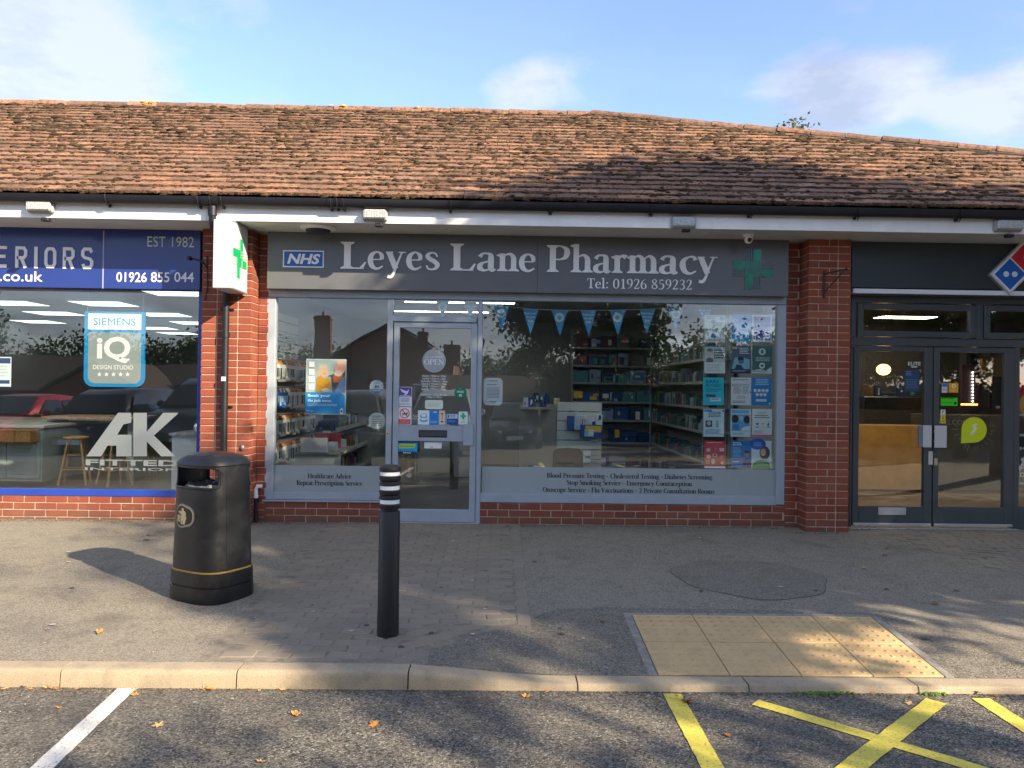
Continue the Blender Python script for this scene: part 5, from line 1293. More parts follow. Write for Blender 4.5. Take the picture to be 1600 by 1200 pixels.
for k, (a, g0, g1, b_) in enumerate(((1332.5, 1342, 1444, 1456.5), (1458.5, 1467, 1568.5, 1583.5))):
    dd_ = node('door', zs); e = YZ-.008
    zt4, zg1, zg0, z5 = at(1457, 542.5, e).z, at(1457, 550, e).z, at(1457, 792, e).z, .025
    for nm, q0, q1, r0, r1 in (('stile', X(a), X(g0), z5, zt4), ('stile', X(g1), X(b_), z5, zt4), ('top_rail', X(g0), X(g1), zg1, zt4), ('bottom_rail', X(g0), X(g1), z5, zg0)):
        mb = MB(); mb.box(q0, q1, e, e+.055, r0, r1, DK, .004); mb.build(nm, dd_)
    mb = MB(); mb.box(X(g0)-.008, X(g1)+.008, e+.024, e+.032, zg0-.008, zg1+.008, GLASS); mb.build('pane', dd_)
    mb = MB(); mb.box(X(a)+.01, X(b_)-.01, e-.012, e, z5+.002, z5+.03, SILVER, .003); mb.build('weather_bar', dd_)
    r_ = (1442, 664.5, 1455.5, 699) if k == 0 else (1460, 665, 1479, 699.5)
    if k == 0: mb = MB(); q = rc(1432, 664.5, 1441.7, 698, e); mb.box(q[0], q[1], e-.05, e-.02, q[2], q[3], M('handle_back', (.2, .25, .3), .3, metal=.5), .003); mb.build('handle_return', dd_)
    q = rc(*r_, e-.05); mb = MB(); mb.box(q[0], q[1], e-.055, e-.045, q[2], q[3], M('satin_steel', (.55, .56, .57), .4, metal=.25), .002); mb.box(q[0]+.02, q[0]+.04, e-.046, e, q[2]+.05, q[2]+.08, SILVER); mb.box(q[0]+.02, q[0]+.04, e-.046, e, q[3]-.08, q[3]-.05, SILVER); mb.build('pull_plate', dd_)
    if k == 0:
        q = rc(1371.5, 792.8, 1415, 804.5, e); mb = MB(); mb.box(q[0], q[1], e-.012, e, q[2], q[3], SILVER, .003); mb.build('letter_plate', dd_)
        q = rc(1450.5, 705, 1457, 726, e); mb = MB(); mb.box(q[0], q[1], e-.008, e, q[2], q[3], SILVER, .002); mb.build('lock', dd_)
    else:
        q = rc(1459.5, 716, 1464.5, 727, e); mb = MB(); mb.box(q[0], q[1], e-.008, e, q[2], q[3], M('brass', (.55, .48, .28), .35, metal=.6), .002); mb.build('lock', dd_)
mb = MB(); mb.box(X(1326), X(1590), YZ-.06, YZ+.1, -.06, .006, M('stone_threshold', (.42, .38, .34), .9, var=.35, vs_=25, bmp=.4), .004); mb.build('threshold', zs)
# side window of the pizza shop
mb = MB(); mb.box(X(1593), 9.0, YZ, YZ+.09, -.02, at(1600, 792, YZ).z, DK, .004); mb.build('window_panel', zs)
mb = MB(); mb.box(X(1593), 9.0, YG, YG+.008, at(1600, 793, YZ).z, zDt, GLASS); mb.build('pane', zs)
# ------------------------------------------------------------------ litter bin
bc = gnd(331, 945, pave_z(-2.1, 5.3)); bz = pave_z(bc.x, bc.y+.24)-.004
BINM = None
def mat_bin():
    m, t, b = mnew('black_bin_plastic'); p = pos(t)
    c = mixc(t, noise(t, p, 7, 6, .6, .4, .75, 0, .55), (.005, .0055, .007), (.016, .017, .020))
    c = mixc(t, noise(t, p, 90, 5, .7, .66, .74, 0, .4), c, (.10, .10, .10))
    c = mixc(t, noise(t, p, 4, 8, .8, .56, .72, 0, .5), c, (.065, .062, .056))
    t.links.new(c, b.inputs['Base Color']); t.links.new(noise(t, p, 10, 6, .6, .3, .7, .26, .46), b.inputs['Roughness'])
    bump(t, b, noise(t, p, 260, 3), .12, .002); return m
BINM = mat_bin()
bin_ = thing('litter_bin', 'black plastic litter bin with a domed hood and slot opening on the pavement at left', 'litter bin', (bc.x, bc.y+.24, bz))
bcx, bcy = bc.x*(bc.y+.24)/bc.y, bc.y+.24
BR = rad(-29)                                # the slot faces left of the camera
def sup(a, rx, ry, e=3.1):
    c_, s_ = math.cos(a), math.sin(a); return (rx*math.copysign(abs(c_)**(2/e), c_), ry*math.copysign(abs(s_)**(2/e), s_))
def bloc(x, y, z): return (bcx+x*math.cos(BR)-y*math.sin(BR), bcy+x*math.sin(BR)+y*math.cos(BR), bz+z*1.05)
NB = 96
def shell(prof, m, holes=None, inner=False):
    v = []; f = []
    for rx, ry, z in prof:
        for k in range(NB):
            x, y = sup(2*PI*k/NB, rx, ry); v.append(bloc(x, y, z))
    for i in range(len(prof)-1):
        for k in range(NB):
            if holes and holes(i, k): continue
            q = (i*NB+k, i*NB+(k+1) % NB, (i+1)*NB+(k+1) % NB, (i+1)*NB+k)
            f.append(q[::-1] if inner else q)
    return v, f
H0 = .985
rx = lambda z: .256-.024*(z/.85); ry = lambda z: .226-.019*(z/.85)
zs_ = [0, .03, .125, .130, .134, .205, .208]
# base plinth
mb = MB(); v, f = shell([(.264, .234, 0), (.266, .236, .02), (.264, .234, .100), (.256, .226, .104), (.256, .226, .108), (.262, .232, .112), (.260, .230, .196), (.252, .222, .200)], BINM); mb.add(v, f, BINM, True); mb.build('base', bin_)
mb = MB(); v, f = shell([(.246, .216, .192), (.2555, .2265, .197), (.2555, .2265, .206), (.246, .216, .210)], BINM); mb.add(v, f, M('gold_band', (.26, .17, .035), .5, metal=.2), True); mb.build('gold_band', bin_)
# body with the slot cut in front, back likewise
zl = [.206, .25, .35, .45, .55, .65, .72, .745]+[.745+.015*i for i in range(1, 11)]+[.905]
def ztop_of(z): return z
SL0, SL1 = .752, .892
def in_slot(k, z):
    a = (2*PI*(k+.5)/NB); d1 = abs(math.atan2(math.sin(a+PI/2), math.cos(a+PI/2))); d2 = abs(math.atan2(math.sin(a-PI/2), math.cos(a-PI/2)))
    d = min(d1, d2); lim = rad(60)
    zc, hh = (SL0+SL1)/2, (SL1-SL0)/2
    e = (d/lim)**6+(abs(z-zc)/hh)**6
    return e < 1
holes = lambda i, k: in_slot(k, (zl[i]+zl[i+1])/2)
mb = MB(); P_ = [(rx(z), ry(z), z) for z in zl]; v, f = shell(P_, BINM, holes); mb.add(v, f, BINM, True)
P2 = [(rx(z)-.012, ry(z)-.012, z) for z in zl]; v, f = shell(P2, BINM, holes, True); mb.add(v, f, BINM, True)
body = mb.build('body', bin_)
for sgn in (-1, 1):                           # thick rolled rim round each slot
    pts = []; n = 56
    for i in range(n+1):
        t = 2*PI*i/n; c_, s_ = math.cos(t), math.sin(t)
        ang = rad(59.5)*math.copysign(abs(c_)**(2/6), c_); z = (SL0+SL1)/2+(SL1-SL0)/2*math.copysign(abs(s_)**(2/6), s_)
        a = sgn*PI/2+ang; x, y = sup(a, rx(z)-.003, ry(z)-.003); pts.append(bloc(x, y, z))
    mb = MB(); mb.tube(pts, .0095, BINM, 8, False); mb.build('slot_rim', bin_)
mb = MB(); v, f = shell([(rx(.905)+.002, ry(.905)+.002, .897), (rx(.905)+.006, ry(.905)+.006, .905), (.228, .203, .922), (.212, .188, .945), (.172, .152, .964), (.108, .096, .978), (.035, .031, .984), (.0005, .0005, .985)], BINM); mb.add(v, f, BINM, True); mb.build('hood', bin_, sharp=50)
mb = MB(); v, f = shell([(rx(.7)-.03, ry(.7)-.03, .25), (rx(.7)-.03, ry(.7)-.03, .735)], DARK, None, True); mb.add(v, f, DARK, True)
v, f = shell([(rx(.7)-.03, ry(.7)-.03, .69), (.001, .001, .70)], DARK); mb.add(v, f, DARK); mb.build('liner', bin_)
BAG = M('clear_bin_bag', (.12, .125, .13), .25, var=.4, vs_=60); mb = MB(); n = 40; v = []
for j in range(4):
    for i in range(n):
        a = 2*PI*i/n; r_ = (.215, .2, .17, .12)[j]+R.uniform(-.012, .012); v.append(bloc(r_*math.cos(a), r_*.85*math.sin(a), (.742, .765, .755, .71)[j]+R.uniform(-.01, .012)))
mb.add(v, [(j*n+i, j*n+(i+1) % n, (j+1)*n+(i+1) % n, (j+1)*n+i) for j in range(3) for i in range(n)], BAG); mb.build('bin_bag', bin_)
def seam(a):
    pts = []
    for z in zl[:-1]+[.90]:
        x, y = sup(a, rx(z)+.001, ry(z)+.001); pts.append(bloc(x, y, z))
    mb = MB(); mb.tube(pts, .0028, BINM, 5); mb.build('seam', bin_)
seam(rad(-14)); seam(rad(194))
# badge: oval with a figure dropping litter
ang0 = -PI/2-.13
def onb(u, z, off):                           # u along the face
    a = ang0+u/.245
    x, y = sup(a, rx(z)+off, ry(z)+off); return bloc(x, y, z)
def bpoly(name, pts, off, m):
    c_ = (sum(p[0] for p in pts)/len(pts), sum(p[1] for p in pts)/len(pts)); v = [onb(c_[0], c_[1], off)]+[onb(*p, off) for p in pts]+[onb(*p, off-.004) for p in pts]; n = len(pts)
    mb = MB(); mb.add(v, [(0, 1+i, 1+(i+1) % n) for i in range(n)]+[(1+(i+1) % n, 1+i, 1+n+i, 1+n+(i+1) % n) for i in range(n)], m); return mb.build(name, bin_)
GOLD = M('gold_print', (.50, .42, .24), .4, metal=.3); bz0 = .565
el = lambda a_, b_, n=32: [(a_*math.cos(2*PI*i/n), bz0+b_*math.sin(2*PI*i/n)) for i in range(n)]
bpoly('badge_rim', el(.062, .080), .005, M('badge_grey', (.16, .16, .16), .4)); bpoly('badge_gold', el(.055, .073), .0062, GOLD); bpoly('badge_disc', el(.052, .069), .0072, BINM)
fig = [(.012, .052), (.018, .045), (.016, .036), (.024, .030), (.028, .018), (.026, .0), (.030, -.006), (.027, -.03), (.024, -.055), (.013, -.055), (.013, -.03), (.008, -.03), (.008, -.055), (.0, -.055), (.0, -.005), (.003, .015), (-.022, .022), (-.024, .030), (.003, .032), (.006, .036), (.002, .045), (.006, .052)]
bpoly('badge_figure', [(a_, bz0+b_) for a_, b_ in fig], .0082, GOLD)
for k in range(5): bpoly('badge_bar', [(-.036+k*.007, bz0-.042), (-.033+k*.007, bz0-.042), (-.033+k*.007, bz0+.004), (-.036+k*.007, bz0+.004)], .0082, GOLD)

# ------------------------------------------------------------------ bollard
pb_ = gnd(606, 992, -.09); zb_ = pave_z(pb_.x, pb_.y)-.003; bo = thing('bollard', 'black plastic bollard with three white reflective bands in front of the door', 'bollard', (pb_.x, pb_.y, zb_))
BK = M('bollard_black', (.007, .0075, .009), .48, var=.3, vs_=12, bmp=.15, bs=120)
hB = 1.055; r_ = .064
def bl(name, prof, m):
    mb = MB(); mb.lathe([(a, b_) for a, b_ in prof], (pb_.x, pb_.y, zb_), m, 40); return mb.build(name, bo)
bl('post', [(r_+.003, 0), (r_+.003, .10), (r_+.001, .2), (r_, .765), (r_-.004, .772), (r_-.010, .775), (r_-.010, .79)], BK)
yb = [.79, .875, .962]
for k, z_ in enumerate(yb):
    g_ = .0
    bl('ring', [(r_-.012, z_-.004), (r_-.002, z_-.002), (r_+.002, z_+.004), (r_+.002, z_+.022), (r_-.003, z_+.028), (r_-.012, z_+.03)], BK)
    bl('reflective_band', [(r_-.012, z_+.026), (r_-.004, z_+.028), (r_-.004, z_+.052), (r_-.012, z_+.054)], M('reflective_white', (.85, .86, .9), .35))
    if k < 2: bl('ring', [(r_-.012, z_+.050), (r_-.002, z_+.053), (r_+.002, z_+.057), (r_+.002, z_+.072), (r_-.003, z_+.078), (r_-.012, z_+.085)], BK)
bl('cap', [(r_-.012, 1.010), (r_, 1.014), (r_+.002, 1.020), (r_+.001, 1.040), (r_-.008, 1.050), (r_-.03, 1.056), (0, 1.058)], BK)
mb = MB(); c0 = -PI/2-.25
mb.tube([(pb_.x+(r_+.003)*math.cos(c0+.3*math.cos(t)), pb_.y+(r_+.003)*math.sin(c0+.3*math.cos(t)), zb_+.085+.022*math.sin(t)) for t in [2*PI*i/20 for i in range(21)]], .002, BK, 5); mb.build('moulded_mark', bo)

# ------------------------------------------------------------------ flat print
def pc(c): return P(*c) if isinstance(c, tuple) else c
def poster(name, label, cat, rect, Y, base, layers, thick=.002, group=None, rim=None, shape=None):
    x0, x1, z0, z1 = rc(*rect, Y); W, Hh = x1-x0, z1-z0
    mb = MB()
    if shape == 'round':
        mb.disc((x0+x1)/2, (z0+z1)/2, W/2, Y-thick, Y, pc(base), 36, Hh/2)
    elif shape == 'pill':
        r = min(W, Hh)*.22; pts = []
        for cx_, cz_, a0 in ((x1-r, z1-r, 0), (x0+r, z1-r, 90), (x0+r, z0+r, 180), (x1-r, z0+r, 270)):
            for i in range(7): a = rad(a0+15*i); pts.append((cx_+r*math.cos(a), cz_+r*math.sin(a)))
        mb.prism(pts, Y-thick, Y, pc(base))
    else: mb.box(x0, x1, Y-thick, Y, z0, z1, pc(base))
    if rim: mb.box(x0-.006, x1+.006, Y+.0005, Y+.004, z0-.006, z1+.006, pc(rim))
    y = Y-thick
    for L in layers:
        y -= .00035
        k = L[0]
        X_ = lambda u: x0+W*u
        Z_ = lambda v: z1-Hh*v
        if k == 'r': mb.box(X_(L[1]), X_(L[3]), y, y+.0003, Z_(L[4]), Z_(L[2]), pc(L[5]))
        elif k == 'c': mb.disc(X_(L[1]), Z_(L[2]), L[3]*W, y, y+.0003, pc(L[4]), 24, (L[5] if len(L) > 5 else L[3])*W)
        elif k == 'p': mb.prism([(X_(a), Z_(b_)) for a, b_ in L[1]], y, y+.0003, pc(L[2]))
        elif k == 't': mb.text(L[5], (X_(L[1]), X_(L[3]), Z_(L[4]), Z_(L[2])), y+.0003, pc(L[6]), .0003, L[7] if len(L) > 7 else .01)
        elif k == 'l':
            n = L[5]
            for i in range(n):
                v0 = L[2]+(L[4]-L[2])*i/n; v1 = v0+(L[4]-L[2])/n*.48; sh = R.uniform(0, .22)*(L[3]-L[1])*(.5 if len(L) > 7 else 1)
                a, b_ = (L[1]+sh/2, L[3]-sh/2) if len(L) > 7 else (L[1], L[3]-sh)
                q = a
                while q < b_-.01:          # greeked words
                    e = min(b_, q+R.uniform(.04, .13)); mb.box(X_(q), X_(e), y, y+.0003, Z_(v1), Z_(v0), pc(L[6])); q = e+.018
    o = mb.build(name, None, label, cat, group); return o
YQ = YG+.014                                  # just inside the glass
Wh, Bk, Bl, Cy, Nv, Gr, Ye, Rd, Pu = (238, 241, 241), (35, 38, 42), (20, 115, 195), (40, 190, 225), (25, 45, 90), (20, 140, 70), (235, 205, 50), (205, 40, 55), (90, 70, 150)
SK, SK2, HR, DH = (222, 170, 140), (190, 130, 105), (185, 160, 130), (60, 42, 34)
LT = (225, 236, 238)
gp = 'posters hanging on the display cables in the right pharmacy window'
c1, c2, c3 = (1100.5, 1133), (1142, 1173.3), (1175.3, 1206)
rows_ = ((492.3, 534.7), (540, 583.5), (590, 633), (639, 682.3), (688.7, 731.5))
def pr(c_, r_, dx=0): return (c_[0]+dx, rows_[r_][0], c_[1]+dx, rows_[r_][1])
poster('poster', 'white poster with four small blue circles, top left of the window poster grid', 'poster', pr(c1, 0), YQ, (222, 238, 228), [('c', .42, .24, .10, (60, 140, 190)), ('c', .84, .12, .11, (90, 170, 205)), ('c', .10, .55, .09, (120, 180, 190)), ('c', .44, .78, .12, (40, 130, 200)), ('c', .88, .52, .07, (60, 130, 150)), ('l', .1, .06, .6, .16, 2, (110, 130, 130)), ('l', .52, .26, .95, .4, 3, (130, 150, 150)), ('l', .25, .48, .8, .66, 4, (130, 150, 150)), ('l', .1, .9, .9, .97, 1, (100, 120, 120))], group=gp)
poster('poster', 'plain bright blue poster reading How are you, top middle of the poster grid', 'poster', pr(c2, 0), YQ, (30, 150, 215), [('t', .08, .16, .42, .27, 'HOW', Wh, .02), ('t', .08, .31, .38, .42, 'ARE', Wh, .02), ('t', .08, .46, .56, .58, 'YOU?', Wh, .02), ('r', .08, .87, .36, .93, (150, 215, 240))], group=gp)
poster('poster', 'violet blue poster with a white border, top right of the poster grid', 'poster', pr(c3, 0), YQ, (225, 228, 240), [('r', .07, .05, .93, .91, (70, 72, 165)), ('r', .28, .1, .5, .16, (190, 90, 150)), ('l', .2, .2, .85, .42, 3, (130, 130, 205)), ('c', .72, .66, .14, (125, 115, 190)), ('c', .66, .76, .2, (100, 90, 180), .1), ('l', .1, .8, .9, .88, 1, (150, 150, 215))], group=gp)
poster('poster', 'pale poster with a grey photo of a face and bold text, second row left', 'poster', pr(c1, 1), YQ, (190, 205, 208), [('r', 0, 0, 1, .05, (60, 120, 150)), ('c', .25, .28, .15, (205, 195, 190), .19), ('c', .25, .16, .15, (120, 110, 108), .08), ('p', [(.1, .6), (.1, .48), (.25, .42), (.42, .48), (.42, .6)], (110, 105, 110)), ('l', .46, .14, .95, .5, 4, Bk), ('r', 0, .60, 1, .98, LT), ('l', .1, .66, .9, .94, 5, (170, 195, 195))], group=gp)
poster('poster', 'dark teal and blue poster with a photo of a person, second row middle', 'poster', pr(c2, 1, -.5), YQ, (70, 95, 125), [('r', .08, .05, .3, .12, (230, 180, 100)), ('l', .45, .08, .95, .32, 4, Wh), ('p', [(.05, .84), (.2, .45), (.5, .38), (.95, .5), (.95, .84)], (140, 190, 210)), ('c', .52, .52, .15, (95, 120, 140), .2), ('c', .5, .46, .16, (25, 35, 60), .1), ('p', [(.2, .84), (.3, .68), (.52, .7), (.66, .84)], (30, 55, 95)), ('r', 0, .84, 1, 1, (30, 45, 90)), ('l', .1, .88, .9, .96, 2, (150, 165, 190))], group=gp)
poster('poster', 'dark green poster with a white curve and round emblem, second row right', 'poster', pr(c3, 1), YQ, (65, 110, 105), [('p', [(0, .9), (.4, .84), (.7, .9), (1, .74), (1, 1), (0, 1)], (210, 228, 222)), ('c', .5, .22, .17, Wh), ('c', .5, .2, .08, (90, 130, 125)), ('r', .42, .24, .58, .29, (90, 130, 125)), ('l', .15, .42, .9, .58, 3, (190, 210, 205), 1), ('c', .5, .72, .15, Wh), ('r', .43, .68, .57, .76, (60, 80, 80)), ('l', .06, .9, .9, .97, 2, (110, 140, 135))], group=gp)
poster('poster', 'bright turquoise poster headed Ears blocked, third row left', 'poster', pr(c1, 2, -2), YQ, (40, 195, 220), [('t', .14, .09, .76, .19, 'EARS', (20, 60, 75), .015), ('t', .14, .22, .84, .33, 'BLOCKED?', (20, 60, 75), .015), ('l', .14, .4, .9, .54, 2, (20, 120, 140)), ('r', .14, .61, .6, .71, (60, 85, 95)), ('r', .34, .73, .86, .86, (220, 240, 245)), ('l', .4, .76, .8, .84, 1, (40, 120, 190))], group=gp)
poster('poster', 'white poster full of small grey text, third row middle', 'poster', pr(c2, 2), YQ, (225, 232, 236), [('l', .1, .06, .9, .13, 1, (120, 130, 150)), ('l', .12, .24, .55, .6, 8, (135, 140, 150)), ('l', .58, .24, .92, .6, 7, (150, 155, 165)), ('l', .3, .66, .75, .78, 3, (205, 150, 150), 1), ('l', .1, .84, .85, .95, 2, (120, 125, 140)), ('c', .08, .28, .03, Bk), ('r', .94, .5, .99, .56, (80, 90, 110))], group=gp)
poster('poster', 'blue poster with seven white circles in two rows, third row right', 'poster', pr(c3, 2, -1), YQ, (35, 135, 205), [('l', .18, .05, .88, .3, 4, (190, 220, 240), 1)]+[('c', .18+.2*i, .47, .083, Wh) for i in range(4)]+[('c', .28+.2*i, .62, .083, Wh) for i in range(3)]+[('r', .22, .78, .76, .87, (205, 225, 240)), ('p', [(.86, .95), (.95, .9), (.95, .98)], Wh)], group=gp)
poster('poster', 'pale blue poster with a small grey portrait box, fourth row left', 'poster', pr(c1, 3, -1.5), YQ, (205, 226, 240), [('r', .04, .02, .4, .1, (70, 150, 210)), ('l', .22, .1, .85, .32, 4, (25, 50, 90), 1), ('r', .1, .42, .42, .65, (70, 75, 80)), ('c', .26, .52, .1, (190, 190, 185)), ('r', .6, .42, .72, .66, (140, 175, 210)), ('r', .76, .5, .92, .66, (225, 235, 240)), ('l', .1, .74, .9, .92, 4, (110, 150, 190)), ('c', .94, .07, .04, Nv)], group=gp)
poster('poster', 'blue and white poster with two dark haired heads, fourth row middle', 'poster', pr(c2, 3, -.5), YQ, (205, 225, 238), [('r', .05, .04, .9, .16, (110, 180, 225)), ('r', .05, .2, .95, .8, (100, 165, 215)), ('c', .22, .36, .17, (45, 45, 52), .2), ('c', .8, .38, .15, (42, 42, 50), .2), ('c', .52, .34, .1, (190, 200, 205), .12), ('p', [(.08, .75), (.12, .56), (.4, .56), (.42, .75)], (60, 130, 190)), ('p', [(.5, .78), (.6, .66), (.95, .6), (.95, .78)], (230, 238, 242)), ('l', .08, .86, .7, .94, 2, (120, 160, 200))], group=gp)
poster('poster', 'white poster with three small coloured hearts and a pink foot, fourth row right', 'poster', pr(c3, 3), YQ, (228, 236, 232), [('l', .25, .12, .75, .2, 1, (190, 170, 160)), ('l', .12, .22, .9, .36, 2, (50, 110, 80)), ('c', .26, .54, .08, (60, 140, 200), .06), ('p', [(.45, .5), (.62, .5), (.54, .6)], (235, 190, 60)), ('p', [(.74, .56), (.86, .46), (.86, .6), (.78, .62)], (50, 160, 80)), ('r', .16, .64, .34, .67, Bl), ('r', .45, .64, .62, .67, Ye), ('r', .74, .64, .9, .67, Gr), ('l', .1, .78, .6, .9, 3, (160, 170, 170)), ('r', 0, .93, 1, .99, (215, 90, 140))], group=gp)
poster('poster', 'red and orange poster with small pictures, bottom left of the poster grid', 'poster', pr(c1, 4), YQ, (205, 60, 75), [('r', 0, .5, 1, .92, (225, 90, 65)), ('l', .1, .05, .9, .12, 1, (235, 190, 190)), ('r', .1, .28, .28, .4, (225, 180, 190)), ('r', .48, .22, .62, .4, (200, 90, 110)), ('r', .72, .26, .94, .38, (225, 190, 200)), ('r', .4, .47, .6, .57, (240, 240, 240)), ('r', .44, .49, .56, .55, Bk), ('c', .2, .58, .1, (235, 205, 185)), ('c', .82, .6, .09, (225, 150, 120)), ('c', .42, .76, .09, (240, 215, 200), .13), ('l', .06, .7, .3, .86, 3, (240, 190, 170)), ('c', .85, .8, .08, (240, 200, 170)), ('r', 0, .93, 1, 1, (235, 240, 240))], group=gp)
poster('poster', 'blue poster with a dark haired person in a blue top, bottom middle of the grid', 'poster', (1142.5, 688.7, 1173.8, 731.5), YQ, (30, 120, 190), [('l', .08, .06, .6, .2, 2, Wh), ('l', .08, .24, .5, .62, 8, (130, 190, 225)), ('p', [(.55, .97), (.6, .68), (.76, .6), (.98, .68), (1, .97)], (30, 75, 135)), ('c', .78, .5, .11, (200, 150, 125), .13), ('c', .78, .4, .13, (40, 30, 30), .08), ('r', .06, .74, .38, .79, (190, 220, 235))], group=gp)
poster('poster', 'poster with a smiling long haired person and green arc, bottom right of the grid', 'poster', (1174.2, 688.7, 1205.2, 731.5), YQ, (215, 228, 232), [('c', .3, .12, .42, (25, 95, 190), .28), ('r', .7, .0, 1, .05, (215, 228, 232)), ('l', .1, .06, .56, .22, 3, (150, 190, 230)), ('c', .66, .44, .26, (80, 60, 48), .34), ('c', .58, .42, .14, (215, 165, 140), .19), ('r', .5, .50, .66, .525, Wh), ('p', [(.3, .8), (.45, .66), (.8, .66), (.98, .8)], (160, 195, 220)), ('c', .5, .96, .46, (30, 150, 80), .36), ('l', .24, .82, .76, .92, 2, (120, 205, 150), 1)], group=gp)
mb = MB(); hc = thing('poster_cables', 'thin steel display cables holding the window posters, from sill to head', 'display cable', (at(1155, 600, YQ).x, YQ, .6))
for px in (1099, 1135, 1140, 1174.3, 1208):
    x = at(px, 600, YQ).x; mb = MB(); mb.tube([(x, YQ+.006, at(1150, 732, YQ).z-.25), (x, YQ+.006, at(1150, 470, YQ).z)], .0012, SILVER, 5); mb.build('cable', hc)
# left window poster
poster('flu_poster', 'blue poster reading Book your flu job now with two people, left pharmacy window', 'poster', (478, 561, 540.8, 647.5), YQ, (208, 222, 224),
       [('r', .02, .02, .98, .60, (178, 196, 196)), ('p', [(.55, .3), (.98, .2), (.98, .6), (.55, .6)], (70, 82, 78)), ('r', .68, .28, .92, .42, (196, 104, 52)), ('r', .03, .30, .22, .6, (200, 208, 206)),
        ('p', [(.26, .6), (.3, .36), (.42, .3), (.62, .32), (.66, .6)], (150, 172, 188)), ('c', .42, .22, .145, (205, 188, 162), .155), ('p', [(.27, .22), (.30, .36), (.36, .3)], (205, 188, 162)), ('c', .45, .235, .098, (226, 178, 152), .118), ('c', .42, .13, .12, (214, 198, 172), .05), ('r', .42, .262, .5, .272, (170, 70, 70)),
        ('p', [(.25, .6), (.27, .34), (.36, .29), (.46, .36), (.58, .32), (.62, .42), (.60, .6)], (206, 150, 42)), ('p', [(.28, .44), (.44, .5), (.6, .42), (.6, .45), (.44, .54), (.28, .48)], (176, 120, 30)), ('c', .5, .56, .1, (200, 190, 188), .05),
        ('c', .84, .17, .13, (214, 158, 140), .15), ('c', .80, .26, .10, (205, 180, 165), .07), ('p', [(.72, .6), (.86, .36), (.98, .3), (.98, .6)], (92, 122, 158)), ('c', .88, .07, .12, (228, 176, 150), .05)]
       +[('r', .07, .05+.135*i, .21, .15+.135*i, Wh) for i in range(4)]
       +[('p', [(0, .60), (.86, .60), (.98, .66), (.98, .98), (0, .98)], (22, 140, 205)), ('t', .06, .635, .62, .70, 'Book your', Wh, .03), ('t', .06, .725, .66, .79, 'flu job now.', Wh, .03), ('l', .06, .81, .85, .86, 2, (170, 215, 240)), ('t', .04, .925, .2, .955, 'Pharmacy', Wh),
         ('r', .86, .90, .94, .98, Wh), ('r', .88, .88, .92, 1.0, Wh), ('c', .9, .94, .03, (90, 60, 150))])
poster('window_notice', 'white framed paper notice just right of the pharmacy door', 'notice', (755.5, 590.5, 785.3, 633.3), YQ, Wh, [('r', .06, .04, .94, .95, (214, 226, 238)), ('l', .28, .1, .74, .15, 1, (60, 65, 75)), ('l', .18, .23, .84, .29, 1, (120, 128, 140)), ('l', .16, .35, .86, .75, 8, (130, 138, 150), 1), ('l', .3, .85, .72, .9, 1, (110, 120, 130))], shape='pill')
poster('round_sticker', 'round white and dark blue sticker high in the left pharmacy window by the door', 'sticker', (577.8, 593.8, 599.2, 615.5), YQ, (225, 238, 242), [('p', [(.5+.49*math.cos(t), .5+.49*math.sin(t)) for t in [rad(18+144*i/12) for i in range(13)]], (25, 80, 140)), ('r', .34, .4, .66, .56, (60, 140, 195)), ('t', .25, .7, .8, .8, 'NHS', Wh), ('l', .25, .2, .8, .3, 1, (120, 160, 180))], shape='round')
poster('hanging_round_notice', 'round cream notice with grey lines hanging low in the left pharmacy window', 'notice', (575.8, 644.5, 602, 670.5), YQ, (212, 212, 200), [('l', .2, .2, .82, .84, 6, (120, 122, 118), 1)], shape='round')
# bunting
STR = M('bunting_string', (.7, .7, .68), .7)
def bunting(label, flags, string, gap):
    t = thing('bunting', label, 'bunting', (at(flags[0][0], 480, YQ+.1).x, YQ+.1, at(flags[0][0], 480, YQ+.1).z)); Yb = YQ+.10
    mb = MB(); mb.tube([at(px, py, Yb) for px, py in string], .003, STR, 5); mb.build('string', t)
    for i, (px, pt, pbm, wd, kind) in enumerate(flags):
        a, b_, c_ = at(px-wd, pt, Yb), at(px+wd, pt, Yb), at(px+R.uniform(-1.5, 1.5), pbm, Yb); mb = MB()
        bl_ = P(84, 160, 208, .7); mb.prism([(a.x, a.z), (b_.x, b_.z), (c_.x, c_.z)], Yb, Yb+.002, bl_)
        cx_ = (a.x+b_.x)/2; zt_ = a.z
        if kind == 0:
            mb.disc(cx_, zt_-.078, .050, Yb-.0008, Yb, P(205, 222, 218), 20); mb.disc(cx_, zt_-.082, .026, Yb-.0014, Yb-.0008, P(120, 170, 190), 14)
        else:
            for k, tx_ in enumerate(('Book your', 'flu job', 'now')):
                hw = (.066, .046, .028)[k]; mb.text(tx_, (cx_-hw, cx_+hw, zt_-.062-.04*k, zt_-.032-.04*k), Yb, P(225, 236, 240), .001, .02)
        mb.build('flag', t)
bunting('string of blue triangular flags across the top of the wide pharmacy window', [(783.7, 478, 517.5, 12.3, 0), (829.3, 483, 522.5, 12.5, 1), (874.3, 484.5, 525, 12.5, 0), (919.7, 485, 525.7, 12.5, 1), (965, 484.5, 524.7, 12.5, 0), (1011.5, 483, 522.5, 12.5, 1), (1056.6, 479.5, 518.5, 12.5, 0), (1102, 478, 515, 12.5, 1)],
        [(752, 474), (783, 477.5), (829, 483), (874, 484.5), (920, 485), (965, 484.5), (1011, 483), (1056, 479.5), (1102, 477.5), (1150, 474)], 0)
bunting('two blue triangular flags behind the small window above the pharmacy door', [(691.5, 468, 496, 11, 0), (735.5, 472, 498, 10, 1)], [(640, 462), (691, 468), (735, 472), (745, 473)], 0)
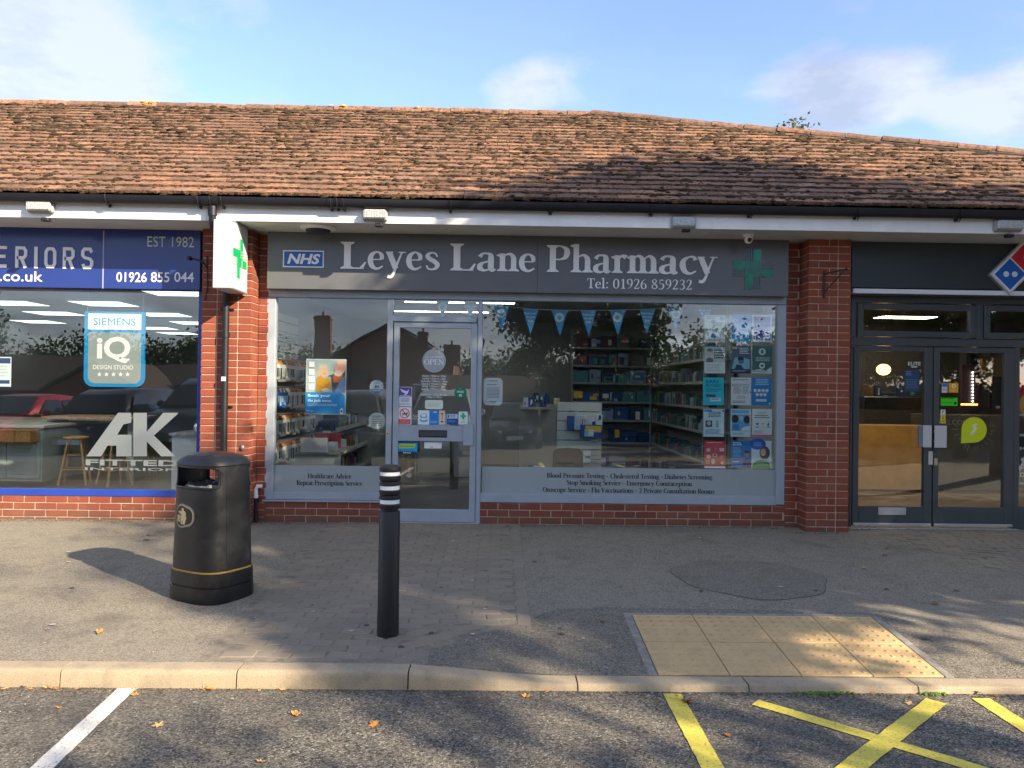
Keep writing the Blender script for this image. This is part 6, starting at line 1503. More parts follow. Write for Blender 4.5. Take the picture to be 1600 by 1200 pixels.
# on the pharmacy door
YDo = YD+.021
od = thing('open_disc', 'round grey OPEN sign hanging in the pharmacy door', 'door sign', (at(678.4, 563.5, YDo).x, YDo, at(678.4, 563.5, YDo).z))
q = at(678.4, 563.8, YDo); rr = 18.3*YDo/FPX
mb = MB(); mb.disc(q.x, q.z, rr, YDo-.004, YDo, P(160, 166, 168), 40); mb.build('disc', od)
mb = MB(); serif_text(mb, 'OPEN', q.x-rr*.86, q.x+rr*.86, q.z-rr*.32, rr*.46, YDo-.004, .001, Wh and P(235, 238, 238), .15, .0, 4); mb.build('open_lettering', od)
mb = MB(); serif_text(mb, 'Leyes Lane Pharmacy', q.x-rr*.78, q.x+rr*.78, q.z+rr*.25, rr*.18, YDo-.004, .001, P(225, 230, 230), .15, .02, 3); mb.build('small_lettering', od)
mb = MB(); mb.box(q.x-.014, q.x+.014, YDo-.006, YDo, q.z+rr-.008, q.z+rr+.02, P(190, 170, 120)); mb.build('tape', od)
ho = thing('opening_hours', 'white opening hours lettering on the pharmacy door glass under the OPEN disc', 'window lettering', (q.x, YDo, at(678, 605, YDo).z))
for k, (tx_, a, b_) in enumerate((('Monday 9.00am to 5.30pm', 659, 697), ('Tuesday 9.00am to 5.30pm', 659, 697), ('Wednesday 9.00am to 5.30pm', 657.5, 699), ('Thursday 9.00am to 5.30pm', 658.5, 697.5), ('Friday 9.00am to 5.30pm', 660, 696), ('Saturday 9.00am to 1.00pm', 658.5, 697), ('', 0, 0), ('Closed every weekday between', 656.5, 698), ('1.00pm to 2.00pm', 666, 690))):
    if not tx_: continue
    py = (587.6+4.1*k) if k < 7 else (616.6+4.2*(k-7)); mb = MB(); zc = at(678, py-1.7, YDo).z-at(678, py+1.2, YDo).z
    serif_text(mb, tx_, at(a, py, YDo).x, at(b_, py, YDo).x, at(678, py+1.2, YDo).z, zc*1.05, YDo, .001, P(220, 224, 224), .17, .02, 2); mb.build('line_of_hours', ho)
poster('camera_warning_sticker', 'purple and white camera warning sticker at the left of the door glass', 'sticker', (621.7, 604.5, 643.6, 635), YDo, (226, 226, 232), [('r', .03, .02, .97, .50, (92, 74, 150)), ('p', [(.12, .1), (.62, .22), (.55, .34), (.3, .26)], Wh), ('p', [(.6, .24), (.8, .12), (.7, .34), (.5, .44), (.45, .36), (.58, .34)], Wh), ('t', .1, .42, .9, .49, 'WARNING', Wh), ('l', .2, .56, .82, .8, 4, (130, 130, 150), 1), ('t', .1, .84, .9, .92, '24 HOUR CCTV', (130, 130, 150))])
poster('no_dogs_sticker', 'white sticker with a red crossed out dog low on the door glass', 'sticker', (621.7, 636, 642.8, 663.3), YDo, (230, 228, 228), [('c', .5, .36, .37, Rd), ('c', .5, .36, .30, (232, 228, 228)), ('p', [(.3, .3), (.36, .36), (.62, .34), (.7, .28), (.74, .34), (.68, .4), (.66, .5), (.62, .5), (.6, .43), (.42, .43), (.4, .5), (.36, .5), (.34, .4)], Bk), ('p', [(.26, .14), (.31, .10), (.76, .55), (.71, .59)], Rd), ('r', .06, .70, .94, .96, (208, 45, 55)), ('l', .12, .76, .88, .92, 3, (232, 160, 160), 1)])
poster('rounded_card', 'pale rounded card with faint lines in the middle of the door glass', 'card', (664, 625, 692.2, 639.3), YDo, (214, 224, 208), [('l', .15, .3, .88, .8, 3, (180, 200, 190))], shape='pill')
poster('swirl_sticker', 'white and blue sticker with a blue swirl above the door rail', 'sticker', (653, 641.3, 684.7, 663.5), YDo, (226, 236, 238), [('r', .56, 0, 1, 1, (20, 130, 210)), ('c', .28, .40, .18, (60, 165, 210), .13), ('c', .28, .36, .13, (226, 236, 238), .08), ('c', .29, .68, .20, (60, 165, 210), .10), ('c', .29, .62, .15, (226, 236, 238), .06), ('l', .6, .74, .95, .92, 2, (150, 200, 235)), ('r', .76, .08, .94, .14, Wh)])
poster('narrow_sticker', 'narrow cream sticker with a brown figure between the door stickers', 'sticker', (686.3, 641.6, 695.3, 663.3), YDo, (220, 205, 188), [('c', .5, .22, .22, (120, 40, 25), .14), ('r', .44, .28, .56, .74, (150, 70, 40)), ('r', .28, .76, .72, .84, (60, 30, 20))])
poster('small_blue_sticker', 'small dark blue sticker with a white panel right of the narrow cream one', 'sticker', (698.3, 646.5, 715.5, 663.2), YDo, (20, 80, 150), [('r', .03, .04, .97, .44, (190, 210, 225)), ('r', .08, .12, .2, .36, (20, 60, 120)), ('l', .28, .14, .9, .38, 2, (60, 100, 150)), ('l', .15, .62, .85, .8, 2, (110, 160, 210))])
poster('green_cross_sticker', 'white sticker with a green cross beside the door pull', 'sticker', (716.6, 643, 730.8, 663.4), YDo, (216, 230, 222), [('r', .38, .1, .62, .6, (50, 175, 110)), ('r', .2, .27, .8, .44, (50, 175, 110)), ('l', .2, .72, .8, .9, 2, (120, 190, 160))])
poster('green_round_sticker', 'green round sticker at the right edge of the door glass', 'sticker', (710.2, 604.3, 728.8, 622.8), YDo, (10, 115, 80), [('t', .22, .34, .8, .52, 'FREE', (200, 225, 215), .02), ('r', .38, .62, .62, .84, (175, 205, 195)), ('l', .4, .1, .6, .25, 2, (120, 190, 160))], shape='round')
poster('turquoise_sticker', 'turquoise sticker with a yellow band just below the door rail', 'sticker', (620.3, 690.5, 652.2, 709), YDo, (25, 160, 205), [('r', .02, .84, .98, 1.0, (20, 25, 35)), ('r', 0, 0, 1, .08, (20, 40, 50)), ('p', [(.08, .28), (.16, .18), (.92, .18), (.86, .5), (.12, .54)], (190, 205, 60)), ('r', .14, .3, .84, .42, (110, 170, 60))]+[('r', .06+.1*i, .7, .09+.1*i, .84, (15, 60, 90)) for i in range(9)]+[('r', .3, .87, .7, .96, (180, 185, 190))])
poster('white_card', 'small blank white card behind the door glass below the letter slot', 'card', (663, 691.3, 690, 700.6), YDo, Wh, [('r', .32, .72, .52, .84, (150, 150, 150)), ('r', .8, .1, .95, .16, (150, 150, 160))])
# showroom window sign hanging on wires
hs_ = thing('hanging_showroom_sign', 'blue and grey hanging panel reading Siemens iQ design studio with five stars', 'hanging sign', (at(179, 545, YG+.06).x, YG+.06, at(179, 545, YG+.06).z)); Yh = YG+.05
def rrect(px0, py0, px1, py1, r, m, y, name, tr=None):
    x0, x1, z0, z1 = rc(px0, py0, px1, py1, Yh); pts = []; rt_ = r if tr is None else tr
    for cx_, cz_, a0, q_ in ((x1, z1, 0, rt_), (x0, z1, 90, rt_), (x0, z0, 180, r), (x1, z0, 270, r)):
        sx = -1 if cx_ == x1 else 1; sz = -1 if cz_ == z1 else 1
        for i in range(9): a = rad(a0+11.25*i); pts.append((cx_+sx*q_+q_*math.cos(a), cz_+sz*q_+q_*math.sin(a)))
    mb = MB(); mb.prism(pts, y, Yh+.008, m); return mb.build(name, hs_)
rrect(131.3, 487, 227, 604.5, .10, P(10, 130, 190), Yh, 'blue_panel', .008)
rrect(137.5, 519.5, 220.3, 599.3, .075, P(142, 150, 152), Yh-.002, 'grey_field', .006)
rrect(137.8, 490.3, 220.8, 515.2, .005, P(232, 238, 240), Yh-.002, 'white_field')
for txt, r_, m_, bo_ in (('SIEMENS', (146.5, 497, 212, 508.5), P(0, 150, 190), .0), ('iQ', (151.5, 526, 204, 567), W_, .03), ('DESIGN STUDIO', (145.5, 570.5, 208.5, 577.3), W_, .008)):
    mb = MB(); mb.text(txt, rc(*r_, Yh), Yh-.002, m_, .002, bo_); mb.build('lettering', hs_)
for k in range(5):
    q = at(155.5+11*k, 585, Yh); mb = MB(); s_ = .026; mb.prism([(q.x+s_*(1 if i % 2 == 0 else .42)*math.sin(PI*i/5), q.z+s_*(1 if i % 2 == 0 else .42)*math.cos(PI*i/5)) for i in range(10)], Yh-.004, Yh-.002, W_); mb.build('star', hs_)
for px in (137, 223.5):
    a = at(px, 488, Yh); mb = MB(); mb.tube([a, a+Vector((0, 0, .34))], .0015, SILVER, 4); mb.build('wire', hs_)
poster('kitchen_notice', 'white notice with dark blue headings at the far left edge of the showroom window', 'notice', (-24, 557.5, 17.6, 604), YQ, (214, 222, 232), [('r', .4, .04, .97, .22, (50, 70, 120)), ('l', .3, .3, .9, .7, 4, (190, 198, 205)), ('r', .4, .78, .95, .9, (50, 70, 120))])
# pizza shop stickers
YZG = YZ+.015
ye = thing('yellow_drop_sticker', 'lime yellow drop shaped sticker with thin white rays on the right glazed door', 'sticker', (at(1521, 671, YZG).x, YZG, at(1521, 671, YZG).z))
c_ = at(1522, 671.5, YZG); r_ = .137
pts = [(c_.x+r_*math.cos(rad(a)), c_.z+r_*math.sin(rad(a))) for a in range(-80, 190, 9)]+[(c_.x-r_*1.02, c_.z-r_*1.08)]
mb = MB(); mb.prism(pts, YZG-.001, YZG, P(205, 215, 20)); mb.build('drop', ye)
mb = MB(); mb.ribbon([(c_.x+.03, c_.z+.06), (c_.x-.01, c_.z+.045), (c_.x+.01, c_.z+.01), (c_.x-.03, c_.z-.05), (c_.x-.0, c_.z-.045)], [.01, .025, .035, .03, .01], YZG-.002, YZG-.001, P(235, 240, 190)); mb.build('pale_mark', ye)  # pale J-shaped mark printed on the drop
for k in range(24):
    a = rad(150+k*360/24) if k < 18 else rad(420+k*8); a = 2*PI*k/24+R.uniform(-.06, .06); r0 = r_*R.uniform(1.2, 1.3); r1 = r_*R.uniform(1.45, 1.75)
    if math.sin(a) > .35: continue
    mb = MB(); mb.ribbon([(c_.x+r0*math.cos(a), c_.z+r0*math.sin(a)), (c_.x+r1*math.cos(a), c_.z+r1*math.sin(a))], .0026, YZG-.001, YZG, P(150, 155, 150), smooth=False); mb.build('ray', ye)
poster('hygiene_sticker', 'bright green food hygiene rating sticker on the right glazed door', 'sticker', (1470, 621.5, 1496, 634), YZG, (60, 210, 20), [('l', .05, .06, .9, .24, 1, (20, 90, 10)), ('c', .86, .68, .1, (20, 90, 20))]+[('c', .1+.13*i, .62, .035, (30, 120, 20)) for i in range(5)])
poster('orange_sticker', 'orange square sticker with a white spot on the right glazed door', 'sticker', (1482.3, 598.5, 1497.3, 613.5), YZG, (225, 160, 15), [('c', .52, .3, .22, (240, 225, 190)), ('c', .52, .3, .1, (225, 160, 15)), ('l', .12, .76, .8, .86, 1, (240, 220, 150))])
poster('blue_white_sticker', 'narrow blue and white sticker left of the orange one on the glazed door', 'sticker', (1471.7, 598.5, 1480, 613.5), YZG, (215, 222, 228), [('r', .05, .02, .95, .4, (40, 120, 190)), ('l', .1, .5, .9, .9, 3, (170, 80, 80))])
poster('push_label', 'yellow and white vertical push label on the edge of the right glazed door', 'label', (1469.7, 640, 1477, 661.5), YZG, (225, 225, 205), [('r', 0, .42, 1, 1, (225, 200, 40)), ('t', .3, .06, .75, .24, 'P', Bk), ('t', .3, .29, .75, .46, 'U', Bk), ('t', .3, .52, .75, .7, 'S', Bk), ('t', .3, .75, .75, .93, 'H', Bk)])
mb = MB(); t = thing('elite_lettering', 'small white ELITE lettering at the top of the left glazed door', 'window lettering', (at(1429, 569, YZG).x, YZG, at(1429, 569, YZG).z)); mb.text('ELITE', rc(1419, 565.5, 1438.5, 571, YZG), YZG, W_, .001, .01); mb.box(*rc(1424, 572.5, 1433, 574, YZG)[:2], YZG-.001, YZG, *rc(1424, 572.5, 1433, 574, YZG)[2:], W_); mb.build('lettering', t)
poster('blue_notice', 'dark blue notice with pale lines under the ELITE lettering', 'notice', (1413, 577.5, 1436.5, 611.5), YZG+.002, (35, 62, 95), [('l', .1, .08, .5, .3, 3, (110, 140, 170)), ('l', .1, .45, .95, .9, 6, (80, 110, 145))])
poster('pizza_poster', 'red poster with a pizza picture at the extreme right edge behind the glass', 'poster', (1592.8, 566, 1640, 650), YQ, (200, 30, 55), [('c', .45, .82, .5, (200, 120, 50), .5), ('c', .4, .8, .4, (225, 165, 80), .4), ('c', .3, .7, .07, (160, 40, 30)), ('c', .5, .88, .07, (160, 40, 30)), ('c', .2, .86, .06, (90, 110, 40)), ('r', .0, 0, 1, .03, (225, 225, 225)), ('r', 0, .965, 1, 1, (190, 195, 195))])
poster('price_poster', 'black poster with a large white five pound price at the extreme right edge', 'poster', (1592.8, 678, 1640, 762), YQ, (28, 30, 34), [('r', 0, 0, 1, .05, (190, 195, 195)), ('t', .0, .24, .35, .31, 'ME', Wh, .02), ('t', .03, .35, .75, .60, '£5', Wh, .04), ('t', .0, .60, .7, .68, 'MEAL', Wh, .02), ('t', .02, .72, .6, .8, 'DEAL', Wh, .02), ('r', 0, .9, 1, .95, (150, 155, 155))])
# ------------------------------------------------------------------ interiors
LAMP = None
def lampm(st, name='lit_panel', col=(.93, .97, 1.0)):
    return M(name, col, .5, emit=st)
def room(name, x0, x1, y1, zc, floor, wall, ceil, y0=8.24):
    t = node('interior', bld)
    for nm, b_, m in (('inner_floor', (x0, x1, y0-.02, y1, -.05, -.004), floor), ('inner_ceiling', (x0, x1, y0, y1, zc, zc+.06), ceil), ('inner_wall', (x0-.08, x0, y0, y1, -.05, zc+.06), wall), ('inner_wall', (x1, x1+.08, y0, y1, -.05, zc+.06), wall), ('inner_wall', (x0-.08, x1+.08, y1, y1+.1, -.05, zc+.06), wall)):
        mb = MB(); mb.box(*b_, m); mb.build(nm, t)
    return t
FLD = M('dark_vinyl_floor', (.045, .042, .040), .35, var=.25, vs_=3); FLW = M('grey_wood_floor', (.10, .075, .055), .35, var=.3, vs_=6)
WALLP = M('pharmacy_wall', (.40, .40, .39), .8); CEI = M('ceiling_tile', (.5, .5, .49), .85)
room('a', -9.4, -3.22, 19.5, 2.62, FLW, M('showroom_wall', (.20, .20, .205), .8), CEI)
room('b', -2.82, 3.0, 14.6, 2.70, FLD, WALLP, CEI)
room('c', 3.42, 8.8, 14.0, 2.75, M('tan_floor', (.22, .14, .08), .4, var=.2), M('kitchen_wall', (.07, .06, .055), .7), M('dark_ceiling', (.06, .06, .06), .8))
def panel(name, label, x, y, zc, w_, d_, st, group, col=(.93, .97, 1.0)):
    t = thing(name, label, 'ceiling light', (x, y, zc), group)
    mb = MB(); mb.box(x-w_/2-.02, x+w_/2+.02, y-d_/2-.02, y+d_/2+.02, zc-.018, zc-.001, WHITE, .003); mb.build('frame', t)
    mb = MB(); mb.box(x-w_/2, x+w_/2, y-d_/2, y+d_/2, zc-.022, zc-.01, lampm(st, 'lit_panel_%d' % int(st*10), col)); mb.build('diffuser', t)
for px, py in ((20, 474), (276, 458), (163, 475), (86, 490), (255, 492), (305, 505), (242, 513), (278, 521), (60, 503)):
    p = gnd(px, py, 2.60); panel('ceiling_panel', 'lit rectangular ceiling panel seen through the showroom window', p.x, p.y, 2.62, .72, .62, .95, 'lit ceiling panels in the kitchen showroom', (.82, .95, .88))
for x in (-7.8, -6.3, -4.8): panel('ceiling_panel', 'unseen lit panel added behind the blue sign to brighten the showroom', x, 9.35, 2.62, .9, .5, 6.0, 'unseen lights added to brighten the kitchen showroom')  # extra panels hidden by the sign, added to brighten the showroom
for x, y in ((-1.3, 9.3), (1.3, 9.5), (1.4, 10.5), (-.6, 11.2), (-1.0, 12.6)): panel('strip_light', 'lit strip light on the pharmacy ceiling, front ones unseen and added to brighten it', x, y, 2.70, 1.6, .10, 5.0, 'strip lights on the pharmacy ceiling')  # front strips are unseen, added to brighten the shop; rear ones are its tubes

# pharmacy products
PKC = [(20, 60, 120), (30, 90, 160), (200, 205, 205), (60, 70, 90), (120, 50, 70), (80, 150, 180), (35, 110, 90), (220, 220, 215), (30, 35, 60), (170, 60, 60), (90, 60, 110), (230, 225, 210)]
def packs(mb, x0, x1, y, z, hmin, hmax, wmin, wmax, cols, axis='x', depth=.1):
    q = x0
    while q < x1-.03:
        w_ = R.uniform(wmin, wmax); h_ = R.uniform(hmin, hmax); c_ = pc(R.choice(cols))
        if R.random() < .1: q += w_*.7; continue
        if axis == 'x':
            mb.box(q, q+w_*.93, y, y+depth, z, z+h_, c_, .004)
            if h_ > .06:
                for k in range(R.choice((1, 2, 3))):
                    a_, b_ = sorted((R.uniform(.05, .9), R.uniform(.05, .9))); c2_, d_ = sorted((R.uniform(.05, .95), R.uniform(.05, .95)))
                    mb.box(q+w_*a_, q+w_*(b_+.04), y-.002-.0008*k, y, z+h_*c2_, z+h_*min(.98, d_+.05), pc(R.choice(((230, 232, 232), (150, 190, 220), (60, 110, 170), (200, 80, 70), (225, 190, 80), (60, 140, 110), (35, 45, 75), (240, 240, 240)))))
        else:
            mb.box(y, y+depth, q, q+w_*.93, z, z+h_, c_, .004)
        q += w_
SHM = M('shelf_grey', (.30, .30, .29), .6)
def shelfunit(name, label, x0, x1, y, depth, levels, cols, hs=(.12, .24), ws=(.08, .16), axis='x', back=SHM):
    t = thing(name, label, 'shelf unit', ((x0+x1)/2 if axis == 'x' else y, y if axis == 'x' else (x0+x1)/2, 0))
    mb = MB()
    if axis == 'x': mb.box(x0, x1, y+depth, y+depth+.03, 0, levels[-1]+.3, back); mb.box(x0-.02, x0, y, y+depth+.03, 0, levels[-1]+.3, back); mb.box(x1, x1+.02, y, y+depth+.03, 0, levels[-1]+.3, back)
    else: mb.box(y+depth, y+depth+.03, x0, x1, 0, levels[-1]+.3, back)
    mb.build('back_panel', t)
    for i, z in enumerate(levels):
        mb = MB()
        if axis == 'x': mb.box(x0, x1, y, y+depth, z-.025, z, back, .003)
        else: mb.box(min(y, y+depth), max(y, y+depth), x0, x1, z-.025, z, back, .003)
        mb.build('shelf', t)
        mb = MB()
        if axis == 'x': mb.box(x0, x1, y-.004, y-.001, z-.032, z+.004, M('price_strip', (.30, .30, .29), .5))
        else: mb.box(min(y, y+depth)-.004, min(y, y+depth)-.001, x0, x1, z-.032, z+.004, M('price_strip', (.30, .30, .29), .5))
        mb.build('price_strip', t)
    return t
def goods(label, x0, x1, y, levels, cols, hs, ws, axis='x', depth=.12):
    mb = MB()
    for z in levels: packs(mb, x0, x1, y, z, hs[0], hs[1], ws[0], ws[1], cols, axis, depth)
    o = mb.build('shelf_goods', None, label, 'goods', kind='stuff'); return o
yb_ = 13.2
lv = [at(950, py, yb_).z for py in (730, 691, 656, 627.5, 598, 571, 543)]
lv = [max(.06, z) for z in lv]
xa_, xb_ = at(895, 620, yb_).x, at(1016, 620, yb_).x
BLS = [(22, 66, 130), (26, 80, 150), (18, 52, 108), (95, 45, 65), (70, 130, 140), (130, 160, 190)]
shelfunit('wall_shelves', 'dim shelves of blue packs at the back of the pharmacy', xa_, xb_, yb_, .35, lv, BLS)
goods('blue and dark packs filling the back shelves of the pharmacy', xa_, xb_, yb_+.02, lv, BLS, (.14, .24), (.16, .30), depth=.2)
xr2 = 2.93
shelfunit('side_shelves', 'shelves of small bottles along the right inside wall of the pharmacy', 9.6, 13.2, xr2-.3, .28, lv[:6], BLS, axis='y')
goods('small bottles and boxes on the right hand side shelves', 9.6, 13.2, xr2-.3, lv[:6], [(90, 105, 105), (40, 60, 75), (140, 150, 148), (30, 70, 100), (95, 50, 60), (50, 90, 70), (120, 110, 90)], (.07, .2), (.045, .09), 'y', .1)
# white slat display
yg = 10.3
gx0_, gx1_ = at(870, 680, yg).x, at(940, 680, yg).x; gz_ = at(905, 629, yg).z
gd = thing('slat_display', 'white slatted display stand with small packs in the wide pharmacy window', 'display stand', ((gx0_+gx1_)/2, yg, 0)); CRS = M('cream_slat', (.62, .62, .56), .6)
z = gz_
while z > .05:
    mb = MB(); mb.box(gx0_, gx1_, yg, yg+.03, max(0, z-.118), z, CRS, .004); mb.build('slat', gd); z -= .128
sdx = at(812, 680, yg+.35).x
mb = MB(); mb.add([(gx0_-.01, yg, 0), (sdx, yg+.45, 0), (sdx, yg+.45, gz_-.03), (gx0_-.01, yg, gz_-.03), (gx0_-.01, yg+.03, 0), (sdx, yg+.48, 0), (sdx, yg+.48, gz_-.03), (gx0_-.01, yg+.03, gz_-.03)], [(0, 1, 2, 3), (7, 6, 5, 4), (3, 2, 6, 7), (0, 4, 5, 1), (1, 5, 6, 2)], M('stand_side', (.33, .33, .30), .6)); mb.build('side_panel', gd)
mb = MB(); mb.box(sdx, gx0_, yg+.05, yg+.5, gz_-.10, gz_-.07, SHM); mb.build('top_shelf', gd)
mb = MB()
packs(mb, sdx+.04, gx0_, yg+.12, gz_-.07, .10, .22, .06, .10, [(30, 60, 130), (200, 215, 225), (60, 140, 200), (25, 40, 90)])
packs(mb, gx0_+.05, gx1_, yg-.12, gz_-.36, .16, .22, .08, .12, [(225, 230, 232), (40, 90, 160), (190, 205, 215)]); packs(mb, gx0_+.3, gx0_+.62, yg-.16, gz_-.46, .16, .2, .3, .32, [(30, 80, 155)])
packs(mb, gx0_+.04, gx1_-.15, yg-.12, gz_-.80, .14, .2, .08, .13, [(215, 222, 220), (225, 230, 228), (90, 170, 110)])
packs(mb, sdx+.12, gx0_-.05, yg+.02, .16, .2, .3, .06, .10, [(30, 60, 130), (60, 90, 150), (200, 215, 225)])
mb.build('shelf_goods', None, 'white and blue packs hanging on the white slatted display stand', 'goods', kind='stuff')
# dark chair near the window
q = rc(863, 700.5, 912, 738, 9.2); ch = thing('waiting_chair', 'dark chair with a curved backrest seen over the frosted band of the wide window', 'chair', ((q[0]+q[1])/2, 9.3, 0)); DC = M('dark_chair', (.030, .030, .034), .7)
mb = MB(); mb.prism([(q[0], .42), (q[0]+.01, q[3]-.06), (q[0]+.05, q[3]-.005), ((q[0]+q[1])/2, q[3]+.004), (q[1]-.05, q[3]-.005), (q[1]-.01, q[3]-.06), (q[1], .42)], 9.2, 9.24, DC); bev(mb.build('backrest', ch), .012)
mb = MB(); mb.box(q[0], q[1], 9.24, 9.66, .40, .46, DC, .01); mb.build('seat', ch)
for a in (q[0]+.02, q[1]-.02):
    for b_ in (9.24, 9.62): mb = MB(); mb.tube([(a, b_, 0), (a, b_, .41)], .012, SILVER, 8); mb.build('leg', ch)
# counter and light units behind the door
mb = MB(); q = rc(652, 690, 703, 733, 13.0); mb.box(q[0], q[1], 13.0, 13.6, 0, q[3]+.3, M('counter_front', (.42, .42, .37), .6), .005); mb.build('service_counter', None, 'pale counter front seen low through the pharmacy door', 'counter')
mb = MB(); q = rc(709, 690, 732, 738, 12.4); mb.box(q[0], q[1]+.2, 12.4, 12.9, 0, q[3]+.2, M('unit_front', (.30, .31, .32), .6), .005); mb.build('side_cabinet', None, 'grey cabinet behind the lower right of the door glass', 'cabinet')
mb = MB(); q = rc(540, 678, 606, 740, 12.9); mb.box(q[0], q[1]+.1, 12.9, 13.4, 0, q[3], M('unit_side', (.32, .32, .28), .5), .005); mb.build('low_partition', None, 'pale low partition behind the left pharmacy window near the door', 'partition')
# left inside wall: peg display, lit by the sun
lw = thing('peg_display', 'cream peg wall display with rows of hanging white packets, inside the left pharmacy window', 'display', (-2.8, 9.2, 0)); PEG = M('cream_peg_panel', (.66, .64, .56), .7)
x = -2.80
mb = MB(); mb.box(x, x+.02, 8.4, 10.6, .1, 2.35, PEG); mb.build('peg_panel', lw)
z = .3
while z < 2.3:
    mb = MB(); mb.box(x+.02, x+.026, 8.4, 10.6, z, z+.010, DARK); mb.build('groove', lw); z += .13
rowz = [(2.02, 'n'), (1.74, 'w'), (1.42, 'b'), (1.10, 'w'), (.78, 'w'), (.47, 'bw')]
pk = MB()
for z, kd in rowz:
    if kd == 'n':
        for k in range(6): pk.tube([(x+.02, 8.6+.28*k, z), (x+.26, 8.6+.28*k, z+.02)], .004, SILVER, 5)
        continue
    y = 8.5
    while y < 10.5:
        pk.tube([(x+.02, y+.03, z), (x+.30, y+.03, z+.01)], .004, SILVER, 4)
        for e in range(4):
            xx = x+.06+.065*e; blue = (kd == 'b' and y < 9.2) or (kd == 'bw' and y < 9.0)
            col = (25, 120, 200) if blue else R.choice(((225, 222, 214), (236, 234, 228), (206, 204, 196), (228, 226, 222)))
            h_ = R.uniform(.19, .26); top = (226, 156, 84) if (not blue and R.random() < .55) else R.choice(((230, 232, 235), (120, 70, 50)))
            pk.box(xx, xx+.012, y, y+.085, z-h_-.01, z-.055, pc(col)); pk.box(xx, xx+.013, y, y+.085, z-.056, z-.012, pc(top))
            pk.box(xx+.0125, xx+.0145, y+.02, y+.06, z-h_+.03, z-.11, pc((70, 72, 76) if not blue else (210, 225, 240)))
            x1_ = xx+R.uniform(.035, .05); ww = (232, 230, 224) if not blue else (30, 110, 190)
            pk.box(xx+.01, x1_, y+.005, y+.01, z-h_-.01, z-.06, pc(ww)); pk.box(xx+.014, x1_-.004, y+.004, y+.0055, z-h_+.02, z-.10, pc(R.choice(((70, 72, 76), (120, 122, 124), (200, 198, 190))) if not blue else (200, 220, 240)))
            pk.box(xx+.01, x1_, y+.004, y+.009, z-.059, z-.035, pc(top))
        y += R.uniform(.055, .085)
pk.build('hanging_packets', lw, kind='stuff')
t = thing('low_shelving', 'stepped low shelves of boxes running back from the left pharmacy window', 'shelf unit', (-2.3, 11.5, 0))
for k, z in enumerate((.18, .48, .80)):
    mb = MB(); mb.box(-2.78, -2.25+.1*(2-k)*.6, 10.7, 13.0, z-.03, z, SHM, .003); mb.box(-2.27+.1*(2-k)*.6, -2.25+.1*(2-k)*.6, 10.7, 13.0, z-.03, z+.06, M('shelf_lip', (.50, .50, .46), .6)); mb.build('shelf', t)
mb = MB()
for k, z in enumerate((.18, .48, .80)):
    packs(mb, 10.75, 12.95, -2.55, z, .08, .22, .07, .15, [(60, 110, 140), (170, 60, 60), (210, 210, 205), (50, 55, 70), (90, 140, 90), (200, 130, 90), (40, 70, 130)], 'y', .2)
mb.build('shelf_goods', None, 'mixed boxes on the stepped low shelves at the left inside wall', 'goods', kind='stuff')
q = at(470, 690, 9.3)
mb = MB(); 
for k in range(9): mb.box(-2.5+R.uniform(0, .5), -2.42+R.uniform(.02, .5), 9.5+.12*k, 9.58+.12*k, .62, .62+R.uniform(.1, .22), pc(R.choice(((220, 210, 200), (190, 70, 70), (225, 225, 220), (160, 150, 130)))), .003)
mb.build('stacked_boxes', None, 'small red and white boxes stacked on a low shelf behind the flu poster', 'goods', kind='stuff')
mb = MB(); mb.box(-2.6, -1.95, 9.45, 10.6, .59, .62, SHM, .003); mb.box(-2.6, -1.95, 9.5, 9.52, 0, .59, CRS); mb.build('display_table', None, 'small cream table carrying stacked boxes inside the left pharmacy window', 'table')

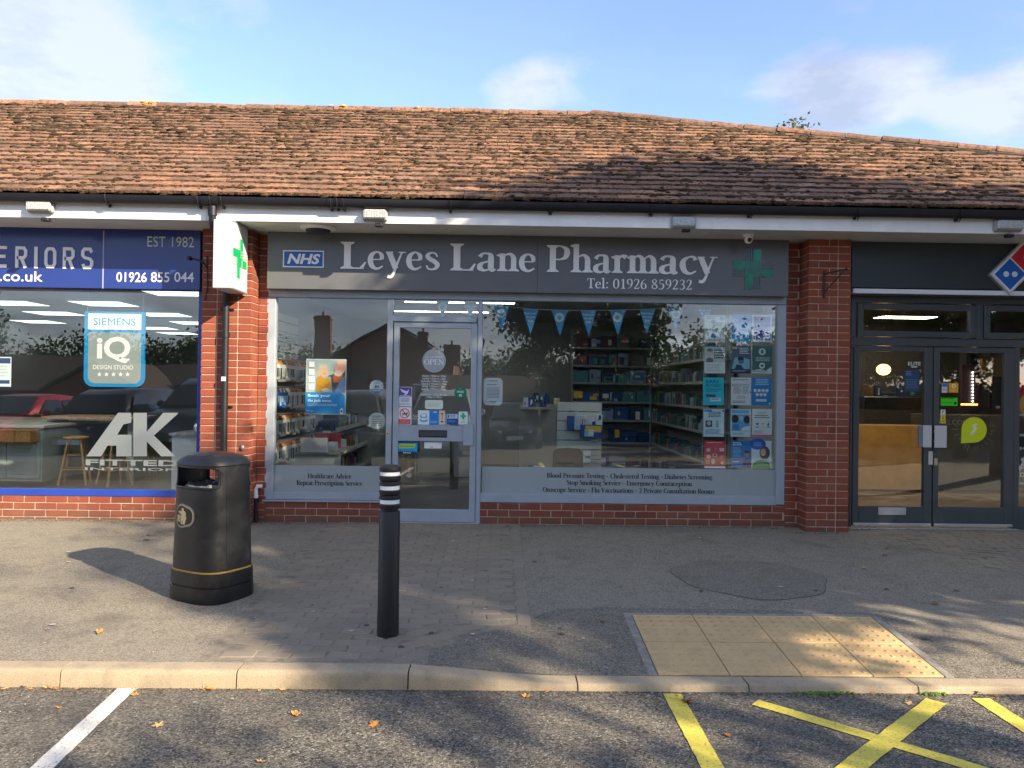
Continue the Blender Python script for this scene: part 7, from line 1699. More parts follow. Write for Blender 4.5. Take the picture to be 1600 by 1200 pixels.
# person standing behind the door, mostly hidden by the stickers
def person(px, Y):
    p = at(px, 700, Y); x = p.x
    t = thing('person', 'person in dark clothes with bare shins and white shoes sitting inside behind the door stickers', 'person', (x, Y, 0))
    J = [(0, .05, .52), (0, .06, .68), (0, .04, .90), (0, .03, 1.00), (0, .02, 1.05), (0, .0, 1.15), (0, .0, 1.22),
         (.17, .04, .94), (.21, .02, .70), (.12, -.22, .60), (.08, -.30, .59), (-.17, .04, .94), (-.21, .02, .70), (-.12, -.22, .60), (-.08, -.30, .59),
         (.09, .0, .50), (.10, -.40, .49), (.12, -.36, .09), (.13, -.50, .035), (-.09, .0, .50), (-.10, -.40, .49), (-.06, -.28, .09), (-.05, -.42, .035)]
    E = [(0, 1), (1, 2), (2, 3), (3, 4), (4, 5), (5, 6), (2, 7), (7, 8), (8, 9), (9, 10), (2, 11), (11, 12), (12, 13), (13, 14), (0, 15), (15, 16), (16, 17), (17, 18), (0, 19), (19, 20), (20, 21), (21, 22)]
    rr = [.13, .12, .14, .055, .052, .085, .055, .052, .042, .034, .03, .052, .042, .034, .03, .082, .058, .036, .032, .082, .058, .036, .032]
    bm = bmesh.new(); L = bm.verts.layers.skin.verify(); vs = [bm.verts.new((x+a, Y+b_, c_)) for a, b_, c_ in J]
    for i, v in enumerate(vs): v[L].radius = (rr[i], rr[i]*.8 if i < 3 else rr[i])
    vs[0][L].use_root = True
    for a, b_ in E: bm.edges.new((vs[a], vs[b_]))
    me = bpy.data.meshes.new('body'); bm.to_mesh(me); bm.free(); me.materials.append(M('skin', (.42, .24, .17), .5))
    o = link('body', me, t); o.modifiers.new('skin', 'SKIN').use_smooth_shade = True; s_ = o.modifiers.new('sub', 'SUBSURF'); s_.levels = s_.render_levels = 1
    cl = M('dark_clothes', (.025, .028, .04), .9); mb = MB()
    mb.lathe([(.20, .40), (.195, .50), (.165, .62), (.15, .72), (.18, .86), (.19, .93), (.12, .985), (.065, 1.01)], (x, Y+.04, 0), cl, 24); mb.build('top', t)
    for s2 in (1, -1):
        mb = MB(); mb.tube([(x+s2*.09, Y+.02, .51), (x+s2*.10, Y-.40, .50), (x+s2*.105, Y-.43, .47)], [.10, .078, .07], cl, 12); mb.build('shorts_leg', t)
        mb = MB(); mb.tube([(x+s2*.16, Y+.04, .95), (x+s2*.215, Y+.02, .72)], [.065, .052], cl, 12); mb.build('sleeve', t)
    mb = MB(); mb.sphere((x, Y+.03, 1.17), .105, M('brown_hair', (.06, .035, .02), .7), 16, 12, (1, 1, 1.05)); mb.build('hair', t)
    for a, b_ in ((.125, -.43), (-.055, -.35)): mb = MB(); mb.sphere((x+a, Y+b_, .045), .048, P(225, 226, 226), 14, 8, (1, 2.4, .9)); mb.build('shoe', t)
    c = thing('waiting_chair', 'dark chair under the seated person inside the pharmacy door', 'chair', (x, Y, 0))
    mb = MB(); mb.box(x-.22, x+.22, Y-.18, Y+.24, .38, .42, DC, .01); mb.build('seat', c)
    mb = MB(); mb.box(x-.22, x+.22, Y+.24, Y+.27, .38, .85, DC, .01); mb.build('backrest', c)
    for a in (-.2, .2):
        for b_ in (-.16, .24): mb = MB(); mb.tube([(x+a, Y+b_, 0), (x+a, Y+b_, .39)], .012, SILVER, 8); mb.build('leg', c)
person(632, 12.5)

# showroom furniture
OAK = M('oak_wood', (.46, .25, .085), .45, var=.3, vs_=22)
def stool(x, y, rz):
    t = thing('bar_stool', None, 'bar stool', (x, y, 0), None); t.rotation_euler = (0, 0, rz)
    def bd(mb, nm): o = mb.build(nm); o.parent = t; return o
    mb = MB(); mb.lathe([(0, .64), (.155, .64), (.168, .65), (.168, .668), (.15, .678), (0, .672)], (0, 0, 0), OAK, 28); bd(mb, 'seat')
    for i in range(4):
        a = PI/4+i*PI/2; c_, s_ = math.cos(a), math.sin(a)
        mb = MB(); mb.tube([(c_*.11, s_*.11, .645), (c_*.245, s_*.245, .0)], [.014, .018], OAK, 10); bd(mb, 'leg')
    for z, k in ((.22, 0), (.42, 1)):
        for i in range(4):
            a = PI/4+i*PI/2; b_ = a+PI/2; r_ = .245-.135*z/.645
            if k and i % 2: continue
            mb = MB(); mb.tube([(math.cos(a)*r_, math.sin(a)*r_, z), (math.cos(b_)*r_, math.sin(b_)*r_, z)], .009, OAK, 8); bd(mb, 'stretcher')
    return t
s1 = stool(at(118, 700, 11.0).x, 11.0, .3); s1['label'] = 'oak bar stool standing left of the window logo in the showroom'; s1['group'] = 'oak bar stools in the showroom'
s2 = copy_tree(s1, (at(180, 700, 10.95).x, 10.95, 0), .9, label='oak bar stool partly behind the big letter A of the window logo')
s3 = copy_tree(s1, (at(222, 700, 12.2).x, 12.2, 0), .1, label='farther oak bar stool behind the letter K of the window logo')
tb = thing('breakfast_bar', 'long oak breakfast bar top on a grey green base in the showroom', 'table', (at(150, 650, 11.6).x, 11.6, 0)); SAGE = M('sage_cabinet', (.30, .34, .31), .5, var=.06)
zt_ = at(150, 651, 11.4).z
mb = MB(); mb.box(at(70, 650, 11.4).x, at(213, 650, 11.4).x, 11.3, 12.1, zt_-.04, zt_, OAK, .004); mb.build('worktop', tb)
for px in (90, 214): mb = MB(); a = at(px, 700, 11.7).x; mb.box(a-.05, a+.05, 11.5, 11.9, 0, zt_-.04, SAGE, .003); mb.build('support', tb)
cbn = thing('base_cabinets', 'run of sage green kitchen base cabinets with pale worktop at the showroom left', 'cabinet', (-7.6, 11, 0)); ya = 10.6
xr3 = at(66, 720, ya).x; zc_ = at(30, 664, ya).z
mb = MB(); mb.box(-9.2, xr3, ya, ya+2.4, .08, zc_-.04, SAGE, .003); mb.build('carcass', cbn)
mb = MB(); mb.box(-9.25, xr3+.03, ya-.03, ya+2.4, zc_-.04, zc_, M('pale_worktop', (.55, .50, .40), .3), .004); mb.build('worktop', cbn)
xx = xr3-.02; k = 0
while xx-.46 > -9.2:
    mb = MB(); mb.box(xx-.45, xx, ya-.02, ya-.001, .12, zc_-.08, SAGE, .004); d_o = mb.build('cabinet_door', cbn)
    mb = MB(); mb.box(xx-.40, xx-.05, ya-.024, ya-.019, .18, zc_-.14, M('sage_inset', (.27, .31, .28), .5), .002); mb.build('inset_panel', cbn)
    hx = xx-.42 if k % 2 == 0 else xx-.03; mb = MB(); mb.tube([(hx, ya-.045, zc_-.24), (hx, ya-.045, zc_-.12)], .006, DARK, 6); mb.build('handle', cbn); xx -= .46; k += 1
WK = M('wicker', (.34, .17, .055), .8, var=.4, vs_=60, bmp=.6, bs=120)
for i, (a, b_) in enumerate(((-28, 9), (11, 37), (38, 62))):
    q = rc(a, 670.5, b_, 690, ya-.05); t = thing('wicker_basket', ('brown wicker basket at the extreme left edge of the showroom cabinets', 'middle brown wicker basket in front of the sage cabinets', 'right hand brown wicker basket in front of the sage cabinets')[i], 'basket', ((q[0]+q[1])/2, ya-.2, q[2]))
    mb = MB(); mb.box(q[0], q[1], ya-.26, ya-.05, q[2], q[3], WK, .01); mb.build('woven_body', t)
    n = max(4, int((q[1]-q[0])/.03)); mb = MB()
    for k in range(n): xx = q[0]+.01+(q[1]-q[0]-.02)*k/(n-1); mb.tube([(xx, ya-.263, q[2]+.005), (xx, ya-.263, q[3]-.005)], .005, WK, 5)
    mb.build('willow_rods', t)
    mb = MB(); mb.tube([(q[0], ya-.262, q[3]-.004), (q[1], ya-.262, q[3]-.004)], .009, WK, 6); mb.build('rim', t)
isl = thing('white_island', 'white kitchen island with a grey marble top at the right of the showroom window', 'kitchen island', (-4.6, 10.2, 0)); q = rc(268, 678, 330, 765, 10.1)
mb = MB(); mb.box(q[0], -3.3, 10.1, 10.9, 0, q[3]-.03, M('white_cabinet', (.62, .63, .62), .4), .004); mb.build('cabinet', isl)
mb = MB(); mb.box(q[0]-.03, -3.3, 10.07, 10.93, q[3]-.03, q[3]+.01, M('marble', (.35, .35, .36), .15, var=.5, vs_=12), .003); mb.build('marble_top', isl)
mb = MB(); mb.sphere((q[0]+.25, 10.35, q[3]+.07), .07, M('foil', (.6, .6, .62), .25, metal=.8, bmp=1, bs=60), 10, 7); mb.build('foil_bowl', None, 'shiny crumpled silver bowl on the marble island', 'bowl')

# pizza shop inside
BW_ = M('warm_wood_front', (.62, .33, .08), .45, var=.16, vs_=5)
pcn = thing('pizza_counter', 'service counter with a warm wood front at left and grey front reading welcome at right', 'counter', (5.6, 11.2, 0)); yc = 11.2
xA, xB, xC = 3.6, at(1456, 700, yc).x, 8.7; z1_, z2_ = at(1395, 665, yc).z, at(1520, 649, yc).z; zk = at(1395, 765, yc).z
mb = MB(); mb.box(xA, xB, yc, yc+.5, zk, z1_, BW_, .003); mb.build('wood_front', pcn)
mb = MB(); mb.box(xB, xC, yc+.02, yc+.6, zk, z2_, M('concrete_front', (.11, .10, .085), .6, var=.2, vs_=4), .003); mb.build('grey_front', pcn)
mb = MB(); mb.box(xA, xC, yc+.05, yc+.5, 0, zk, DARK); mb.build('plinth', pcn)
mb = MB(); mb.text('WELCOME', rc(1463, 656, 1518, 663.5, yc+.02), yc+.02, M('dim_letter', (.30, .29, .27), .5), .012, .02); mb.build('lettering', pcn)
t = thing('pendant_lamp', 'glowing orange drop shaped pendant lamp behind the left glazed door', 'lamp', (at(1380.5, 577.5, 10.5).x, 10.5, at(1380, 577, 10.5).z)); q = at(1380.5, 577.5, 10.5)
mb = MB(); mb.sphere(q, .085, M('amber_glass', (1.0, .55, .15), .3, emit=2.6), 18, 12, (1.1, 1, .9)); mb.build('shade', t)
mb = MB(); mb.tube([q+Vector((0, 0, .07)), (q.x, q.y, 2.75)], .005, DARK, 5); mb.build('cord', t)
for i, (px, py, Y) in enumerate(((1410, 632, 12.2), (1535, 590, 12.8))):
    pass
mb = MB(); q = rc(1535, 560, 1576, 602, 13.2); mb.box(q[0], q[1]+.3, 13.2, 13.3, q[2], q[3], BW_, .003); mb.build('wood_wall_panel', None, 'warm wood wall panel deep inside the pizza shop', 'wall panel')
STL = M('dark_steel', (.05, .05, .055), .35, metal=.5, var=.2, vs_=8)
for k, (r_, Y, nm, lb) in enumerate((((1512, 588, 1570, 596), 12.7, 'oven_hood', 'dark metal hood deep inside the pizza shop'), ((1545, 595, 1572, 640), 12.5, 'pizza_oven', 'black oven body behind the right glazed door'), ((1350, 620, 1440, 640), 12.9, 'low_shelf_unit', 'dark shelf with boxes behind the left glazed door'))):
    q = rc(*r_, Y); mb = MB(); mb.box(q[0], q[1], Y, Y+.6, q[2], q[3], STL, .01)
    if nm == 'pizza_oven': mb.box(q[0]+.05, q[1]-.05, Y-.01, Y, q[2]+.12, q[2]+.3, DARK, .003); mb.box(q[0]+.12, q[0]+.18, Y-.012, Y, q[2]+.02, q[2]+.06, W_)
    if nm == 'low_shelf_unit': packs(mb, q[0]+.05, q[1]-.05, Y+.1, q[3], .08, .2, .1, .3, [(120, 90, 60), (160, 50, 50), (50, 70, 110)])
    if nm == 'oven_hood': mb.box(q[0]+.1, q[0]+.3, Y+.2, Y+.4, q[3], 2.74, STL)
    mb.build(nm, None, lb, 'kitchen equipment')
q = rc(1503, 570, 1519, 638, 12.4); ob = thing('menu_screen', 'tall dark panel with a string of small white lights inside the pizza shop', 'screen', ((q[0]+q[1])/2, 12.4, q[2])); mb = MB(); mb.box(q[0], q[1]+.12, 12.4, 12.46, q[2], q[3], M('dark_plum', (.06, .03, .04), .4), .004); mb.build('panel', ob)
for k in range(11): p = at(1520, 582+5*k, 12.38); mb = MB(); mb.sphere(p, .012, M('tiny_bulb', (1, .95, .85), .3, emit=5), 8, 6); mb.build('bulb', ob)
p = at(1516, 632, 12.0); mb = MB(); mb.box(p.x-.12, p.x+.12, 12.0, 12.05, p.z-.012, p.z+.012, M('heat_lamp_glow', (1, .35, .08), .4, emit=3)); mb.build('heat_lamp', None, 'small glowing orange heat strip in the pizza kitchen', 'lamp')
for px, py in ((1395, 500), (1560, 505)):
    pass
for x, y in ((4.3, 9.7), (6.2, 9.7), (4.8, 12.9), (6.8, 12.8)): panel('kitchen_strip', 'lit strip light in the pizza kitchen ceiling, front ones unseen and added to light the counter', x, y, 2.74, .9, .35, 7.0, 'strip lights in the pizza kitchen', (1, .85, .62))  # front strips, hidden by the sign board, are added to light the wood counter
# ------------------------------------------------------------------ the other side of the car park (seen in the glass)
rng = np.random.default_rng(3)
BARK = M('tree_bark', (.085, .062, .042), .95, var=.4, vs_=9, bmp=.8, bs=40)
def leafm(name, c1, c2):
    m, t, b = mnew(name); r = rnd(t); c = mixc(t, r, c1, c2); t.links.new(c, b.inputs['Base Color']); b.inputs['Roughness'].default_value = .6
    tr = nn(t, 'ShaderNodeBsdfTranslucent'); t.links.new(mixc(t, .5, c, (.10, .16, .03)), tr.inputs[0]); mx_ = nn(t, 'ShaderNodeMixShader'); mx_.inputs[0].default_value = .25
    t.links.new(b.outputs[0], mx_.inputs[1]); t.links.new(tr.outputs[0], mx_.inputs[2]); t.links.new(mx_.outputs[0], t.nodes['Material Output'].inputs[0]); return m
LF = [leafm('oak_leaves', (.035, .065, .015), (.085, .12, .030)), leafm('dark_leaves', (.018, .036, .012), (.045, .07, .022)), leafm('autumn_leaves', (.07, .09, .02), (.16, .14, .03))]
def tree(label, x, y, z0, h, rx_, rz_, ncl, nlf, ls, mat, cz=None, group=None, spread=.42, name='broadleaf_tree', trunk=.16):
    t = thing(name, label, 'tree', (x, y, z0), group); cz = cz if cz is not None else z0+h-rz_
    cl = []
    while len(cl) < ncl:
        p = rng.uniform(-1, 1, 3); d = np.linalg.norm(p)
        if d > 1 or d < .25: continue
        cl.append((x+p[0]*rx_, y+p[1]*rx_, cz+p[2]*rz_))
    cl = np.array(cl)
    mb = MB(); top = Vector((x+rx_*.05, y, cz+rz_*.3))
    tp = [Vector((x, y, z0-.1)), Vector((x+.05, y+.03, z0+(cz-z0)*.5)), Vector((x, y, cz-rz_*.3)), top]; mb.tube(tp, [trunk*1.25, trunk, trunk*.75, trunk*.25], BARK, 10); mb.build('trunk', t)
    mb = MB()
    for c_ in cl[::2]:
        s_ = Vector(tp[1]).lerp(tp[3], R.uniform(.2, .9)); e = Vector(c_); m_ = s_.lerp(e, .5)+Vector((0, 0, R.uniform(0, .4))); mb.tube([s_, m_, e], [trunk*.28, trunk*.16, .012], BARK, 5, False)
    mb.build('limbs', t)
    idx = rng.integers(0, ncl, nlf); c = cl[idx]+rng.normal(0, 1, (nlf, 3))*np.array([spread, spread, spread*.7])
    u = rng.normal(0, 1, (nlf, 3)); u /= np.linalg.norm(u, axis=1)[:, None]; w_ = rng.normal(0, 1, (nlf, 3)); v = np.cross(u, w_); v /= np.linalg.norm(v, axis=1)[:, None]
    s_ = ls*rng.uniform(.6, 1.3, nlf)[:, None]; a = c-u*s_; b_ = c+v*s_*.55; d = c+u*s_; e = c-v*s_*.55
    V = np.stack([a, b_, d, e], 1).reshape(-1, 3); me = bpy.data.meshes.new('crown'); n = nlf
    me.vertices.add(4*n); me.vertices.foreach_set('co', V.ravel()); me.loops.add(4*n); me.loops.foreach_set('vertex_index', np.arange(4*n)); me.polygons.add(n); me.polygons.foreach_set('loop_start', np.arange(0, 4*n, 4)); me.polygons.foreach_set('loop_total', np.full(n, 4)); me.update(); me.validate()
    me.materials.append(mat); link('crown', me, t); return t
# trees that shade the shops (they stand to the right of and behind the camera)
tree('broad oak by the car park to the right of the camera, shading the pharmacy door', 10.0, 1.2, -.2, 9.6, 3.1, 3.0, 52, 30000, .11, LF[0], spread=.5)
tree('second broad oak to the right, shading the pizza shop', 15.6, 1.8, -.2, 9.6, 3.2, 3.2, 52, 26000, .12, LF[0], spread=.5)
tree('slender oak behind the camera on the right, dappling the tarmac', 10.0, -5.0, -.4, 7.3, 2.5, 1.8, 17, 3400, .11, LF[2], spread=.4)
tree('tall thin crowned tree behind the camera on the right, shading the bollard', 13.1, -5.2, -.4, 10.7, 1.5, 1.5, 14, 4600, .11, LF[2], spread=.26)
tree('very tall open crowned tree far behind on the right, dappling the left pavement', 20.6, -12, -.7, 16.6, 2.2, .75, 6, 420, .13, LF[2], spread=.42)
tree('third oak farther right along the car park', 20.5, .5, -.2, 9.5, 3.2, 3.2, 40, 14000, .13, LF[0], spread=.5)
# tree peeping over the hip of the roof
pk_ = at(1240, 196, 17); tree('leafy tree top just showing above the roof line on the right', pk_.x+.1, 17, -.2, pk_.z+.28, .6, .8, 9, 900, .05, LF[2], spread=.16)
# trees beyond, seen as reflections
tree('large dark tree across the car park, reflected in the wide pharmacy window', 3.5, -15, -.7, 7.4, 3.1, 2.6, 44, 20000, .12, LF[1], spread=.5)
for i, (x, y, h, r_) in enumerate(((10.5, -17, 4.6, 2.6), (15, -15, 8.0, 3.4), (20, -16, 9, 3.6), (26, -15, 9.5, 4))):
    tree('bushy tree in the row on the far side of the car park', x, y, -.8, h, r_, h*.36, 30, 13000, .125, LF[i % 2], group='row of bushy trees beyond the car park', spread=.6)
for i, (x, y, h, r_) in enumerate(((-38, -36, 8, 5), (-30, -44, 6.6, 5), (-23, -46, 6.2, 4.6), (-16, -60, 6.2, 6), (-6, -62, 5.8, 6), (4, -50, 5.8, 5.5), (12, -48, 6.6, 6), (-34, -22, 5.5, 3.5), (-26, -52, 6.6, 6))):
    tree('dark tree on the skyline beyond the brick houses', x, y, -1.3, h, r_, h*.38, 20, 9000, .18, LF[1], group='trees on the far skyline', spread=.9)
hd = thing('hedge', 'long clipped dark hedge closing the far side of the car park on the right', 'hedge', (14, -13.5, -.7))
nl = 26000; hp = np.stack([rng.uniform(1.6, 40, nl), rng.uniform(-14.4, -12.8, nl), rng.uniform(-.9, 1.75, nl)+rng.normal(0, .08, nl)], 1)
hp[:, 1] = np.where(rng.random(nl) < .5, -12.8+rng.normal(0, .07, nl), hp[:, 1])
u = rng.normal(0, 1, (nl, 3)); u /= np.linalg.norm(u, axis=1)[:, None]; v = np.cross(u, rng.normal(0, 1, (nl, 3))); v /= np.linalg.norm(v, axis=1)[:, None]
V = np.stack([hp-u*.14, hp+v*.09, hp+u*.14, hp-v*.09], 1).reshape(-1, 3); me = bpy.data.meshes.new('foliage'); me.from_pydata(V.tolist(), [], np.arange(4*nl).reshape(-1, 4).tolist()); me.materials.append(LF[1]); link('foliage', me, hd)
mb = MB(); mb.box(1.9, 40, -14.2, -13.1, -1.2, 1.5, M('hedge_wood', (.02, .024, .012), .95, var=.4)); mb.build('branches', hd)
# houses
HB = M('house_brick', (.20, .085, .055), .9, var=.3, vs_=5, bmp=.3, bs=40); HR = M('house_roof_tile', (.085, .062, .05), .9, var=.35, vs_=6, bmp=.5, bs=30)
def house(label, x, y, w_, d_, eave, ridge, axis, chim=(), zb=-1.35, win=()):
    t = thing('brick_house', label, 'house', (x, y, zb))
    mb = MB(); mb.box(x-w_/2, x+w_/2, y-d_/2, y+d_/2, zb, eave, HB); mb.build('wall', t)
    o = .25; mb = MB()
    if axis == 'y':
        mb.prism([(x-w_/2-o, eave-.1), (x-w_/2-o, eave+.04), (x, ridge), (x+w_/2+o, eave+.04), (x+w_/2+o, eave-.1), (x, ridge-.16)], y-d_/2-o, y+d_/2+o, HR)
    else:
        v = [(x-w_/2-o, y-d_/2-o, eave), (x+w_/2+o, y-d_/2-o, eave), (x+w_/2+o, y+d_/2+o, eave), (x-w_/2-o, y+d_/2+o, eave), (x-w_/2-o, y, ridge), (x+w_/2+o, y, ridge)]; mb.add(v, [(0, 1, 5, 4), (3, 4, 5, 2), (0, 4, 3), (1, 2, 5), (0, 3, 2, 1)], HR)
    rf = mb.build('roof', t)
    if axis == 'y':
        mb = MB(); mb.prism([(x-w_/2, eave-.02), (x, ridge-.18), (x+w_/2, eave-.02)], y-d_/2+.01, y+d_/2-.01, HB); mb.build('gable', t)
    for cx_, cy_, zt, cw in chim:
        mb = MB(); mb.box(cx_-cw/2, cx_+cw/2, cy_-.3, cy_+.3, eave, zt, HB); mb.box(cx_-cw/2-.06, cx_+cw/2+.06, cy_-.36, cy_+.36, zt-.25, zt-.1, HB); mb.lathe([(.1, 0), (.08, .3)], (cx_, cy_, zt), M('chimney_pot', (.3, .12, .06), .8), 10); mb.build('chimney', rf)
    for wx, wz in win:
        mb = MB(); mb.box(wx-.5, wx+.5, y+d_/2+.001, y+d_/2+.05, wz-.5, wz+.5, WHITE, .01); f_ = mb.build('window', t); mb = MB(); mb.box(wx-.43, wx+.43, y+d_/2+.04, y+d_/2+.06, wz-.43, wz+.43, GLASS_CAR); mb.build('window_pane', t)
def mx_(px, D): return (px-800)/FPX*D-.016*D*0+.0*D
hy = -34; D = 50.4
house('brick house with its gable facing the shops, reflected in the pharmacy door', mx_(622, D)+.3, hy-4, 8.2, 8, 3.2, 5.7, 'y', ((mx_(660, D)+.4, hy-4, 5.3, .7), (mx_(706, D)+.4, hy-6, 4.6, 1.2)), win=((-7.5, 1.2), (-5.2, 1.2)))
house('long low brick house with a tall chimney, reflected in the left pharmacy window', mx_(500, D)-1.0, hy-2, 9.5, 7, 1.9, 3.3, 'x', ((mx_(522, D)+.3, hy+1.2, 5.9, 1.0),), win=((-13.5, .8), (-10, .8)))
house('low brick house with the gable end turned to the car park at the far left', mx_(60, 44)+1, -28, 9, 8, 1.0, 3.0, 'x', (), win=((-27, .2),))
house('brick bungalow gable reflected under the hanging showroom sign', mx_(236, 44), -27, 4.6, 8, 1.1, 2.6, 'y')
house('brick bungalow with brown roof left of the small gable', mx_(175, 44)+.4, -31, 6, 6, 1.0, 2.5, 'x')
house('brown roofed bungalow between the gable and the chimney house', mx_(320, 46), -30, 6, 6, .9, 2.6, 'x')
house('grey roofed garage reflected beside the window notice', mx_(775, 34), -17.5, 4, 5, .9, 2.0, 'x')
# low garden wall and fence
mb = MB(); mb.box(-34, -14, -20.2, -20, -1.3, .55, HB); mb.box(-34, -14, -20.25, -19.95, .55, .62, HR); mb.build('garden_wall', None, 'long low brick garden wall behind the parked cars', 'garden wall')
fn = thing('board_fence', 'dark vertical board fence behind the parked vans', 'fence', (-8, -14, -.9))
for k in range(84):
    x = -13.6+k*.15; mb = MB(); mb.box(x, x+.138, -14, -13.975+R.uniform(0, .006), -1.1, .72+R.uniform(-.01, .01), M('dark_fence_board', (.035, .028, .022), .9, var=.4, vs_=6), .003); mb.build('fence_board', fn)
# cars
RUB = M('tyre_rubber', (.015, .015, .015), .8); RIM = M('alloy', (.4, .4, .42), .35, metal=.7)
def car(name, label, cat, x, y, col, L=4.4, W=1.8, Hh=1.45, kind='car', rz=0.0):
    z0 = road_z(x, y-L/2); t = thing(name, label, cat, (x, y, z0)); t.rotation_euler = (0, 0, rz)
    pm = M('paint_%s' % name+label[:6].replace(' ', ''), col, .25, coat=.6, metal=.15)
    def bd(mb, nm, **k): o = mb.build(nm, **k); o.parent = t; return o
    # front faces +Y.  stations: y, half width low/high, z bottom, z waist
    if kind == 'car': body = [(0, .62, .30, .55), (-.10, .80, .22, .66), (-.45, .88, .20, .78), (-1.15, .90, .20, .93), (-2.2, .90, .20, .96), (-3.3, .90, .22, .98), (-4.1, .86, .28, .98), (-4.4, .72, .40, .88)]; gh = [(-1.05, .93), (-1.85, 1.40), (-2.6, 1.45), (-3.4, 1.38), (-4.05, 1.0)]
    else: body = [(0, .72, .32, .78), (-.10, .86, .24, .95), (-.40, .92, .22, 1.05), (-.95, .94, .22, 1.18), (-2.2, .94, .22, 1.22), (-3.4, .94, .24, 1.22), (-4.3, .94, .28, 1.22), (-4.4, .90, .35, 1.20)]; gh = [(-.80, 1.15), (-1.40, 1.72), (-1.9, 1.86), (-4.25, 1.88), (-4.38, 1.2)]
    sy = L/4.4; sw_ = W/1.84; sh = Hh/(1.45 if kind == 'car' else 1.88)
    mb = MB(); v = []
    for yy, hw, zb, zt in body:
        for sx, zz in ((-.82, zb), (-1, zb+.12), (-1.0, (zb+zt)/2), (-.95, zt-.05), (-.80, zt), (0, zt+.03), (.80, zt), (.95, zt-.05), (1.0, (zb+zt)/2), (1, zb+.12), (.82, zb)): v.append((sx*hw*sw_, yy*sy, zz*sh))
    n = 11; f = [(i*n+j, i*n+(j+1) % n, (i+1)*n+(j+1) % n, (i+1)*n+j) for i in range(len(body)-1) for j in range(n)]+[tuple(range(n-1, -1, -1)), tuple((len(body)-1)*n+j for j in range(n))]
    mb.add(v, f, pm, True); bd(mb, 'body', sharp=50)
    mb = MB(); v = []
    for yy, zt in gh:
        base = (.93 if kind == 'car' else 1.16)
        lo = min(zt, base); k = (zt-lo)/(.5)
        for sx, zz in ((-.84, lo), (-.84+.16*min(1, k), zt-.06*min(1, k)), (-.6, zt), (.6, zt), (.84-.16*min(1, k), zt-.06*min(1, k)), (.84, lo)): v.append((sx*sw_*.98, yy*sy, zz*sh))
    n = 6; f = [(i*n+j, i*n+j+1, (i+1)*n+j+1, (i+1)*n+j) for i in range(len(gh)-1) for j in range(n-1)]; mb.add(v, f, pm, True); bd(mb, 'cabin', sharp=40)
    def q4(nm, pts, m=GLASS_CAR):
        mb = MB(); mb.add([(a*sw_, b_*sy, c_*sh) for a, b_, c_ in pts], [(0, 1, 2, 3)], m); bd(mb, nm)
    BG = M('tinted_window', (.012, .014, .016), .05, spec=.8)
    y0, z0_, y1, z1_ = gh[0][0], gh[0][1], gh[1][0], gh[1][1]; e = .022
    q4('windscreen', [(-.76, y0+e-.04, z0_+e+.03), (.76, y0+e-.04, z0_+e+.03), (.60, y1+e+.02, z1_+e-.03), (-.60, y1+e+.02, z1_+e-.03)], BG)
    for s_ in (-1, 1):
        zl_, zh_ = gh[0][1]+.05, gh[2][1]-.14
        for a, b_ in (((y1+.35, y1-.55), (y1-.62, y1-1.5)) if kind == 'car' else ((y1+.30, y1-.75),)):
            q4('side_window', [(s_*.86, a, zl_), (s_*.86, b_, zl_), (s_*.715, b_-.02, zh_), (s_*.715, a-.42 if a == y1+.35 or a == y1+.30 else a-.05, zh_)], BG)
        mb = MB(); mb.sphere((s_*1.0*sw_, (y0-.45)*sy, (gh[0][1]+.08)*sh), .10, pm, 10, 7, (1, .6, .8)); bd(mb, 'wing_mirror')
        mb = MB(); zl2 = (.64 if kind == 'car' else .85)*sh; mb.add([(s_*.40*sw_, -.03, zl2), (s_*.78*sw_, -.13*sy, zl2+.06), (s_*.78*sw_, -.15*sy, zl2-.05), (s_*.44*sw_, -.0, zl2-.09)], [(0, 1, 2, 3)], M('headlamp', (.5, .52, .55), .1, metal=.4)); o = bd(mb, 'headlight'); o.location = (0, .02, 0)
        for yy in (-.85, -3.55):
            mb = MB(); mb.lathe([(.20, -.0), (.31, .0), (.325, .03), (.325, .17), (.31, .20), (.20, .20)], (s_*.90*sw_-(.2 if s_ > 0 else 0), yy*sy, .325), RUB, 24, 'x'); w1 = bd(mb, 'wheel'); mb = MB(); mb.lathe([(0, 0), (.20, .01), (.205, .19), (0, .2)], (s_*.90*sw_-(.2 if s_ > 0 else 0), yy*sy, .325), RIM, 20, 'x'); o = mb.build('rim'); o.parent = w1
    mb = MB(); mb.box(-.42*sw_, .42*sw_, -.03, .015, .34*sh, .56*sh, M('grille', (.01, .01, .012), .5), .01); bd(mb, 'grille')
    mb = MB(); mb.box(-.26, .26, .012, .022, .36*sh, .36*sh+.11, W_, .002); bd(mb, 'number_plate')
car('parked_car', 'red hatchback parked nose towards the shops at the far left of the row', 'car', -12.6, -1.9, (.42, .012, .025), rz=.05)
car('parked_car', 'dark grey people carrier parked next to the red hatchback', 'car', -10.1, -1.8, (.02, .022, .026), 4.6, 1.9, 1.62, 'van')
car('parked_van', 'black van parked in the left half of the row, reflected behind the window logo', 'van', -7.6, -2.0, (.010, .011, .014), 4.9, 2.0, 1.95, 'van')
car('parked_van', 'dark blue grey van reflected in the left pharmacy window', 'van', -3.9, -2.4, (.05, .055, .065), 4.7, 1.95, 1.72, 'van')
car('parked_van', 'silver white van reflected in the pharmacy door', 'van', -1.5, -3.0, (.55, .56, .56), 4.6, 1.9, 1.75, 'van')
car('parked_car', 'dark hatchback set back from the row, reflected right of the pharmacy door', 'car', .5, -7.5, (.03, .03, .035))
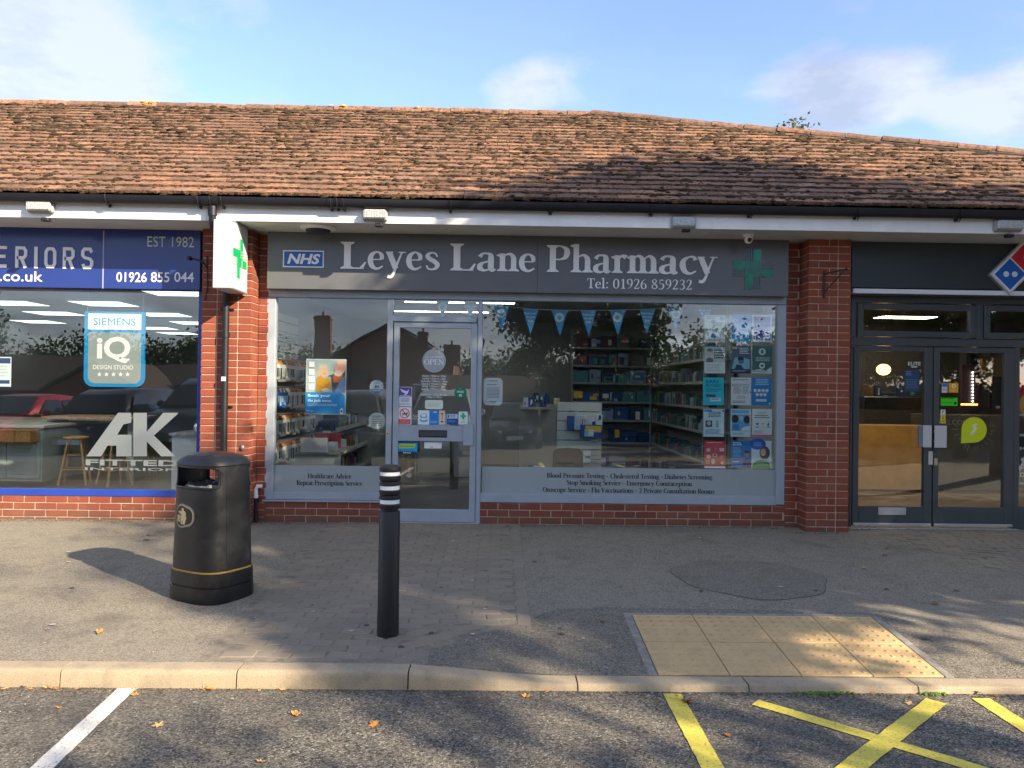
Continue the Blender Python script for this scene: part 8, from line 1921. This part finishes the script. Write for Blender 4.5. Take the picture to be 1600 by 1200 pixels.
# lamp post
lp = thing('street_lamp', 'black lantern street lamp in the middle of the car park', 'street lamp', (-.8, -16, -.7)); mb = MB(); mb.tube([(-.8, -16, -.8), (-.8, -16, 3.1)], [.06, .035], DARK, 10); mb.build('post', lp); mb = MB(); mb.lathe([(.08, 0), (.17, .35), (.05, .45), (0, .5)], (-.8, -16, 3.1), DARK, 8); mb.build('lantern', lp)
